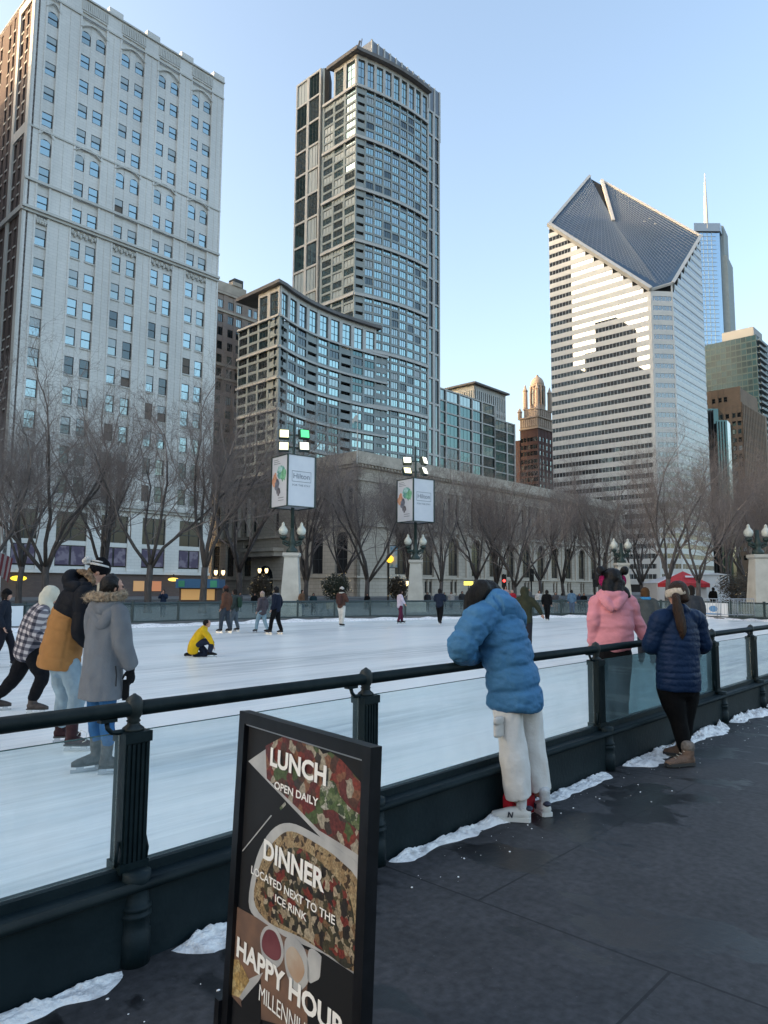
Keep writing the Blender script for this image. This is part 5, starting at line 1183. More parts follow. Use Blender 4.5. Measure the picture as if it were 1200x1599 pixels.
for k in range(3):
    p0_ = ground(1122+k*27, 967, 0); o = empty('crowd_barrier', Matrix.Translation(UW(*[c_+d_ for c_, d_ in zip(uw(p0_), (.6, .55))])) @ Matrix.Rotation(-.1, 4, 'Z'), 'steel crowd barrier behind the far fence left of the right pedestal', 'barrier', 'crowd barriers by the far fence')
    b = MB(); b.smooth = True; b.tube([(-.55, 0, .1), (-.55, 0, 1.05), (.5, 0, 1.05), (.5, 0, .1)], .025, 6); b.tube([(-.55, 0, .2), (.5, 0, .2)], .02, 6); b.build('rail', mat('galvanised steel', (.35, .37, .4), .4, metal=.6), o); b = MB()
    for t in range(7): b.tube([(-.45+t*.14, 0, .2), (-.45+t*.14, 0, 1.05)], .01, 5)
    b.build('bars', mat('galvanised bar', (.3, .33, .36), .4, metal=.6), o)
    b = MB(); b.box(-.65, -.45, -.25, .25, 0, .03); b.box(.4, .6, -.25, .25, 0, .03); b.build('feet', M['black_pole'], o)

# ---------------------------------------------------------------- evergreen tubs along the plaza
M['evergreen'] = mat('evergreen leaves', (.045, .05, .028), .7, (.022, .03, .018), 6); M['rusty_leaf'] = mat('brownish leaves', (.075, .05, .03), .7, (.035, .03, .018), 6)
def shrub(px, Y, h, r, label, m, seed, name='evergreen_shrub'):
    o = empty(name, Matrix.Translation(at_ground(px, Y)), label, 'shrub', 'round evergreens along the plaza'); rr = random.Random(seed); b = MB()
    for k in range(2600):
        a = rr.uniform(0, 2*math.pi); cz = rr.uniform(-1, 1); q = rr.random()**.4*(.8+.35*mnoise.noise((a*1.5, cz*2, seed))); s_ = math.sqrt(1-cz*cz)
        c = Vector((r*q*s_*math.cos(a), r*q*s_*math.sin(a), h*.56+h*.44*q*cz)); d1 = Vector((rr.gauss(0, 1), rr.gauss(0, 1), rr.gauss(0, 1))).normalized(); d2 = d1.orthogonal().normalized(); L_ = rr.uniform(.07, .15)
        b.add([c-d2*L_*.3, c+d1*L_, c+d2*L_*.3, c-d1*L_*.4], [(0, 1, 2, 3)])
    b.build('foliage', m, o); b = MB(); b.lathe([(.06, 0), (.05, h*.5)], (0, 0, 0), 8); b.build('stem', M['black_pole'], o); b = MB(); b.lathe([(r*.5, 0), (r*.6, .45), (r*.64, .5), (r*.5, .5)], (0, 0, 0), 12); b.build('tub', M['pedestal'], o)
    b = MB()
    for k in range(26):
        a = rr.uniform(0, 2*math.pi); cz = rr.uniform(-.6, .9); s_ = math.sqrt(1-cz*cz); b.ball((r*.98*s_*math.cos(a), r*.98*s_*math.sin(a), h*.56+h*.43*cz), .016, None, None, 4, 3)
    b.build('fairy_lights', emit_mat('fairy light', (1, .75, .4), .35), o)
shrub(408, 52, 2.6, 1.0, 'round brownish evergreen left of the left pedestal', M['rusty_leaf'], 1)
shrub(525, 50, 2.7, 1.25, 'wide dark evergreen between the two box columns', M['evergreen'], 2)
shrub(621, 54, 2.6, .95, 'small evergreen touching the middle pedestal', M['rusty_leaf'], 3)
shrub(1150, 50, 2.9, 1.5, 'rusty evergreen left of the pedestal at the right edge', M['rusty_leaf'], 4)
# ---------------------------------------------------------------- bare winter trees
M['bark'] = mat('bark', (.105, .09, .083), .9, (.06, .052, .049), 5, stretch=(3, 3, .6), bump=.4)
M['twig'] = mat('twigs', (.25, .205, .182), .9, (.18, .148, .132), 2)
def tree_meshes(seed, h=12.5, spread=1.0, stems=5):
    r = random.Random(seed); tk = MB(); cr = MB(); tk.smooth = True
    def grow(p, d, L, rad, lev):
        n = 5 if lev < 3 else (3 if lev < 5 else 2); pts = [p.copy()]; dd = d.copy(); wob = .10+.05*lev
        for k in range(n):
            dd = (dd+Vector((r.gauss(0, wob), r.gauss(0, wob), r.gauss(0, wob*.6)))+Vector((0, 0, .10 if lev < 4 else .05))).normalized(); pts.append(pts[-1]+dd*(L/n))
        end = .45 if lev < 4 else .35; rs = [rad*(1-(1-end)*k/n) for k in range(n+1)]
        (tk if lev <= 1 else cr).tube(pts, rs, 8 if lev <= 1 else (5 if lev == 2 else 3), cap=lev <= 2)
        if lev >= 6: return
        kids = (0, 6, 6, 5, 3, 2)[lev]
        for k in range(kids):
            t = .22+.76*(k+r.random()*.8)/kids; i = min(n-1, int(t*n)); f = t*n-i; q = pts[i]+(pts[i+1]-pts[i])*min(1, f); ax = (pts[i+1]-pts[i]).normalized()
            o = ax.orthogonal().normalized(); o.rotate(Matrix.Rotation(r.uniform(0, 2*math.pi), 3, ax)); an = math.radians(r.uniform(22, 48) if lev < 4 else r.uniform(25, 60))
            nd_ = (ax*math.cos(an)+o*math.sin(an)).normalized(); 
            if nd_.z < -.1: nd_.z *= -.4
            grow(q, nd_, L*r.uniform(.42, .66)*(1.1-.35*t), max(.0036, rad*(1-(1-end)*t)*r.uniform(.42, .6)), lev+1)
        if lev >= 1: grow(pts[-1], dd, L*.5, max(.0036, rs[-1]*.9), lev+1)
    fork = r.uniform(1.9, 2.6); tw = [Vector((0, 0, -.1)), Vector((r.gauss(0, .03), r.gauss(0, .03), fork*.5)), Vector((r.gauss(0, .06), r.gauss(0, .06), fork))]
    tk.tube([tw[0], tw[0]+Vector((0, 0, .25)), tw[1], tw[2]], [.27, .20, .175, .16], 10)
    for k in range(stems):
        a = 2*math.pi*(k+r.uniform(-.25, .25))/stems; tilt = math.radians(r.uniform(14, 34)*spread); d = Vector((math.sin(tilt)*math.cos(a), math.sin(tilt)*math.sin(a), math.cos(tilt)))
        grow(tw[2]-Vector((0, 0, r.uniform(0, .5))), d, (h-fork)*r.uniform(.55, .72), r.uniform(.085, .12), 1)
    return tk.mesh('trunk', M['bark']), cr.mesh('crown', M['twig'])
TM_ = [tree_meshes(11), tree_meshes(23, 12.5, 1.15, 4), tree_meshes(37, 12.5, .85, 5), tree_meshes(51, 12.5, 1.0, 6)]
def tree(px, Y, top_py, label, k, rot):
    p = at_ground(px, Y); zt = at_Y(px, top_py, Y).z; s_ = zt/12.0
    o = empty('bare_tree', Matrix.Translation(p) @ Matrix.Rotation(rot, 4, 'Z') @ Matrix.Scale(s_, 4), label, 'tree', 'bare trees behind the rink')
    link('trunk', TM_[k][0], o); link('crown', TM_[k][1], o)
for t in ((-22, 37, 610, 'bare tree cut off by the left edge', 1, .4), (30, 50, 640, 'bare tree behind the plaid shirt skater', 2, 2.1), (72, 42, 585, 'bare tree behind the cream hat', 0, .9), (160, 60, 660, 'thin bare tree behind the pompom hat', 3, 3.3),
          (232, 41, 612, 'bare tree behind the man in blue at the far fence', 1, 5.2), (317, 41, 605, 'bare tree beside the kiosk with blue fascia', 2, .2), (372, 62, 640, 'bare tree in front of the library corner by the brown jacket', 0, 2.7), (478, 55, 700, 'small bare tree right of the left pedestal', 3, 1.1),
          (573, 50, 690, 'bare tree between the two box columns', 0, 4.0), (689, 50, 735, 'bare tree right of the middle pedestal', 2, 1.9), (744, 56, 730, 'bare tree above the blue jacket', 1, .8), (776, 60, 745, 'bare tree beside the red traffic light', 3, 5.5), (803, 52, 738, 'bare tree above the olive parka', 0, 3.0),
          (880, 62, 762, 'bare tree behind the black clad skater by the far fence', 2, 4.4), (845, 70, 765, 'slim bare tree right of the dark traffic light', 1, 2.2), (938, 56, 735, 'bare tree left of the pink jacket', 3, 3.9), (1003, 60, 735, 'bare tree right of the globe lamp behind the pink jacket', 0, 1.4),
          (1042, 45, 690, 'bare tree left of the red tent', 2, .5), (1092, 44, 712, 'bare tree in front of the red tent', 1, 3.6), (1135, 58, 730, 'bare tree behind the white cabin', 3, 1.0), (1168, 62, 720, 'bare tree left of the right hand globe lamp', 0, 5.0), (1215, 50, 725, 'bare tree beyond the right edge', 2, 2.5), (640, 64, 745, 'bare tree behind the middle box column', 3, 4.7), (535, 68, 725, 'bare tree behind the wide evergreen', 1, 5.9)):
    tree(*t)
# ---------------------------------------------------------------- people: bodies and clothes grown over joints placed in space
def cr_path(P, n):
    out = []; L = len(P)
    for i in range(L-1):
        p0, p1, p2, p3 = P[max(i-1, 0)], P[i], P[i+1], P[min(i+2, L-1)]
        for k in range(n):
            t = k/n; out.append([.5*(2*b_+(-a+c)*t+(2*a-5*b_+4*c-d)*t*t+(-a+3*b_-3*c+d)*t**3) for a, b_, c, d in zip(p0, p1, p2, p3)])
    out.append(list(P[-1])); return out
def loft(mb, rings, right, sub=5, n=20, mod=None, round_=True, flat=False, amod=None):
    """rings: (x, y, z, radius to the side, radius to the front); right: the person's sideways direction"""
    R = cr_path([list(r) for r in rings], sub); right = Vector(right).normalized(); vs = []; fs = []; L = [0]
    for a, c in zip(R[:-1], R[1:]): L.append(L[-1]+math.dist(a[:3], c[:3]))
    if round_:                                         # rounded ends
        def cap(r, q, e): return [r[j]+(r[j]-q[j])*0 for j in range(3)]
        a, q = R[0], R[1]; t = (Vector(a[:3])-Vector(q[:3])).normalized(); m0 = min(a[3], a[4])
        pre = [[*(Vector(a[:3])+t*m0*f), a[3]*g, a[4]*g] for f, g in ((.55, .35), (.45, .65), (.25, .88))]
        a, q = R[-1], R[-2]; t = (Vector(a[:3])-Vector(q[:3])).normalized(); m1 = min(a[3], a[4])
        post = [[*(Vector(a[:3])+t*m1*f), a[3]*g, a[4]*g] for f, g in ((.25, .88), (.45, .65), (.55, .35))]
        if flat: pre = []
        L = [0]*len(pre)+L+[L[-1]]*3; R = pre+R+post
    for i, r in enumerate(R):
        t = (Vector(R[min(i+1, len(R)-1)][:3])-Vector(R[max(i-1, 0)][:3])); t = t.normalized() if t.length > 1e-8 else Vector((0, 0, 1))
        s = right-t*right.dot(t); s = s.normalized() if s.length > .05 else t.orthogonal().normalized(); f = t.cross(s); k_ = mod(L[i]) if mod else 1
        for j in range(n):
            a = 2*math.pi*j/n; q_ = k_*(amod(a) if amod else 1); vs.append(Vector(r[:3])+s*(math.cos(a)*r[3]*q_)+f*(math.sin(a)*r[4]*q_))
    for i in range(len(R)-1):
        for j in range(n): fs.append((i*n+j, i*n+(j+1) % n, (i+1)*n+(j+1) % n, (i+1)*n+j))
    fs += [tuple(range(n-1, -1, -1)), tuple(range((len(R)-1)*n, len(R)*n))]
    mb.add(vs, fs)
def limb(mb, pts, rad, mod=None, n=14, sub=5, flat=False):
    if flat: pts, rad = pts[::-1], rad[::-1]           # cut square at the far end (cuffs, trouser hems)
    loft(mb, [(*p, r, r) for p, r in zip(pts, rad)], (1, .13, .07), sub, n, mod, True, flat)
def puff(period, depth, ph=0): return lambda l: 1-depth*(1-min(1, abs(math.sin(math.pi*(l/period+ph)))*1.9))
def cloth(name, mb, m, parent, origin, voxel=.011, smooth=3, wrinkle=0, wscale=9, wstretch=(1, 1, 1)):
    me = mb.mesh('t', m); o = bpy.data.objects.new('t', me); COL.objects.link(o)
    r = o.modifiers.new('r', 'REMESH'); r.mode = 'VOXEL'; r.voxel_size = voxel
    if smooth: q = o.modifiers.new('s', 'SMOOTH'); q.iterations = smooth; q.factor = .5
    me2 = bpy.data.meshes.new_from_object(o.evaluated_get(bpy.context.evaluated_depsgraph_get())); bpy.data.objects.remove(o); bpy.data.meshes.remove(me)
    n = len(me2.vertices); co = np.zeros(n*3, 'f'); me2.vertices.foreach_get('co', co); co = co.reshape(-1, 3)
    if wrinkle:
        no = np.zeros(n*3, 'f'); me2.vertices.foreach_get('normal', no); no = no.reshape(-1, 3)
        d = np.array([mnoise.noise(Vector((c[0]*wscale*wstretch[0], c[1]*wscale*wstretch[1], c[2]*wscale*wstretch[2])))+.5*mnoise.noise(Vector((c[0]*wscale*2.3*wstretch[0], c[1]*wscale*2.3*wstretch[1]+9, c[2]*wscale*2.3*wstretch[2]))) for c in co])
        co = co+no*(d*wrinkle)[:, None]
    co = co-np.array(origin, 'f'); me2.vertices.foreach_set('co', co.astype('f').ravel()); me2.polygons.foreach_set('use_smooth', [True]*len(me2.polygons)); me2.update()
    me2.materials.clear(); me2.materials.append(m); return link(name, me2, parent)
def rigid(name, mb, m, parent, origin): mb.v = [tuple(Vector(v)-Vector(origin)) for v in mb.v]; return mb.build(name, m, parent)
M['skin'] = mat('skin', (.46, .26, .19), .55, (.40, .22, .16), 12, spec=.25); M['eye'] = mat('eye', (.03, .02, .02), .2); M['sole'] = mat('sole', (.03, .03, .03), .7); M['blade'] = mat('skate blade', (.5, .52, .55), .25, metal=.9)
def fabric(name, c, rough=.85, k=.72, scale=14, bump=.35, bs=90): return mat(name, c, rough, tuple(x*k for x in c), scale, bump=bump, bscale=bs, spec=.12)
def head_mesh(mb, c, face, up=(0, 0, 1), s=1.0):
    """skull, jaw, nose, ears and neck stub round the head centre c looking along face"""
    f = Vector(face).normalized(); u = (Vector(up)-f*Vector(up).dot(f)).normalized(); r = f.cross(u); c = Vector(c)
    T = Matrix(((r.x, f.x, u.x, c.x), (r.y, f.y, u.y, c.y), (r.z, f.z, u.z, c.z), (0, 0, 0, 1))) @ Matrix.Scale(s, 4); mb.T = T
    mb.ball((0, -.012, .025), .074, .095, .088, 16, 12); mb.ball((0, .02, -.045), .056, .068, .062, 14, 10); mb.ball((0, .052, -.078), .030, .030, .024, 10, 8)
    mb.ball((0, .094, -.018), .012, .018, .024, 8, 6); mb.ball((0, .078, .030), .045, .016, .010, 10, 6); mb.ball((0, .078, -.056), .022, .012, .010, 8, 6)
    for sg in (-1, 1): mb.ball((sg*.076, -.005, -.005), .012, .022, .033, 8, 6); mb.ball((sg*.038, .062, -.02), .022, .02, .022, 8, 6)
    mb.T = None; return T
def hand_geo(mb, wrist, dirn, palm_n, curl=.6, s=1.0):
    """palm, four bent fingers of different lengths and a thumb from the palm's side"""
    d = Vector(dirn).normalized(); nn = (Vector(palm_n)-d*Vector(palm_n).dot(d)).normalized(); side = d.cross(nn); w = Vector(wrist)
    loft(mb, [(*(w), .026*s, .019*s), (*(w+d*.05*s), .038*s, .016*s), (*(w+d*.088*s), .040*s, .013*s)], side, 3, 12)
    for k, (off, L) in enumerate(((-.030, .066), (-.010, .076), (.011, .072), (.031, .056))):
        p = w+d*.086*s+side*off*s; pts = [p-d*.02*s, p]; dd = d.copy()
        for j in range(3): dd = (dd*math.cos(curl*.55)+nn*math.sin(curl*.55)).normalized(); nn2 = nn; pts.append(pts[-1]+dd*L*s*(.42, .32, .26)[j])
        limb(mb, pts, [.009*s, .0092*s, .0086*s, .0078*s, .0062*s], sub=3, n=8)
    p = w+d*.03*s-side*.032*s; limb(mb, [p, p+(d*.6-side*.7)*.03*s, p+(d*.9-side*.55+nn*.3)*.055*s], [.012*s, .0105*s, .008*s], sub=3, n=8)
def shoe_geo(mb, heel, toe, w=.045, h=.075, sole_mb=None):
    hl, te = Vector(heel), Vector(toe); d = (te-hl); L = d.length; d.normalize(); side = Vector((-d.y, d.x, 0)).normalized(); up = Vector((0, 0, 1))
    loft(mb, [(*(hl+d*.015+up*.045), w*.75, .04), (*(hl+d*L*.25+up*.05), w*.9, h*.62), (*(hl+d*L*.5+up*.042), w*.95, .045), (*(hl+d*L*.75+up*.034), w*1.02, .032), (*(te-d*.02+up*.028), w*.75, .024)], side, 4, 14)
    mb.ball(tuple(hl+d*L*.2+up*h*1.05), w*.82, w*.82, h*.55, 10, 8)
    if sole_mb is not None:
        P = []
        for t, ww in ((-.01, .5), (.03, .85), (.3, .85), (.65, 1.05), (.85, .95), (1.0, .4)): P.append((t, ww*w*1.02))
        pts = [hl+d*L*t+side*ww for t, ww in P]+[hl+d*L*t-side*ww for t, ww in P[::-1]]; sole_mb.prism([(p.x, p.y) for p in pts], hl.z, hl.z+.028)
def skate_geo(boot, blade, ankle, toe_dir, z0, s=1.0):
    """laced boot with heel, sole and steel runner"""
    a = Vector(ankle); d = Vector((toe_dir[0], toe_dir[1], 0)).normalized(); side = Vector((-d.y, d.x, 0)); up = Vector((0, 0, 1)); b0 = Vector((a.x, a.y, z0))-d*.07
    loft(boot, [(*(b0+d*.02+up*.105), .036, .04), (*(b0+d*.09+up*.11), .044, .05), (*(b0+d*.17+up*.10), .046, .042), (*(b0+d*.235+up*.088), .042, .03), (*(b0+d*.27+up*.082), .028, .022)], side, 4, 14)
    loft(boot, [(*(b0+d*.055+up*.10), .042, .05), (*(a*.5+(b0+d*.06+up*.16)*.5), .045, .055), (*(a+up*.06), .052, .06)], side, 4, 14)
    boot.box(0, 0, 0, 0, 0, 0) if False else None
    P = lambda t, w_: b0+d*t+side*w_
    blade.prism([(p.x, p.y) for p in (P(-.005, -.003), P(.285, -.003), P(.285, .003), P(-.005, .003))], z0, z0+.03)
    for t0, t1 in ((.01, .07), (.17, .235)): blade.prism([(p.x, p.y) for p in (P(t0, -.012), P(t1, -.012), P(t1, .012), P(t0, .012))], z0+.025, z0+.062)
def sole_plate(mb, ankle, toe_dir, z0):
    a = Vector(ankle); d = Vector((toe_dir[0], toe_dir[1], 0)).normalized(); side = Vector((-d.y, d.x, 0)); b0 = Vector((a.x, a.y, z0))-d*.07
    pts = [b0+d*t+side*w_ for t, w_ in ((0, .03), (.06, .036), (.18, .045), (.25, .036), (.28, .012))]; pts = pts+[b0+d*t-side*w_ for t, w_ in ((.28, .012), (.25, .036), (.18, .045), (.06, .036), (0, .03))]
    mb.prism([(p.x, p.y) for p in pts], z0+.058, z0+.074)
def eyes(parent, T, origin):
    for sg in (-1, 1): b = MB(); b.T = T; b.smooth = True; b.ball((sg*.032, .083, .012), .011, .008, .008, 8, 6); rigid('eye', b, M['eye'], parent, origin)
def at(px, py, Y, dy=0): return at_Y(px, py, Y+dy)
def leg_pts(*p): return [Vector(q) for q in p]
def between(a, c, t): return Vector(a)+(Vector(c)-Vector(a))*t

# ---- woman in the blue down jacket leaning on the handrail
def blue_person():
    Y = 5.10; o_ = ground(812, 1276); root = empty('person', Matrix.Translation(o_), 'person in a blue down jacket and white trousers leaning on the handrail', 'person'); O = o_
    fwd = Vector((-C_, S_, 0)); rt = Vector((S_, C_, 0)); A = lambda x, y, dy=0: at(x, y, Y, dy)
    pel = A(806, 1082, .05); wai = A(797, 1030, .05); che = A(776, 978, .06); nek = A(770, 948, .08)
    hl, hr = A(794, 1095, 0), A(826, 1090, .12); kl, kr = A(799, 1165, 0), A(834, 1165, .16); al, ar = A(811, 1250, 0), A(844, 1240, .16)
    shl, shr = A(748, 968, -.10), A(799, 962, .22); el, er = A(721, 1012, -.16), A(800, 1010, .34); wl, wr_ = A(742, 1026, .14), A(762, 1024, .36)
    hd = A(757, 938, .14); face = (fwd*.9+Vector((-.35, -.1, -.28))).normalized()
    body = MB(); T = head_mesh(body, hd, face); limb(body, [nek, between(nek, hd, .5), hd], [.06, .055, .05])
    loft(body, [(*pel, .15, .11), (*wai, .14, .10), (*che, .16, .11), (*nek, .07, .07)], rt)
    for h_, k_, a_ in ((hl, kl, al), (hr, kr, ar)): limb(body, [pel, h_, k_, a_], [.08, .08, .055, .04])
    for s_, e_, w_ in ((shl, el, wl), (shr, er, wr_)): limb(body, [between(nek, s_, .5), s_, e_, w_], [.05, .05, .04, .03])
    hand_geo(body, wl, fwd*.3+rt*.9+Vector((0, 0, -.1)), Vector((0, 0, -1)), .5); hand_geo(body, wr_, fwd*.8-rt*.4, Vector((0, 0, -1)), .5)
    cloth('body', body, M['skin'], root, O, .007, 2); eyes(root, T, O)
    jm = fabric('blue nylon', (.058, .175, .33), .6, .86, 5, .45, 26)
    j = MB(); pf = puff(.155, .10, .02)
    loft(j, [(*A(804, 1108, .05), .190, .195), (*A(804, 1098, .05), .203, .205), (*A(804, 1082, .05), .205, .198), (*A(797, 1040, .05), .205, .175), (*A(786, 1000, .06), .205, .18), (*A(778, 968, .07), .185, .155), (*A(772, 946, .08), .105, .10)], rt, 10, 28, pf, True, True)
    limb(j, [A(771, 958, .02), shl, A(733, 990, -.15), el, A(728, 1022, -.02), wl+Vector((-.02, -.03, 0))], [.11, .115, .108, .10, .088, .066], puff(.115, .10), 18, 8)
    limb(j, [A(784, 955, .14), shr, between(shr, er, .5), er, wr_], [.11, .11, .10, .09, .065], puff(.115, .10), 18, 8)
    hood = MB()
    limb(hood, [A(760, 960, .0), A(774, 948, -.04), A(790, 951, .02), A(800, 958, .10), A(794, 950, .2)], [.05, .085, .095, .08, .05], None, 16, 6)
    limb(hood, [A(758, 952, .02), A(771, 934, .02), A(785, 934, .1), A(795, 946, .16)], [.045, .06, .06, .05], None, 16, 6)
    cloth('jacket', j, jm, root, O, .0095, 1, .011, 10, (1, 1, 1.7)); cloth('hood', hood, jm, root, O, .0095, 2, .011, 11)
    t_ = MB(); tp_ = lambda l: 1
    for h_, k_, a_, w0 in ((hl, kl, al, 1), (hr, kr, ar, .80)):
        limb(t_, [between(pel, h_, .6)+Vector((0, 0, .06)), h_, between(h_, k_, .5), k_, between(k_, a_, .6), a_+Vector((0, 0, .02))], [.10, .106*w0, .105*w0, .099*w0, .096*w0, .094*w0], None, 18, 7, True)
    loft(t_, [(*(pel+Vector((0, 0, .07))), .14, .11), (*(pel-Vector((0, 0, .06))), .15, .12)], rt, 4, 20)
    cloth('trousers', t_, fabric('white cotton', (.72, .69, .66), .9, .9, 4, .35, 24), root, O, .0105, 3, .022, 4.6, (1.5, 1.5, .8))
    pk = MB(); pp = A(779, 1135, -.115); loft(pk, [(*(pp+Vector((.0, 0, .055))), .055, .022), (*(pp-Vector((0, 0, .06))), .055, .022)], rt, 4, 14); loft(pk, [(*(pp+Vector((.0, -.012, .062))), .06, .02), (*(pp+Vector((0, -.012, .03))), .06, .02)], rt, 3, 14)
    cloth('cargo_pocket', pk, fabric('white cotton pocket', (.68, .635, .59), .9, .86, 6, .4, 70), root, O, .008, 2)
    wm, sm = fabric('white leather', (.62, .61, .58), .55, .9, 10, .1), mat('white rubber', (.60, .60, .57), .6)
    for heel, toe in ((ground(829, 1284), ground(766, 1279)), (ground(856, 1277), ground(836, 1262))):
        s_, sl = MB(), MB(); heel.z = toe.z = .004; shoe_geo(s_, heel, toe, .046, .075, sl); so = cloth('shoe', s_, wm, root, O, .006, 2); rigid('sole', sl, sm, so, O)
        d = (toe-heel).normalized(); sd = Vector((-d.y, d.x, 0)); sd = sd if sd.y < 0 else -sd; L = (toe-heel).length
        if L > .2:                                       # dark letter on the shoe's side, stitched heel patch
            b = MB(); c = heel+d*L*.48+sd*.0475; U = Vector((0, 0, 1))
            for q0, q1 in (((-.018, .030), (-.012, .066)), ((-.012, .066), (.008, .030)), ((.008, .030), (.015, .066))):
                b.tube([c-d*q0[0]*1.0+U*q0[1], c-d*q1[0]+U*q1[1]], .0042, 5)
            rigid('letter', b, mat('navy letter', (.01, .012, .03), .6), so, O)
        b = MB(); b.ball(tuple(heel+d*.01+Vector((0, 0, .085))), .03, .03, .018, 10, 6); rigid('heel_tab', b, mat('navy tab', (.015, .018, .04), .6), so, O)
        k = MB(); hb = heel+d*L*.22; limb(k, [hb+Vector((0, 0, .07)), hb+Vector((0, 0, .17))], [.036, .04], None, 14, 4); cloth('sock', k, fabric('white sock', (.6, .6, .6), .9), root, O, .008, 1)
    h = MB(); f = face; limb(h, [hd+f*.02+Vector((0, 0, .07)), hd-f*.03+Vector((0, 0, .04)), hd-f*.05-Vector((0, 0, .05)), hd-f*.04-Vector((0, 0, .14))], [.085, .102, .095, .07], None, 18, 6)
    limb(h, [A(757, 917, .04), A(743, 932, .02), A(738, 955, .04), A(737, 972, .05), A(735, 987, .06)], [.07, .075, .062, .045, .018], None, 12, 5)
    for sg in (-1, 1): limb(h, [hd+Vector((0, 0, .06))+rt*sg*.03, hd+rt*sg*.07+f*.03, hd+rt*sg*.072+f*.03-Vector((0, 0, .12)), hd+rt*sg*.06+f*.04-Vector((0, 0, .2))], [.05, .045, .04, .022], None, 12, 5)
    cloth('hair', h, mat('black hair', (.006, .0048, .0045), .5, (.0035, .003, .003), 30, stretch=(6, 6, .7), bump=.6, bscale=60, spec=.25), root, O, .010, 2, .006, 22, (2, 2, .4))
    return root
blue_person()
# red tote bag standing between the shoes and the kerb
bo = ground(818, 1272); bag = empty('tote_bag', Matrix.Translation(bo), 'red tote bag standing behind the legs of the blue jacketed person', 'bag')
b = MB(); b.smooth = False; fwd = Vector((-C_, S_, 0)); rt = Vector((S_, C_, 0)); base = fwd*.02
def bq(a, c, z): return base+rt*a+fwd*c+Vector((0, 0, z))
b.add([bq(-.15, -.05, .004), bq(.12, -.05, .004), bq(.12, .05, .004), bq(-.15, .05, .004), bq(-.17, -.03, .14), bq(.13, -.03, .14), bq(.13, .04, .14), bq(-.17, .04, .14), bq(-.11, -.008, .3), bq(.07, -.008, .31), bq(.07, .012, .31), bq(-.11, .012, .3)],
      [(3, 2, 1, 0), (0, 1, 5, 4), (1, 2, 6, 5), (2, 3, 7, 6), (3, 0, 4, 7), (4, 5, 9, 8), (5, 6, 10, 9), (6, 7, 11, 10), (7, 4, 8, 11), (8, 9, 10, 11)])
b.build('bag_body', fabric('red canvas bag', (.48, .02, .035), .7, .7, 8), bag)
b = MB(); b.smooth = True; b.tube([bq(-.09, 0, .29), bq(-.07, -.01, .42), bq(-.01, -.01, .47), bq(.04, 0, .42), bq(.05, 0, .3)], .010, 6); b.build('handle', fabric('red strap', (.42, .02, .03), .7), bag)

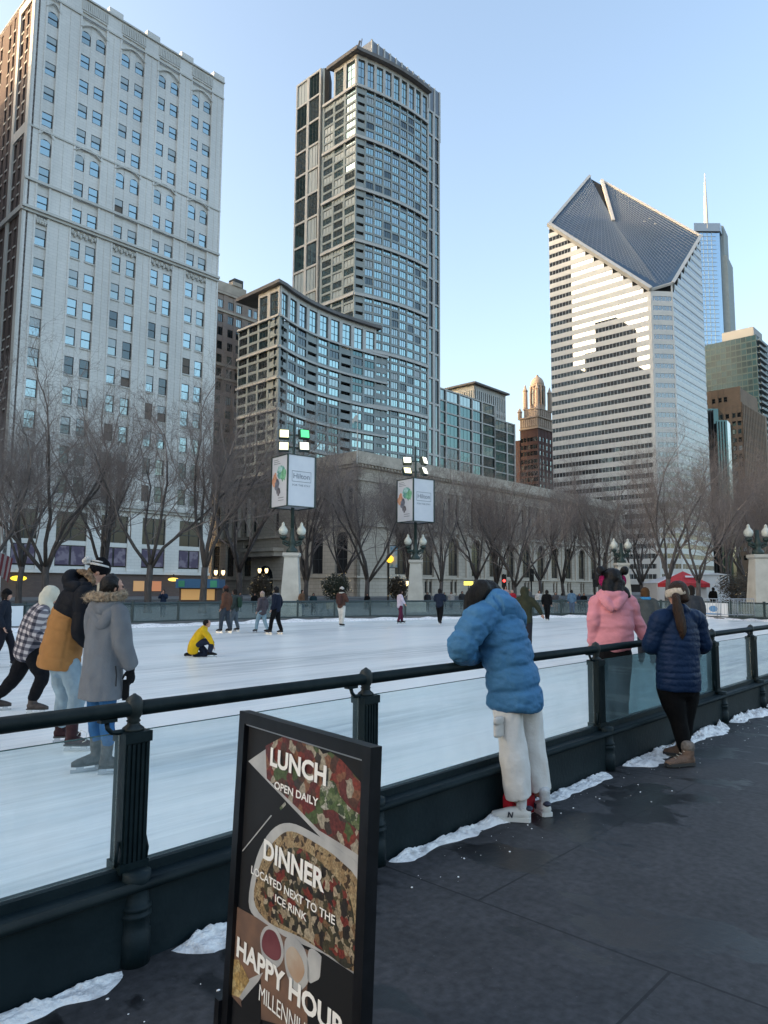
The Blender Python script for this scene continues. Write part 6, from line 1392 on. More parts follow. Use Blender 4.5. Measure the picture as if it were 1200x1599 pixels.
# ---- woman in the navy jacket
def navy_person():
    Y = 6.78; O = ground(1060, 1192); root = empty('person', Matrix.Translation(O), 'person in navy quilted jacket with long brown ponytail standing at the handrail', 'person')
    fwd = Vector((-.45, .89, 0)).normalized(); rt = Vector((.89, .45, 0)).normalized(); A = lambda x, y, dy=0: at(x, y, Y, dy)
    pel = A(1060, 1066); wai = A(1059, 1035); che = A(1060, 990); nek = A(1060, 956); hd = A(1058, 928, .02); face = fwd+Vector((0, 0, -.1))
    hl, hr = A(1046, 1075, -.02), A(1073, 1075, .05); kl, kr = A(1060, 1126, -.02), A(1071, 1124, .06); al, ar = A(1072, 1176, -.03), A(1066, 1166, .10)
    shl, shr = A(1032, 968, -.05), A(1087, 968, .08); el, er = A(1017, 1008, .0), A(1098, 1008, .12); wl, wr_ = A(1022, 1002, .30), A(1080, 1005, .32)
    body = MB(); T = head_mesh(body, hd, face); limb(body, [nek, hd], [.06, .055]); loft(body, [(*pel, .16, .12), (*wai, .15, .11), (*che, .17, .12), (*nek, .07, .07)], rt)
    for h_, k_, a_ in ((hl, kl, al), (hr, kr, ar)): limb(body, [pel, h_, k_, a_], [.08, .08, .055, .04])
    for s_, e_, w_ in ((shl, el, wl), (shr, er, wr_)): limb(body, [between(nek, s_, .5), s_, e_, w_], [.05, .05, .04, .03]); hand_geo(body, w_, fwd, Vector((0, 0, -1)), .9)
    cloth('body', body, M['skin'], root, O, .008, 2); eyes(root, T, O)
    jm = fabric('navy nylon', (.007, .021, .060), .5, .8, 6, .4, 34); j = MB(); pf = puff(.058, .05)
    loft(j, [(*A(1060, 1078), .222, .17), (*A(1060, 1060), .225, .18), (*A(1059, 1030), .215, .175), (*A(1060, 1000), .215, .17), (*A(1060, 972), .185, .135), (*A(1060, 955), .095, .09)], rt, 12, 28, pf, True, True)
    limb(j, [A(1050, 965), shl, between(shl, el, .5), el, between(el, wl, .5), wl], [.09, .095, .09, .085, .075, .058], puff(.06, .06), 16, 9)
    limb(j, [A(1072, 965), shr, between(shr, er, .5), er, between(er, wr_, .5), wr_], [.09, .095, .09, .085, .075, .058], puff(.06, .06), 16, 9)
    limb(j, [A(1047, 956), A(1060, 950, -.06), A(1073, 956)], [.05, .06, .05], None, 14)
    cloth('jacket', j, jm, root, O, .0095, 1, .005, 11, (1, 1, 1.8))
    t_ = MB()
    for h_, k_, a_ in ((hl, kl, al), (hr, kr, ar)): limb(t_, [between(pel, h_, .6), h_, between(h_, k_, .5), k_, between(k_, a_, .45), a_], [.12, .118, .105, .078, .074, .052], None, 16, 6)
    loft(t_, [(*(pel+Vector((0, 0, .05))), .17, .13), (*(pel-Vector((0, 0, .08))), .18, .14)], rt, 4, 20); cloth('leggings', t_, fabric('black leggings', (.004, .004, .005), .8), root, O, .011, 2, .004, 10)
    bm = fabric('tan suede boot', (.19, .125, .095), .8, .7, 20); 
    for heel, toe in ((ground(1084, 1196), ground(1040, 1199)), (ground(1076, 1183), ground(1036, 1179))):
        s_, sl = MB(), MB(); shoe_geo(s_, heel+Vector((0, 0, .01)), toe+Vector((0, 0, .01)), .05, .085, sl); d = (toe-heel).normalized(); limb(s_, [heel+d*.06+Vector((0, 0, .08)), heel+d*.055+Vector((0, 0, .17))], [.052, .055]); so = cloth('boot', s_, bm, root, O, .008, 2, .003, 20); rigid('sole', sl, M['sole'], so, O)
        q = MB(); limb(q, [heel+d*.055+Vector((0, 0, .155)), heel+d*.055+Vector((0, 0, .19))], [.06, .06]); cloth('cuff', q, fabric('grey knit cuff', (.20, .17, .15), .9, .6, 30), so, O, .009, 1)
        lc = MB(); 
        for k in range(5): c = heel+d*(.10+.03*k)+Vector((0, 0, .135-.018*k)); sd = Vector((-d.y, d.x, 0)); lc.tube([c-sd*.022, c+sd*.022+d*.01], .004, 5)
        rigid('laces', lc, mat('pale lace', (.5, .46, .38), .8), so, O)
    hm = mat('brown hair', (.040, .021, .013), .5, (.022, .012, .008), 30, stretch=(6, 6, .7), bump=.6, bscale=60, spec=.25); h = MB(); h.ball(tuple(hd-face.normalized()*.015+Vector((0, 0, .03))), .092, .105, .10, 18, 12); limb(h, [hd-face.normalized()*.06+Vector((0, 0, .02)), hd-face.normalized()*.08-Vector((0, 0, .06))], [.06, .05])
    ho = cloth('hair', h, hm, root, O, .009, 2, .004, 25, (2, 2, .4))
    pt = MB(); limb(pt, [A(1056, 930, -.10), A(1057, 938, -.135), A(1060, 955, -.15), A(1064, 975, -.17), A(1066, 990, -.175), A(1066, 998, -.175)], [.035, .038, .046, .044, .030, .010], None, 14, 6); cloth('ponytail', pt, hm, ho, O, .008, 1, .006, 26, (3, 3, .3))
    hb = MB(); hb.smooth = True; R = Matrix.Translation(hd+Vector((0, 0, .012))) @ Matrix.Rotation(math.radians(-12), 4, rt)
    n = 28
    for k in range(1): 
        P = [R @ Vector((.102*math.cos(2*math.pi*t/n), .112*math.sin(2*math.pi*t/n), 0)) for t in range(n+1)]; vs = []; fs = []
        for t in range(n+1): a = 2*math.pi*t/n; 
        for (rr, zz) in ((1, -.036), (1.09, -.026), (1.1, 0), (1.09, .026), (1, .036)):
            for t in range(n): a = 2*math.pi*t/n; vs.append(R @ Vector((.098*rr*math.cos(a), .108*rr*math.sin(a), zz)))
        for i in range(4):
            for t in range(n): fs.append((i*n+t, i*n+(t+1) % n, (i+1)*n+(t+1) % n, (i+1)*n+t))
        hb.add(vs, fs)
    rigid('headband', hb, fabric('cream knit', (.56, .50, .42), .95, .7, 40, .8, 60), root, O)
navy_person()

# ---- woman in pink on the ice behind the handrail
def pink_person():
    Y = 7.62; c0 = ground(957, 1170, ICE_Z); base = Vector((at_Y(957, 1000, Y).x, Y, ICE_Z)); O = base; root = empty('person', Matrix.Translation(O), 'person in pink hooded jacket and magenta earmuffs on the ice behind the handrail', 'person')
    fwd = Vector((.1, 1, 0)).normalized(); rt = Vector((1, -.1, 0)).normalized(); A = lambda x, y, dy=0: at(x, y, Y, dy)
    pel = A(958, 1015); wai = A(958, 990); che = A(957, 955); nek = A(957, 925); hd = A(957, 906, .02); face = fwd
    hl, hr = A(946, 1022), A(970, 1022); z = lambda v, q: Vector((v.x, v.y, q)); kl, kr = z(hl, .42)+fwd*.04, z(hr, .42)+fwd*.06; al, ar = z(hl, ICE_Z+.14), z(hr, ICE_Z+.14)+fwd*.05
    shl, shr = A(935, 941), A(982, 941); el, er = A(928, 972, -.04), A(997, 974, .03); wl, wr_ = A(927, 1004, .05), A(1010, 1000, .06)
    body = MB(); T = head_mesh(body, hd, face); limb(body, [nek, hd], [.06, .055]); loft(body, [(*pel, .16, .12), (*wai, .15, .11), (*che, .17, .12), (*nek, .07, .07)], rt)
    for h_, k_, a_ in ((hl, kl, al), (hr, kr, ar)): limb(body, [pel, h_, k_, a_], [.08, .08, .055, .04])
    for s_, e_, w_ in ((shl, el, wl), (shr, er, wr_)): limb(body, [between(nek, s_, .5), s_, e_, w_], [.05, .05, .04, .03]); hand_geo(body, w_, (w_-e_), fwd, .7)
    cloth('body', body, M['skin'], root, O, .009, 2); eyes(root, T, O)
    jm = fabric('pink shell', (.62, .25, .29), .7, .88, 5, .4, 26); j = MB()
    loft(j, [(*A(958, 1008), .205, .155), (*A(958, 995), .21, .16), (*A(957, 965), .212, .16), (*A(957, 942), .20, .135), (*A(957, 925), .10, .09)], rt, 8, 24)
    limb(j, [A(948, 935), shl, between(shl, el, .5)+Vector((-.01, 0, 0)), el, wl], [.085, .086, .078, .072, .055], None, 16, 7); limb(j, [A(968, 935), shr, between(shr, er, .5), er, wr_], [.085, .086, .078, .072, .055], None, 16, 7)
    cloth('jacket', j, jm, root, O, .0105, 2, .016, 5.5, (.8, .8, 2.0))
    hd_ = MB(); limb(hd_, [A(936, 928, .0), A(946, 938, -.13), A(957, 950, -.17), A(968, 938, -.13), A(979, 928, 0)], [.035, .055, .045, .055, .035], None, 14, 6); limb(hd_, [A(940, 924, 0), A(948, 928, -.10), A(957, 931, -.12), A(967, 928, -.10), A(974, 924, 0)], [.03, .045, .055, .045, .03], None, 14, 6); cloth('hood', hd_, jm, root, O, .010, 2, .008, 10)
    t_ = MB()
    for h_, k_, a_ in ((hl, kl, al), (hr, kr, ar)): limb(t_, [between(pel, h_, .6), h_, between(h_, k_, .5), k_, a_+Vector((0, 0, .06))], [.125, .12, .105, .085, .075], None, 14, 5)
    loft(t_, [(*(pel+Vector((0, 0, .03))), .185, .13), (*(pel-Vector((0, 0, .1))), .19, .14)], rt, 4, 20); cloth('trousers', t_, fabric('black trousers', (.0055, .0055, .0065), .85), root, O, .013, 2, .006, 9)
    for a_ in (al, ar): bt, bl = MB(), MB(); skate_geo(bt, bl, a_, fwd, ICE_Z); so = cloth('skate', bt, fabric('black skate', (.02, .02, .022), .5), root, O, .01, 2); rigid('blade', bl, M['blade'], so, O)
    hm = mat('glossy black hair', (.006, .0048, .0045), .5, (.0035, .003, .003), 30, bump=.5, bscale=60, spec=.25); h = MB(); h.ball(tuple(hd+Vector((0, -.015, .028))), .095, .108, .102, 18, 12)
    for x in (938, 976): h.ball(tuple(A(x, 891, .0)), .046, .046, .05, 12, 8)
    limb(h, [hd+Vector((-.05, -.05, -.02)), A(950, 925, -.07), A(962, 928, -.08), hd+Vector((.05, -.05, -.02))], [.07, .06, .06, .07]); limb(h, [A(975, 920, -.02), A(982, 932, -.06)], [.04, .03]); cloth('hair', h, hm, root, O, .010, 2, .005, 24)
    mf = empty('earmuffs', Matrix.Identity(4), None, None) if False else None
    q = MB()
    for sg in (-1, 1): q.ball(tuple(hd+rt*sg*.108+Vector((0, .0, -.005))), .035, .055, .062, 14, 10)
    em = cloth('earmuffs', q, fabric('magenta plush', (.36, .02, .11), .95, .6, 40, .9, 80), root, O, .008, 1)
    bb = MB(); bb.smooth = True; bb.tube([hd+rt*.115*math.cos(t*math.pi/10)+Vector((0, 0, .115*math.sin(t*math.pi/10)+.01)) for t in range(11)], .009, 6); rigid('earmuff_band', bb, fabric('black band', (.015, .01, .012), .6), em, O)
pink_person()

# ---- three skaters at the left: grey duffel coat, two-tone puffer, plaid shirt
def grey_person():
    Y = 6.85; O = ground(162, 1192, ICE_Z); root = empty('person', Matrix.Translation(O), 'skater in long grey coat with fur trimmed hood beside the left post', 'person')
    fwd = Vector((.75, .66, 0)).normalized(); rt = Vector((.66, -.75, 0)).normalized(); A = lambda x, y, dy=0: at(x, y, Y, dy)
    pel = A(160, 1050); wai = A(163, 1015); che = A(164, 970); nek = A(168, 940); hd = A(177, 918, .03); face = fwd+Vector((.25, 0, -.05))
    hl, hr = A(150, 1055, .08), A(168, 1055, -.06); kl, kr = A(149, 1115, .08), A(168, 1115, -.04); al, ar = A(150, 1158, .08), A(168, 1165, -.06)
    shl, shr = A(148, 958, .16), A(184, 958, -.12); el, er = A(150, 1005, .25), A(192, 1005, -.12); wl, wr_ = A(172, 1035, .3), A(204, 1042, -.05)
    body = MB(); T = head_mesh(body, hd, face); limb(body, [nek, hd], [.055, .05]); loft(body, [(*pel, .14, .11), (*wai, .13, .1), (*che, .15, .11), (*nek, .07, .07)], rt)
    for h_, k_, a_ in ((hl, kl, al), (hr, kr, ar)): limb(body, [pel, h_, k_, a_], [.08, .075, .052, .04])
    for s_, e_, w_ in ((shl, el, wl), (shr, er, wr_)): limb(body, [between(nek, s_, .5), s_, e_, w_], [.05, .045, .038, .028])
    cloth('body', body, M['skin'], root, O, .008, 2); eyes(root, T, O)
    gm = fabric('grey wool', (.155, .165, .18), .95, .85, 7, .5, 160); j = MB()
    loft(j, [(*A(157, 1090), .262, .19), (*A(158, 1070), .25, .185), (*A(161, 1025), .215, .17), (*A(164, 985), .20, .155), (*A(166, 958), .175, .13), (*A(168, 940), .10, .095)], rt, 7, 26, None, True, True)
    limb(j, [A(174, 950, -.02), shr, A(190, 982, -.13), er, A(198, 1022, -.09), wr_+Vector((-.004, 0, .02))], [.085, .092, .09, .086, .084, .08], None, 16, 7); limb(j, [A(160, 950, .05), shl, el, wl], [.085, .09, .085, .075], None, 16, 7)
    cloth('coat', j, gm, root, O, .0105, 2, .013, 6, (1.3, 1.3, .7))
    pc = MB(); a0 = A(181, 1050, -.185); pc.tube([A(180.5, 1040, -.172), A(182, 1055, -.183), A(181, 1072, -.19)], .007, 6); rigid('pocket_slit', pc, fabric('dark slit', (.03, .032, .035), .9), root, O)
    hd_ = MB(); limb(hd_, [A(146, 945, .06), A(148, 957, -.04), A(153, 973, -.13), A(160, 976, -.15), A(171, 962, -.16), A(184, 945, -.1)], [.05, .062, .045, .045, .06, .05], None, 14, 6); limb(hd_, [A(148, 942, .02), A(162, 950, -.12), A(182, 940, -.1)], [.055, .07, .055]); cloth('hood', hd_, gm, root, O, .010, 2, .008, 9)
    fm = mat('tan fur', (.40, .31, .21), .95, (.13, .09, .06), 26, lo=.3, hi=.62, bump=1.0, bscale=120); fu = MB(); rr = random.Random(2)
    ring = [A(135, 934, .08), A(146, 931, -.06), A(162, 933, -.14), A(180, 932, -.13), A(193, 929, -.02), A(188, 925, .12)]; limb(fu, ring, [.032, .045, .048, .048, .042, .03], None, 12, 6); fo = cloth('fur_trim', fu, fm, hd_ and root, O, .008, 1, .018, 34)
    hr_ = MB(); CP = cr_path([list(p) for p in ring], 40)
    for k in range(1500):
        p = Vector(CP[rr.randrange(len(CP))]); d = Vector((rr.gauss(0, 1), rr.gauss(0, 1), rr.gauss(.2, 1))).normalized(); s_ = d.orthogonal().normalized()*.0022; L_ = rr.uniform(.055, .078); hr_.add([p+d*.03-s_, p+d*.03+s_, p+d*L_+Vector((0, 0, -.006))], [(0, 1, 2)])
    tag(rigid('fur_strands', hr_, fm, fo, O), kind='stuff')
    jn = fabric('blue denim', (.035, .12, .27), .85, .7, 9, .4, 150); t_ = MB()
    for h_, k_, a_ in ((hl, kl, al), (hr, kr, ar)): limb(t_, [between(pel, h_, .6), h_, k_, between(k_, a_, .5), a_+Vector((0, 0, .02))], [.11, .10, .075, .068, .056], None, 14, 6)
    cloth('jeans', t_, jn, root, O, .010, 2, .006, 12)
    for a_, td in ((al, (-.45, -.3, 0)), (ar, (.75, .25, 0))):
        bt, bl, sp_ = MB(), MB(), MB(); skate_geo(bt, bl, a_, td, ICE_Z+.0); sole_plate(sp_, a_, td, ICE_Z); so = cloth('skate', bt, fabric('grey skate', (.10, .10, .10), .6, .5, 18), root, O, .008, 1, .003, 20); rigid('blade', bl, M['blade'], so, O); rigid('sole', sp_, M['sole'], so, O)
    g = MB(); hand_geo(g, wr_+Vector((.0, 0, -.005)), Vector((.05, .05, -1)), Vector((-.6, .5, 0)), .7, 1.15); limb(g, [wr_+Vector((0, 0, .03)), wr_-Vector((0, 0, .03))], [.045, .04]); cloth('glove', g, fabric('black glove', (.006, .0065, .0075), .8), root, O, .007, 1)
    g = MB(); hand_geo(g, wl, fwd, Vector((0, 0, -1)), .7, 1.1); cloth('glove', g, fabric('black glove knit', (.006, .0065, .0075), .8), root, O, .008, 1)
    sb_ = MB(); sb_.slab([(-.028, -.14), (.028, -.14), (.03, .05), (-.03, .05)], -.012, .012); sb_.v = [tuple(Vector(v)+A(197, 1070, -.05)) for v in sb_.v]; rigid('hanging_strap', sb_, fabric('black strap', (.007, .0075, .0085), .7), root, O)
    h = MB(); f = face.normalized(); limb(h, [hd+f*.0+Vector((0, 0, .075)), hd-f*.025+Vector((0, 0, .04)), hd-f*.045-Vector((0, 0, .03))], [.075, .1, .085], None, 16, 5); h.ball(tuple(hd-f*.02+Vector((0, 0, .10))), .05, .05, .04, 10, 8); limb(h, [hd-f*.06-Vector((0, 0, .02)), hd-f*.05-Vector((0, 0, .1))], [.07, .06])
    cloth('hair', h, mat('dark hair', (.006, .0048, .0045), .5, (.0035, .003, .003), 30, bump=.5, bscale=60, spec=.25), root, O, .009, 2, .005, 24)
def tan_person():
    Y = 7.75; O = ground(112, 1168, ICE_Z); root = empty('person', Matrix.Translation(O), 'tall skater in a black and tan puffer jacket bending forward in a pompom hat', 'person')
    fwd = Vector((.85, .52, 0)).normalized(); rt = Vector((.52, -.85, 0)).normalized(); A = lambda x, y, dy=0: at(x, y, Y, dy)
    pel = A(98, 1035); wai = A(98, 1005); che = A(116, 950); nek = A(138, 916); hd = A(155, 893, .05); face = Vector((.9, .3, -.35))
    hl, hr = A(96, 1040, .08), A(108, 1040, -.08); kl, kr = A(100, 1088, .2), A(122, 1085, -.06); al, ar = A(95, 1135, .35), A(113, 1128, -.05)
    shl, shr = A(128, 930, .2), A(132, 935, -.2); el, er = A(140, 985, .3), A(128, 990, -.22); wl, wr_ = A(165, 1010, .2), A(150, 1010, -.05)
    body = MB(); T = head_mesh(body, hd, face, s=1.05); limb(body, [nek, hd], [.065, .055]); loft(body, [(*pel, .15, .12), (*wai, .15, .12), (*che, .18, .13), (*nek, .08, .08)], rt)
    for h_, k_, a_ in ((hl, kl, al), (hr, kr, ar)): limb(body, [pel, h_, k_, a_], [.09, .085, .06, .045])
    for s_, e_, w_ in ((shl, el, wl), (shr, er, wr_)): limb(body, [between(nek, s_, .5), s_, e_, w_], [.055, .05, .042, .03]); hand_geo(body, w_, w_-e_, Vector((0, 0, -1)), .7)
    cloth('body', body, M['skin'], root, O, .009, 2); eyes(root, T, O)
    bk = fabric('black nylon', (.0055, .007, .011), .6, .75, 6, .2, 120); tn = fabric('tan canvas', (.33, .16, .055), .75, .88, 6, .3, 120)
    lo = MB(); loft(lo, [(*A(91, 1043), .275, .215), (*A(94, 1024), .275, .215), (*A(101, 990), .265, .20), (*A(108, 962), .25, .19), (*A(111, 955), .235, .175)], rt, 9, 64, puff(.135, .06), True, True, lambda a: 1-.035*max(0, 1-abs(math.sin(5*a))*4.5)); tl = cloth('jacket_panel', lo, tn, root, O, .0105, 1, .006, 8)
    st = MB()
    for k in range(7):
        x0, x1 = 74+k*9.5, 92+k*7.2; st.tube([A(x0-6, 1030, -.205), A((x0+x1)/2, 990, -.212), A(x1+2, 962, -.20)], .0035, 5)
    rigid('stitching', st, fabric('dark tan seam', (.14, .075, .03), .9), tl, O) if False else None
    up = MB(); loft(up, [(*A(109, 962), .235, .185), (*A(116, 945), .255, .19), (*A(126, 928), .225, .165), (*A(138, 912), .11, .10)], rt, 8, 26, puff(.12, .04))
    for s_, e_, w_ in ((shl, el, wl), (shr, er, wr_)): limb(up, [between(nek, s_, .5), s_, between(s_, e_, .5), e_, w_], [.11, .115, .108, .1, .07], puff(.13, .05), 16, 8)
    cloth('jacket', up, bk, root, O, .0105, 2, .006, 8)
    hd_ = MB(); limb(hd_, [A(120, 912, -.02), A(108, 908, -.06), A(112, 898, .02), A(130, 900, .1)], [.06, .075, .07, .05], None, 14, 6); limb(hd_, [A(106, 915, -.08), A(122, 918, -.14), A(140, 915, -.12)], [.06, .075, .05]); cloth('hood', hd_, bk, root, O, .011, 2)
    fm = mat('brown fur', (.30, .20, .12), .95, (.10, .06, .035), 26, bump=1.0, bscale=120); fu = MB(); limb(fu, [A(118, 893, .08), A(130, 894, .0), A(142, 902, -.08), A(146, 912, -.10)], [.025, .036, .036, .028], None, 10, 6); cloth('fur_trim', fu, fm, root, O, .008, 1, .016, 36)
    jn = fabric('washed denim', (.27, .36, .42), .9, .7, 7, .4, 150); t_ = MB()
    for h_, k_, a_ in ((hl, kl, al), (hr, kr, ar)): limb(t_, [between(pel, h_, .6), h_, between(h_, k_, .5), k_, between(k_, a_, .5), a_+Vector((0, 0, .04))], [.11, .118, .112, .092, .085, .075], None, 14, 6)
    loft(t_, [(*(pel+Vector((0, 0, .02))), .14, .12), (*(pel-Vector((0, 0, .08))), .15, .13)], rt, 3, 18); cloth('jeans', t_, jn, root, O, .0115, 2, .012, 9, (1.3, 1.3, .7))
    for a_, td in ((al, (.9, .3, 0)), (ar, (1, .05, 0))):
        bt, bl, sp_ = MB(), MB(), MB(); q = Vector((a_.x, a_.y, ICE_Z+.15)); skate_geo(bt, bl, q, td, ICE_Z); limb(bt, [q, a_+Vector((0, 0, .04))], [.06, .065]); sole_plate(sp_, q, td, ICE_Z); so = cloth('skate', bt, fabric('dark maroon skate', (.045, .02, .024), .5, .5, 10), root, O, .009, 1); rigid('blade', bl, M['blade'], so, O); rigid('sole', sp_, M['sole'], so, O)
        lc = MB(); c = q+Vector(td)*.07; lc.smooth = True; lc.tube([c+Vector((.0, -.03, .02)), c+Vector((.05, -.06, .08)), c+Vector((.11, -.06, .05)), c+Vector((.1, -.05, -.03)), c+Vector((.06, -.04, -.05))], .004, 5); rigid('laces', lc, mat('white lace', (.55, .55, .52), .8), so, O)
    f = face.normalized(); u = Vector((.2, .1, 1)).normalized(); h = MB(); loft(h, [(*(hd+u*.015), .099, .112), (*(hd+u*.05), .102, .112), (*(hd+u*.10-f*.01), .085, .092), (*(hd+u*.13-f*.02), .05, .055)], rt, 6, 22); ht = cloth('beanie', h, fabric('black knit', (.006, .0065, .009), .95, .6, 40, .8, 70), root, O, .008, 1)
    for z0_, z1_, r0_, r1_, mm in ((.060, .078, .0995, .0955, 'w'), (.098, .108, .085, .079, 'w')):
        sp = MB(); sp.smooth = True; n = 26; vs = []
        for z_, r_ in ((z0_-.004, r0_*.95), (z0_, r0_*1.03), (z1_, r1_*1.05), (z1_+.004, r1_*.93)):
            for t in range(n): a = 2*math.pi*t/n; vs.append(hd+u*z_-f*(z_-.05)*.22+rt*r_*math.cos(a)+u.cross(rt)*r_*1.1*math.sin(a))
        sp.add(vs, [(i*n+t, i*n+(t+1) % n, (i+1)*n+(t+1) % n, (i+1)*n+t) for i in range(3) for t in range(n)]); rigid('stripe', sp, fabric('white knit', (.55, .54, .52), .95), ht, O)
    pm_ = MB(); pm_.ball(tuple(A(137, 876, .03)), .052, .052, .05, 14, 10); cloth('pompom', pm_, fabric('white wool', (.6, .58, .55), .95, .7, 40, .9, 60), ht, O, .008, 0, .016, 40)
    hr_ = MB(); limb(hr_, [hd-f*.07+Vector((0, 0, .0)), hd-f*.06-Vector((0, 0, .07))], [.06, .05]); cloth('hair', hr_, mat('fair hair', (.20, .12, .06), .6, (.1, .06, .03), 30), root, O, .01, 1)
def plaid_mat():
    m = bpy.data.materials.new('plaid flannel'); m.use_nodes = True; nt = m.node_tree; L = nt.links.new; bs = nt.nodes['Principled BSDF']; bs.inputs['Roughness'].default_value = .9
    tc = nd(nt, 'ShaderNodeTexCoord'); mp = nd(nt, 'ShaderNodeMapping'); mp.inputs['Rotation'].default_value = (0, math.radians(-14), math.radians(20)); L(tc.outputs['Object'], mp.inputs[0]); sp = nd(nt, 'ShaderNodeSeparateXYZ'); L(mp.outputs[0], sp.inputs[0]); vals = []
    for i in (0, 2):
        mu = nd(nt, 'ShaderNodeMath', operation='MULTIPLY'); mu.inputs[1].default_value = 2*math.pi/.088; L(sp.outputs[i], mu.inputs[0]); sn = nd(nt, 'ShaderNodeMath', operation='SINE'); L(mu.outputs[0], sn.inputs[0]); mr = nd(nt, 'ShaderNodeMapRange'); mr.inputs[1].default_value = -.25; mr.inputs[2].default_value = .25; L(sn.outputs[0], mr.inputs[0]); vals.append(mr.outputs[0])
    ad = nd(nt, 'ShaderNodeMath', operation='ADD'); L(vals[0], ad.inputs[0]); L(vals[1], ad.inputs[1]); hf = nd(nt, 'ShaderNodeMath', operation='MULTIPLY'); hf.inputs[1].default_value = .5; L(ad.outputs[0], hf.inputs[0])
    r = nd(nt, 'ShaderNodeValToRGB'); e = r.color_ramp.elements; e[0].color = (.02, .02, .032, 1); e[1].color = (.46, .41, .40, 1); q = e.new(.5); q.color = (.13, .115, .13, 1); L(hf.outputs[0], r.inputs[0]); L(r.outputs[0], bs.inputs['Base Color']); return m
def plaid_person():
    Y = 9.9; O = ground(50, 1112, ICE_Z); root = empty('person', Matrix.Translation(O), 'skater in a black and white plaid shirt and cream hood striding to the right', 'person')
    fwd = Vector((.95, .3, 0)).normalized(); rt = Vector((.3, -.95, 0)).normalized(); A = lambda x, y, dy=0: at(x, y, Y, dy)
    pel = A(46, 1018); wai = A(48, 998); che = A(57, 966); nek = A(70, 948); hd = A(80, 930, .05); face = Vector((.9, .35, -.2))
    hl, hr = A(42, 1022, .1), A(52, 1022, -.08); kl, kr = A(22, 1060, .12), A(66, 1056, -.08); al, ar = A(-8, 1092, .15), A(51, 1094, -.06)
    shl, shr = A(64, 955, .2), A(64, 958, -.18); el, er = A(80, 985, .25), A(52, 985, -.22); wl, wr_ = A(100, 985, .25), A(72, 1000, -.2)
    body = MB(); T = head_mesh(body, hd, face); limb(body, [nek, hd], [.06, .05]); loft(body, [(*pel, .15, .12), (*wai, .14, .11), (*che, .17, .12), (*nek, .07, .07)], rt)
    for h_, k_, a_ in ((hl, kl, al), (hr, kr, ar)): limb(body, [pel, h_, k_, a_], [.085, .08, .055, .042])
    for s_, e_, w_ in ((shl, el, wl), (shr, er, wr_)): limb(body, [between(nek, s_, .5), s_, e_, w_], [.05, .048, .04, .03]); hand_geo(body, w_, w_-e_, Vector((0, 0, -1)), .7)
    cloth('body', body, M['skin'], root, O, .010, 2); eyes(root, T, O)
    j = MB(); loft(j, [(*A(42, 1022), .235, .17), (*A(45, 1010), .235, .175), (*A(52, 980), .225, .17), (*A(60, 960), .20, .15), (*A(70, 946), .10, .095)], rt, 7, 24)
    for s_, e_, w_ in ((shl, el, wl), (shr, er, wr_)): limb(j, [between(nek, s_, .5), s_, between(s_, e_, .5), e_, w_], [.09, .095, .09, .082, .06], None, 14, 6)
    cloth('shirt', j, plaid_mat(), root, O, .012, 2, .012, 8, (1, 1, .8))
    hh = MB(); f = face.normalized(); hh.ball(tuple(hd-f*.01+Vector((0, 0, .02))), .118, .118, .125, 18, 12); limb(hh, [hd-f*.05, A(72, 944, -.02), A(84, 962, -.02), A(74, 956, .1)], [.1, .09, .06, .06]); cloth('hood', hh, fabric('cream fleece', (.56, .53, .43), .95, .85, 8), root, O, .011, 2, .006, 10)
    t_ = MB()
    for h_, k_, a_ in ((hl, kl, al), (hr, kr, ar)): limb(t_, [between(pel, h_, .6), h_, between(h_, k_, .5), k_, between(k_, a_, .5), a_+Vector((0, 0, .03))], [.13, .125, .115, .095, .085, .068], None, 14, 6)
    cloth('trousers', t_, fabric('black trousers', (.006, .0065, .009), .85), root, O, .0125, 2, .010, 9)
    for a_, td, dz in ((al, (.85, .3, 0), .0), (ar, (1, .1, 0), 0)):
        bt, bl, sp_ = MB(), MB(), MB(); zz = min(ICE_Z, a_.z-.14) if False else ICE_Z; q = Vector((a_.x, a_.y, zz+.15)); skate_geo(bt, bl, q, td, zz); limb(bt, [q, a_], [.055, .06]); sole_plate(sp_, q, td, zz); so = cloth('skate', bt, fabric('brown grey skate', (.09, .075, .07), .6, .5, 14), root, O, .010, 1); rigid('blade', bl, M['blade'], so, O); rigid('sole', sp_, M['sole'], so, O)
tan_person(); grey_person(); plaid_person()

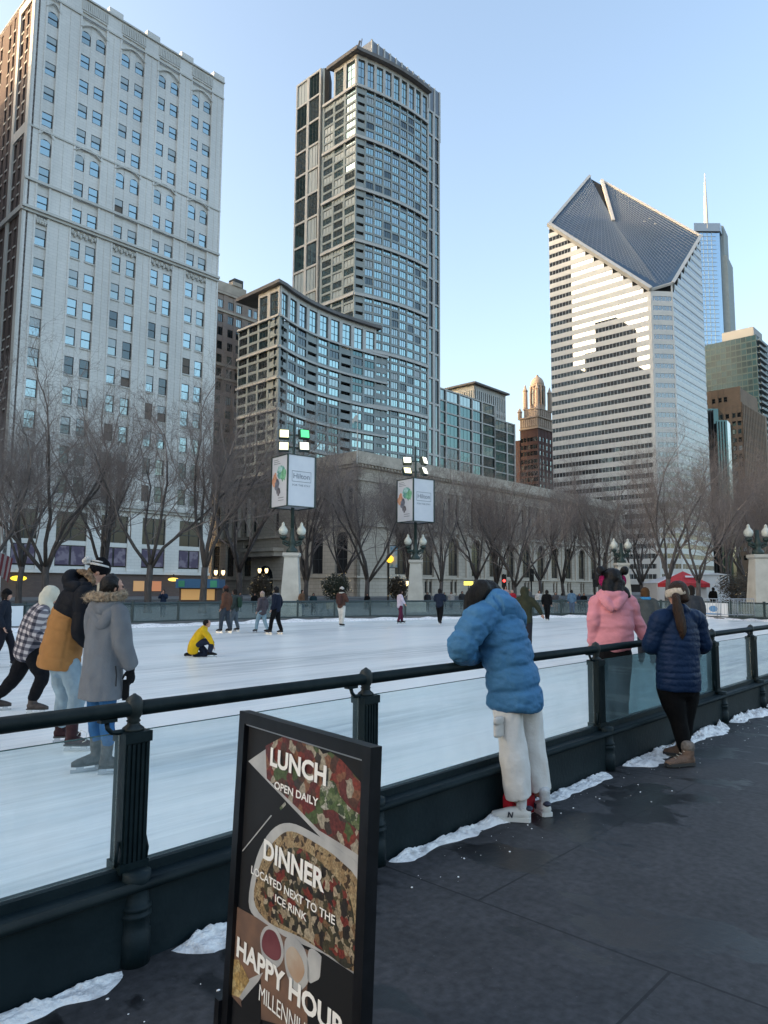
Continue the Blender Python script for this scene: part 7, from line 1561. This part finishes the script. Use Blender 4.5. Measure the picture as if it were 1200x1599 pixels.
# ---------------------------------------------------------------- smaller figures on the ice and behind the fence
_mc = {}
def fab(c):
    k = tuple(round(x, 3) for x in c)
    if k not in _mc: _mc[k] = fabric('cloth', c, .85, .75, 8, 0)
    return _mc[k]
def figure(px, feet, head, label, coat, legs, hair=(.02, .016, .014), heading=0, stride=.25, hat=None, hem=.0, skates=True, arms='down', lean=0, z0=ICE_Z, group='skaters out on the ice', extra=None, Y=None, scarf=None, bag=None):
    """a whole person scaled from feet row to head row; heading 0 faces away, 90 faces right"""
    base = ground(px, feet, z0) if Y is None else Vector((at_ground(px, Y).x, Y, z0)); zt = at_Y(px, head, base.y).z; H = (zt-z0)/1.74
    root = empty('person', Matrix.Translation(base) @ Matrix.Rotation(-math.radians(heading), 4, 'Z') @ Matrix.Scale(H, 4), label, 'person', group); far = base.y > 18; vx = .022 if far else .014
    rt = Vector((1, 0, 0)); V = Vector; ln = math.radians(lean); bend = lambda p: V((p[0], p[1]+(p[2]-.93)*math.sin(ln) if p[2] > .93 else p[1], .93+(p[2]-.93)*math.cos(ln) if p[2] > .93 else p[2]))
    sk = .09 if skates else .0; pel = V((0, 0, .93)); che = bend((0, .0, 1.27)); nek = bend((0, 0, 1.46)); hd = bend((0, .03, 1.62)); f = V((0, 1, 0))
    hl, hr = V((-.09, 0, .90)), V((.09, 0, .90)); kl, kr = V((-.10, stride*.6+.03, .50)), V((.10, -stride*.35+.03, .50)); al, ar = V((-.10, stride, .14)), V((.10, -stride, .14))
    shl, shr = bend((-.185, 0, 1.40)), bend((.185, 0, 1.40))
    if arms == 'up': el, er, wl, wr_ = bend((-.25, .15, 1.22)), bend((.25, .15, 1.22)), bend((-.07, .26, 1.48)), bend((.07, .26, 1.48))
    elif arms == 'out': el, er, wl, wr_ = bend((-.34, .02, 1.20)), bend((.34, .02, 1.20)), bend((-.44, .10, 1.02)), bend((.44, .10, 1.02))
    elif arms == 'front': el, er, wl, wr_ = bend((-.26, .08, 1.16)), bend((.26, .08, 1.16)), bend((-.13, .26, 1.16)), bend((.13, .26, 1.16))
    else: el, er, wl, wr_ = bend((-.25, -.04, 1.14)), bend((.25, -.04, 1.14)), bend((-.25, .06, .90)), bend((.25, .06, .90))
    O = (0, 0, 0); body = MB(); T = head_mesh(body, hd, f+V((0, 0, -.05))); limb(body, [nek, hd], [.058, .05], n=10, sub=2); loft(body, [(*pel, .14, .1), (*che, .16, .11), (*nek, .07, .07)], rt, 3, 12)
    for h_, k_, a_ in ((hl, kl, al), (hr, kr, ar)): limb(body, [pel, h_, k_, a_], [.08, .075, .05, .04], n=10, sub=2)
    for s_, e_, w_ in ((shl, el, wl), (shr, er, wr_)): limb(body, [between(nek, s_, .5), s_, e_, w_], [.05, .045, .038, .028], n=10, sub=2); hand_geo(body, w_, w_-e_, V((0, 1, -.2)), .5)
    cloth('body', body, M['skin'], root, O, .016 if far else .011, 1)
    j = MB(); zb = .88-hem; loft(j, [(*V((0, 0, zb)), .20+hem*.1, .15+hem*.08), (*V((0, 0, .95)), .195, .15), (*bend((0, 0, 1.12)), .19, .145), (*che, .20, .145), (*bend((0, 0, 1.40)), .165, .115), (*bend((0, 0, 1.48)), .085, .085)], rt, 3, 16)
    for s_, e_, w_ in ((shl, el, wl), (shr, er, wr_)): limb(j, [between(nek, s_, .5), s_, e_, between(e_, w_, .9)], [.075, .085, .075, .055], n=10, sub=3)
    if extra == 'hood': limb(j, [bend((-.09, -.05, 1.47)), bend((0, -.13, 1.45)), bend((.09, -.05, 1.47))], [.05, .075, .05], n=10, sub=3)
    if extra == 'hood_up': j.ball(tuple(hd+V((0, -.02, .01))), .125, .13, .14, 14, 10); limb(j, [hd-V((0, .05, .05)), nek], [.11, .11], n=12)
    cloth('jacket', j, fab(coat), root, O, vx, 2, .008, 9)
    t_ = MB()
    for h_, k_, a_ in ((hl, kl, al), (hr, kr, ar)): limb(t_, [between(pel, h_, .7), h_, k_, a_+V((0, 0, .02))], [.12, .115, .085, .072], n=12, sub=3)
    cloth('trousers', t_, fab(legs), root, O, vx, 2)
    for a_ in (al, ar):
        bt, bl = MB(), MB(); q = V((a_.x, a_.y, .15)); 
        if skates: skate_geo(bt, bl, q, f, 0); limb(bt, [q, a_], [.055, .06], n=10); so = cloth('skate', bt, fab((.025, .024, .026)), root, O, .016, 1); rigid('blade', bl, M['blade'], so, O)
        else: shoe_geo(bt, V((a_.x, a_.y-.07, .005)), V((a_.x, a_.y+.19, .005)), .046, .07); cloth('shoe', bt, fab((.03, .028, .028)), root, O, .016, 1)
    if hair and extra != 'hood_up':
        h = MB(); h.ball(tuple(hd+V((0, -.02, .03))), .088, .1, .095, 14, 10); limb(h, [hd-V((0, .06, 0)), hd-V((0, .065, .1))], [.065, .05], n=10, sub=2)
        for sg in (-1, 1): limb(h, [hd+V((sg*.07, .0, .03)), hd+V((sg*.072, .0, -.09))], [.035, .03], n=8, sub=2)
        cloth('hair', h, fab(hair), root, O, .014, 1)
    if hat: h = MB(); loft(h, [(*(hd+V((0, -.005, .035))), .10, .112), (*(hd+V((0, -.01, .09))), .092, .1), (*(hd+V((0, -.01, .135))), .04, .045)], rt, 4, 16); cloth('hat', h, fab(hat), root, O, .014, 1)
    if scarf: h = MB(); limb(h, [nek+V((-.08, .05, .03)), nek+V((0, .09, .02)), nek+V((.08, .05, .03)), nek+V((.06, -.06, .03)), nek+V((-.06, -.06, .03)), nek+V((-.08, .05, .03))], [.04]*6, n=8, sub=3); limb(h, [nek+V((.02, .12, 0)), bend((.03, .17, 1.2))], [.05, .04], n=8); cloth('scarf', h, fab(scarf), root, O, .016, 1)
    if bag: h = MB(); loft(h, [(*bend((.02, -.2, 1.02)), .13, .075), (*bend((.02, -.21, 1.2)), .15, .09), (*bend((.02, -.18, 1.38)), .12, .07)], rt, 4, 14); cloth('backpack', h, fab(bag), root, O, .016, 1)
    return root
NV = (.012, .016, .03); BK = (.0055, .0055, .0065); DN = (.05, .085, .14)
figure(352, 988, 915, 'skater in a brown jacket and dark trousers', (.12, .055, .035), (.045, .055, .07), heading=-70, stride=.14, hat=(.10, .04, .03), arms='down')
figure(366, 986, 920, 'skater in grey trousers with a green backpack right behind the brown jacket', (.05, .06, .055), (.10, .12, .14), heading=-75, stride=.12, bag=(.03, .06, .04), arms='down')
figure(409, 988, 924, 'skater in a mauve grey jacket and pale blue jeans with light hair', (.09, .075, .085), (.22, .32, .38), hair=(.42, .32, .24), heading=-55, stride=.24, extra='hood', hem=.06, hat=(.38, .28, .24), arms='down')
figure(431, 990, 917, 'skater in black with a white faced black hat beside the mauve jacket', NV, BK, heading=-65, stride=.18, hat=(.02, .02, .022), scarf=(.2, .2, .22))
figure(533, 979, 917, 'skater in white trousers with a brown jacket and white hat', (.09, .045, .035), (.58, .55, .50), heading=35, stride=.08, hat=(.55, .5, .45), scarf=(.5, .47, .42), bag=(.07, .035, .03), arms='front')
figure(625, 974, 921, 'skater in a lilac jacket with maroon trousers', (.55, .48, .56), (.10, .02, .045), heading=70, stride=.14, arms='out', hem=.02)
figure(687, 975, 919, 'skater in dark navy with legs apart left of the blue jacket', (.015, .022, .04), BK, heading=20, stride=.26, arms='front')
figure(821, 1020, 917, 'skater in an olive parka with its hood up right of the blue jacket', (.038, .040, .024), (.022, .022, .028), heading=12, stride=.22, extra='hood_up', arms='out', hem=.06)
figure(855, 969, 921, 'skater in black far off beyond the olive parka', BK, BK, heading=30, stride=.14)
figure(1012, 1040, 917, 'skater in dark grey coat and blue collar between pink and navy jackets', (.065, .072, .072), (.02, .022, .028), hair=(.09, .045, .02), heading=8, stride=.12, hem=.1, scarf=(.05, .22, .42))
figure(1084, 1030, 914, 'skater in a charcoal coat half hidden by the navy jacket', (.045, .048, .055), BK, heading=0, stride=.1, hem=.1)
figure(2, 1042, 921, 'skater in a dark jacket and black cap cut off by the left edge', (.014, .018, .028), (.012, .012, .018), heading=75, stride=.22, hat=BK)
# kneeling figure in yellow
def yellow_person():
    O = ground(308, 1026, ICE_Z); k = at_Y(308, 970, O.y).z-ICE_Z; root = empty('person', Matrix.Translation(O) @ Matrix.Rotation(-math.radians(78), 4, 'Z') @ Matrix.Scale(k/1.04, 4), 'skater in a yellow jacket kneeling on the ice to lace a boot', 'person', 'skaters out on the ice'); V = Vector; rt = V((1, 0, 0))
    pel = V((0, -.05, .40)); che = V((0, .10, .70)); nek = V((0, .18, .84)); hd = V((0, .26, .96)); hl, hr = V((-.09, -.03, .38)), V((.09, -.03, .38)); kl, al = V((-.10, .26, .07)), V((-.11, -.18, .07)); kr, ar = V((.13, .38, .46)), V((.13, .36, .14))
    shl, shr = V((-.18, .12, .78)), V((.18, .14, .78)); el, er = V((-.2, .3, .58)), V((.22, .32, .58)); wl, wr_ = V((.02, .42, .36)), V((.12, .45, .32))
    O2 = (0, 0, 0); b = MB(); head_mesh(b, hd, V((0, .8, -.6))); limb(b, [nek, hd], [.055, .05]); loft(b, [(*pel, .15, .12), (*che, .16, .12), (*nek, .07, .07)], rt)
    for h_, k_, a_ in ((hl, kl, al), (hr, kr, ar)): limb(b, [h_, k_, a_], [.08, .055, .04])
    for s_, e_, w_ in ((shl, el, wl), (shr, er, wr_)): limb(b, [s_, e_, w_], [.045, .04, .03]); hand_geo(b, w_, V((0, .5, -.8)), V((0, -1, 0)), .8)
    cloth('body', b, M['skin'], root, O2, .012, 1); j = MB(); loft(j, [(*V((0, -.13, .16)), .2, .16), (*V((0, -.1, .34)), .21, .17), (*V((0, .0, .54)), .2, .16), (*V((0, .12, .72)), .19, .15), (*V((0, .19, .85)), .1, .1)], rt, 5, 18)
    for s_, e_, w_ in ((shl, el, wl), (shr, er, wr_)): limb(j, [between(nek, s_, .5), s_, e_, between(e_, w_, .9)], [.08, .09, .08, .06], n=12)
    cloth('jacket', j, fabric('yellow shell', (.66, .40, .015), .7, .8, 6), root, O2, .014, 2, .012, 9); t_ = MB()
    limb(t_, [pel, hl, kl, between(kl, al, .8)], [.12, .115, .09, .075]); limb(t_, [pel, hr, kr, ar+V((0, 0, .03))], [.12, .115, .09, .075]); cloth('trousers', t_, fab((.018, .024, .042)), root, O2, .014, 2, .006, 9)
    bt, bl = MB(), MB(); skate_geo(bt, bl, V((ar.x, ar.y, .15)), V((0, 1, 0)), 0); so = cloth('skate', bt, fab((.012, .012, .013)), root, O2, .012, 1); rigid('blade', bl, M['blade'], so, O2)
    bt = MB(); limb(bt, [al, al+V((0, -.14, .0)), al+V((0, -.17, -.03))], [.055, .05, .04]); cloth('skate', bt, fab((.015, .014, .016)), root, O2, .012, 1)
    h = MB(); h.ball(tuple(hd+V((0, -.03, .03))), .092, .104, .1, 14, 10); cloth('hair', h, fab((.014, .011, .01)), root, O2, .012, 1)
yellow_person()
GS = 'onlookers beyond the far fence'
sp_ = lambda px, head, label, c, l, hd=180, **k: figure(px, 0, head, label, c, l, heading=hd, skates=False, stride=.05, z0=0, group=GS, **k)
sp_(256, 921, 'onlooker in dark blue holding a camera up behind the far fence', (.018, .03, .06), NV, 175, Y=36, arms='up')
sp_(472, 921, 'onlooker in a tan brown coat right of the left pedestal', (.16, .085, .05), (.05, .06, .09), 120, Y=38)
sp_(490, 926, 'onlooker in dark teal beside the tan brown coat', (.025, .05, .06), BK, 160, Y=40)
sp_(398, 926, 'onlooker in black left of the mauve jacketed skater', BK, BK, 150, Y=42)
sp_(668, 924, 'onlooker in dark grey right of the middle pedestal', (.04, .04, .045), BK, 190, Y=46)
sp_(705, 924, 'onlooker in a pale top behind the dark navy skater', (.45, .43, .42), (.06, .07, .1), 200, Y=50)
sp_(722, 923, 'onlooker in charcoal left of the blue jacket', (.045, .045, .05), BK, 170, Y=48)
sp_(800, 921, 'onlooker in a red jacket between the blue jacket and olive parka', (.32, .018, .03), (.03, .03, .04), 185, Y=42, hair=(.4, .3, .25))
sp_(790, 915, 'taller onlooker in pale pink behind the red jacket', (.45, .3, .3), BK, 180, Y=46)
sp_(842, 922, 'onlooker with a white top right of the olive parka', (.5, .48, .46), (.30, .19, .17), 170, Y=44)
sp_(868, 925, 'onlooker in tan trousers right of the black clad skater', (.08, .075, .08), (.38, .25, .22), 190, Y=45)
sp_(893, 921, 'onlooker in a blue denim jacket at the far fence', (.09, .16, .24), (.07, .10, .15), 20, Y=43)
sp_(878, 926, 'onlooker in a grey blue coat next to the denim jacket', (.10, .13, .16), (.06, .07, .09), 15, Y=44)
sp_(912, 926, 'onlooker in black left of the pink jacket', BK, BK, 180, Y=46)
sp_(1114, 917, 'onlooker in black by the white cabin', BK, BK, 60, Y=45)
sp_(746, 926, 'onlooker in brown hidden partly by the blue jacket hood', (.09, .06, .05), BK, 180, Y=49)
sp_(694, 925, 'onlooker in a dark green coat behind the dark navy skater', (.02, .04, .03), BK, 150, Y=52)
sp_(772, 924, 'onlooker in a black parka above the blue hood', BK, BK, 190, Y=52, extra='hood')
sp_(826, 919, 'onlooker in grey standing behind the olive parka', (.12, .12, .12), BK, 160, Y=48)
sp_(905, 927, 'onlooker in dark blue left of the pink jacket by the fence', (.02, .03, .06), BK, 200, Y=47)
sp_(574, 927, 'onlooker in black beneath the bare tree between the box columns', BK, BK, 180, Y=46)
sp_(375, 925, 'onlooker in grey near the fence right of the green backpack', (.08, .08, .09), BK, 140, Y=43)
sp_(650, 927, 'onlooker in maroon in front of the middle pedestal', (.10, .03, .04), BK, 200, Y=48)
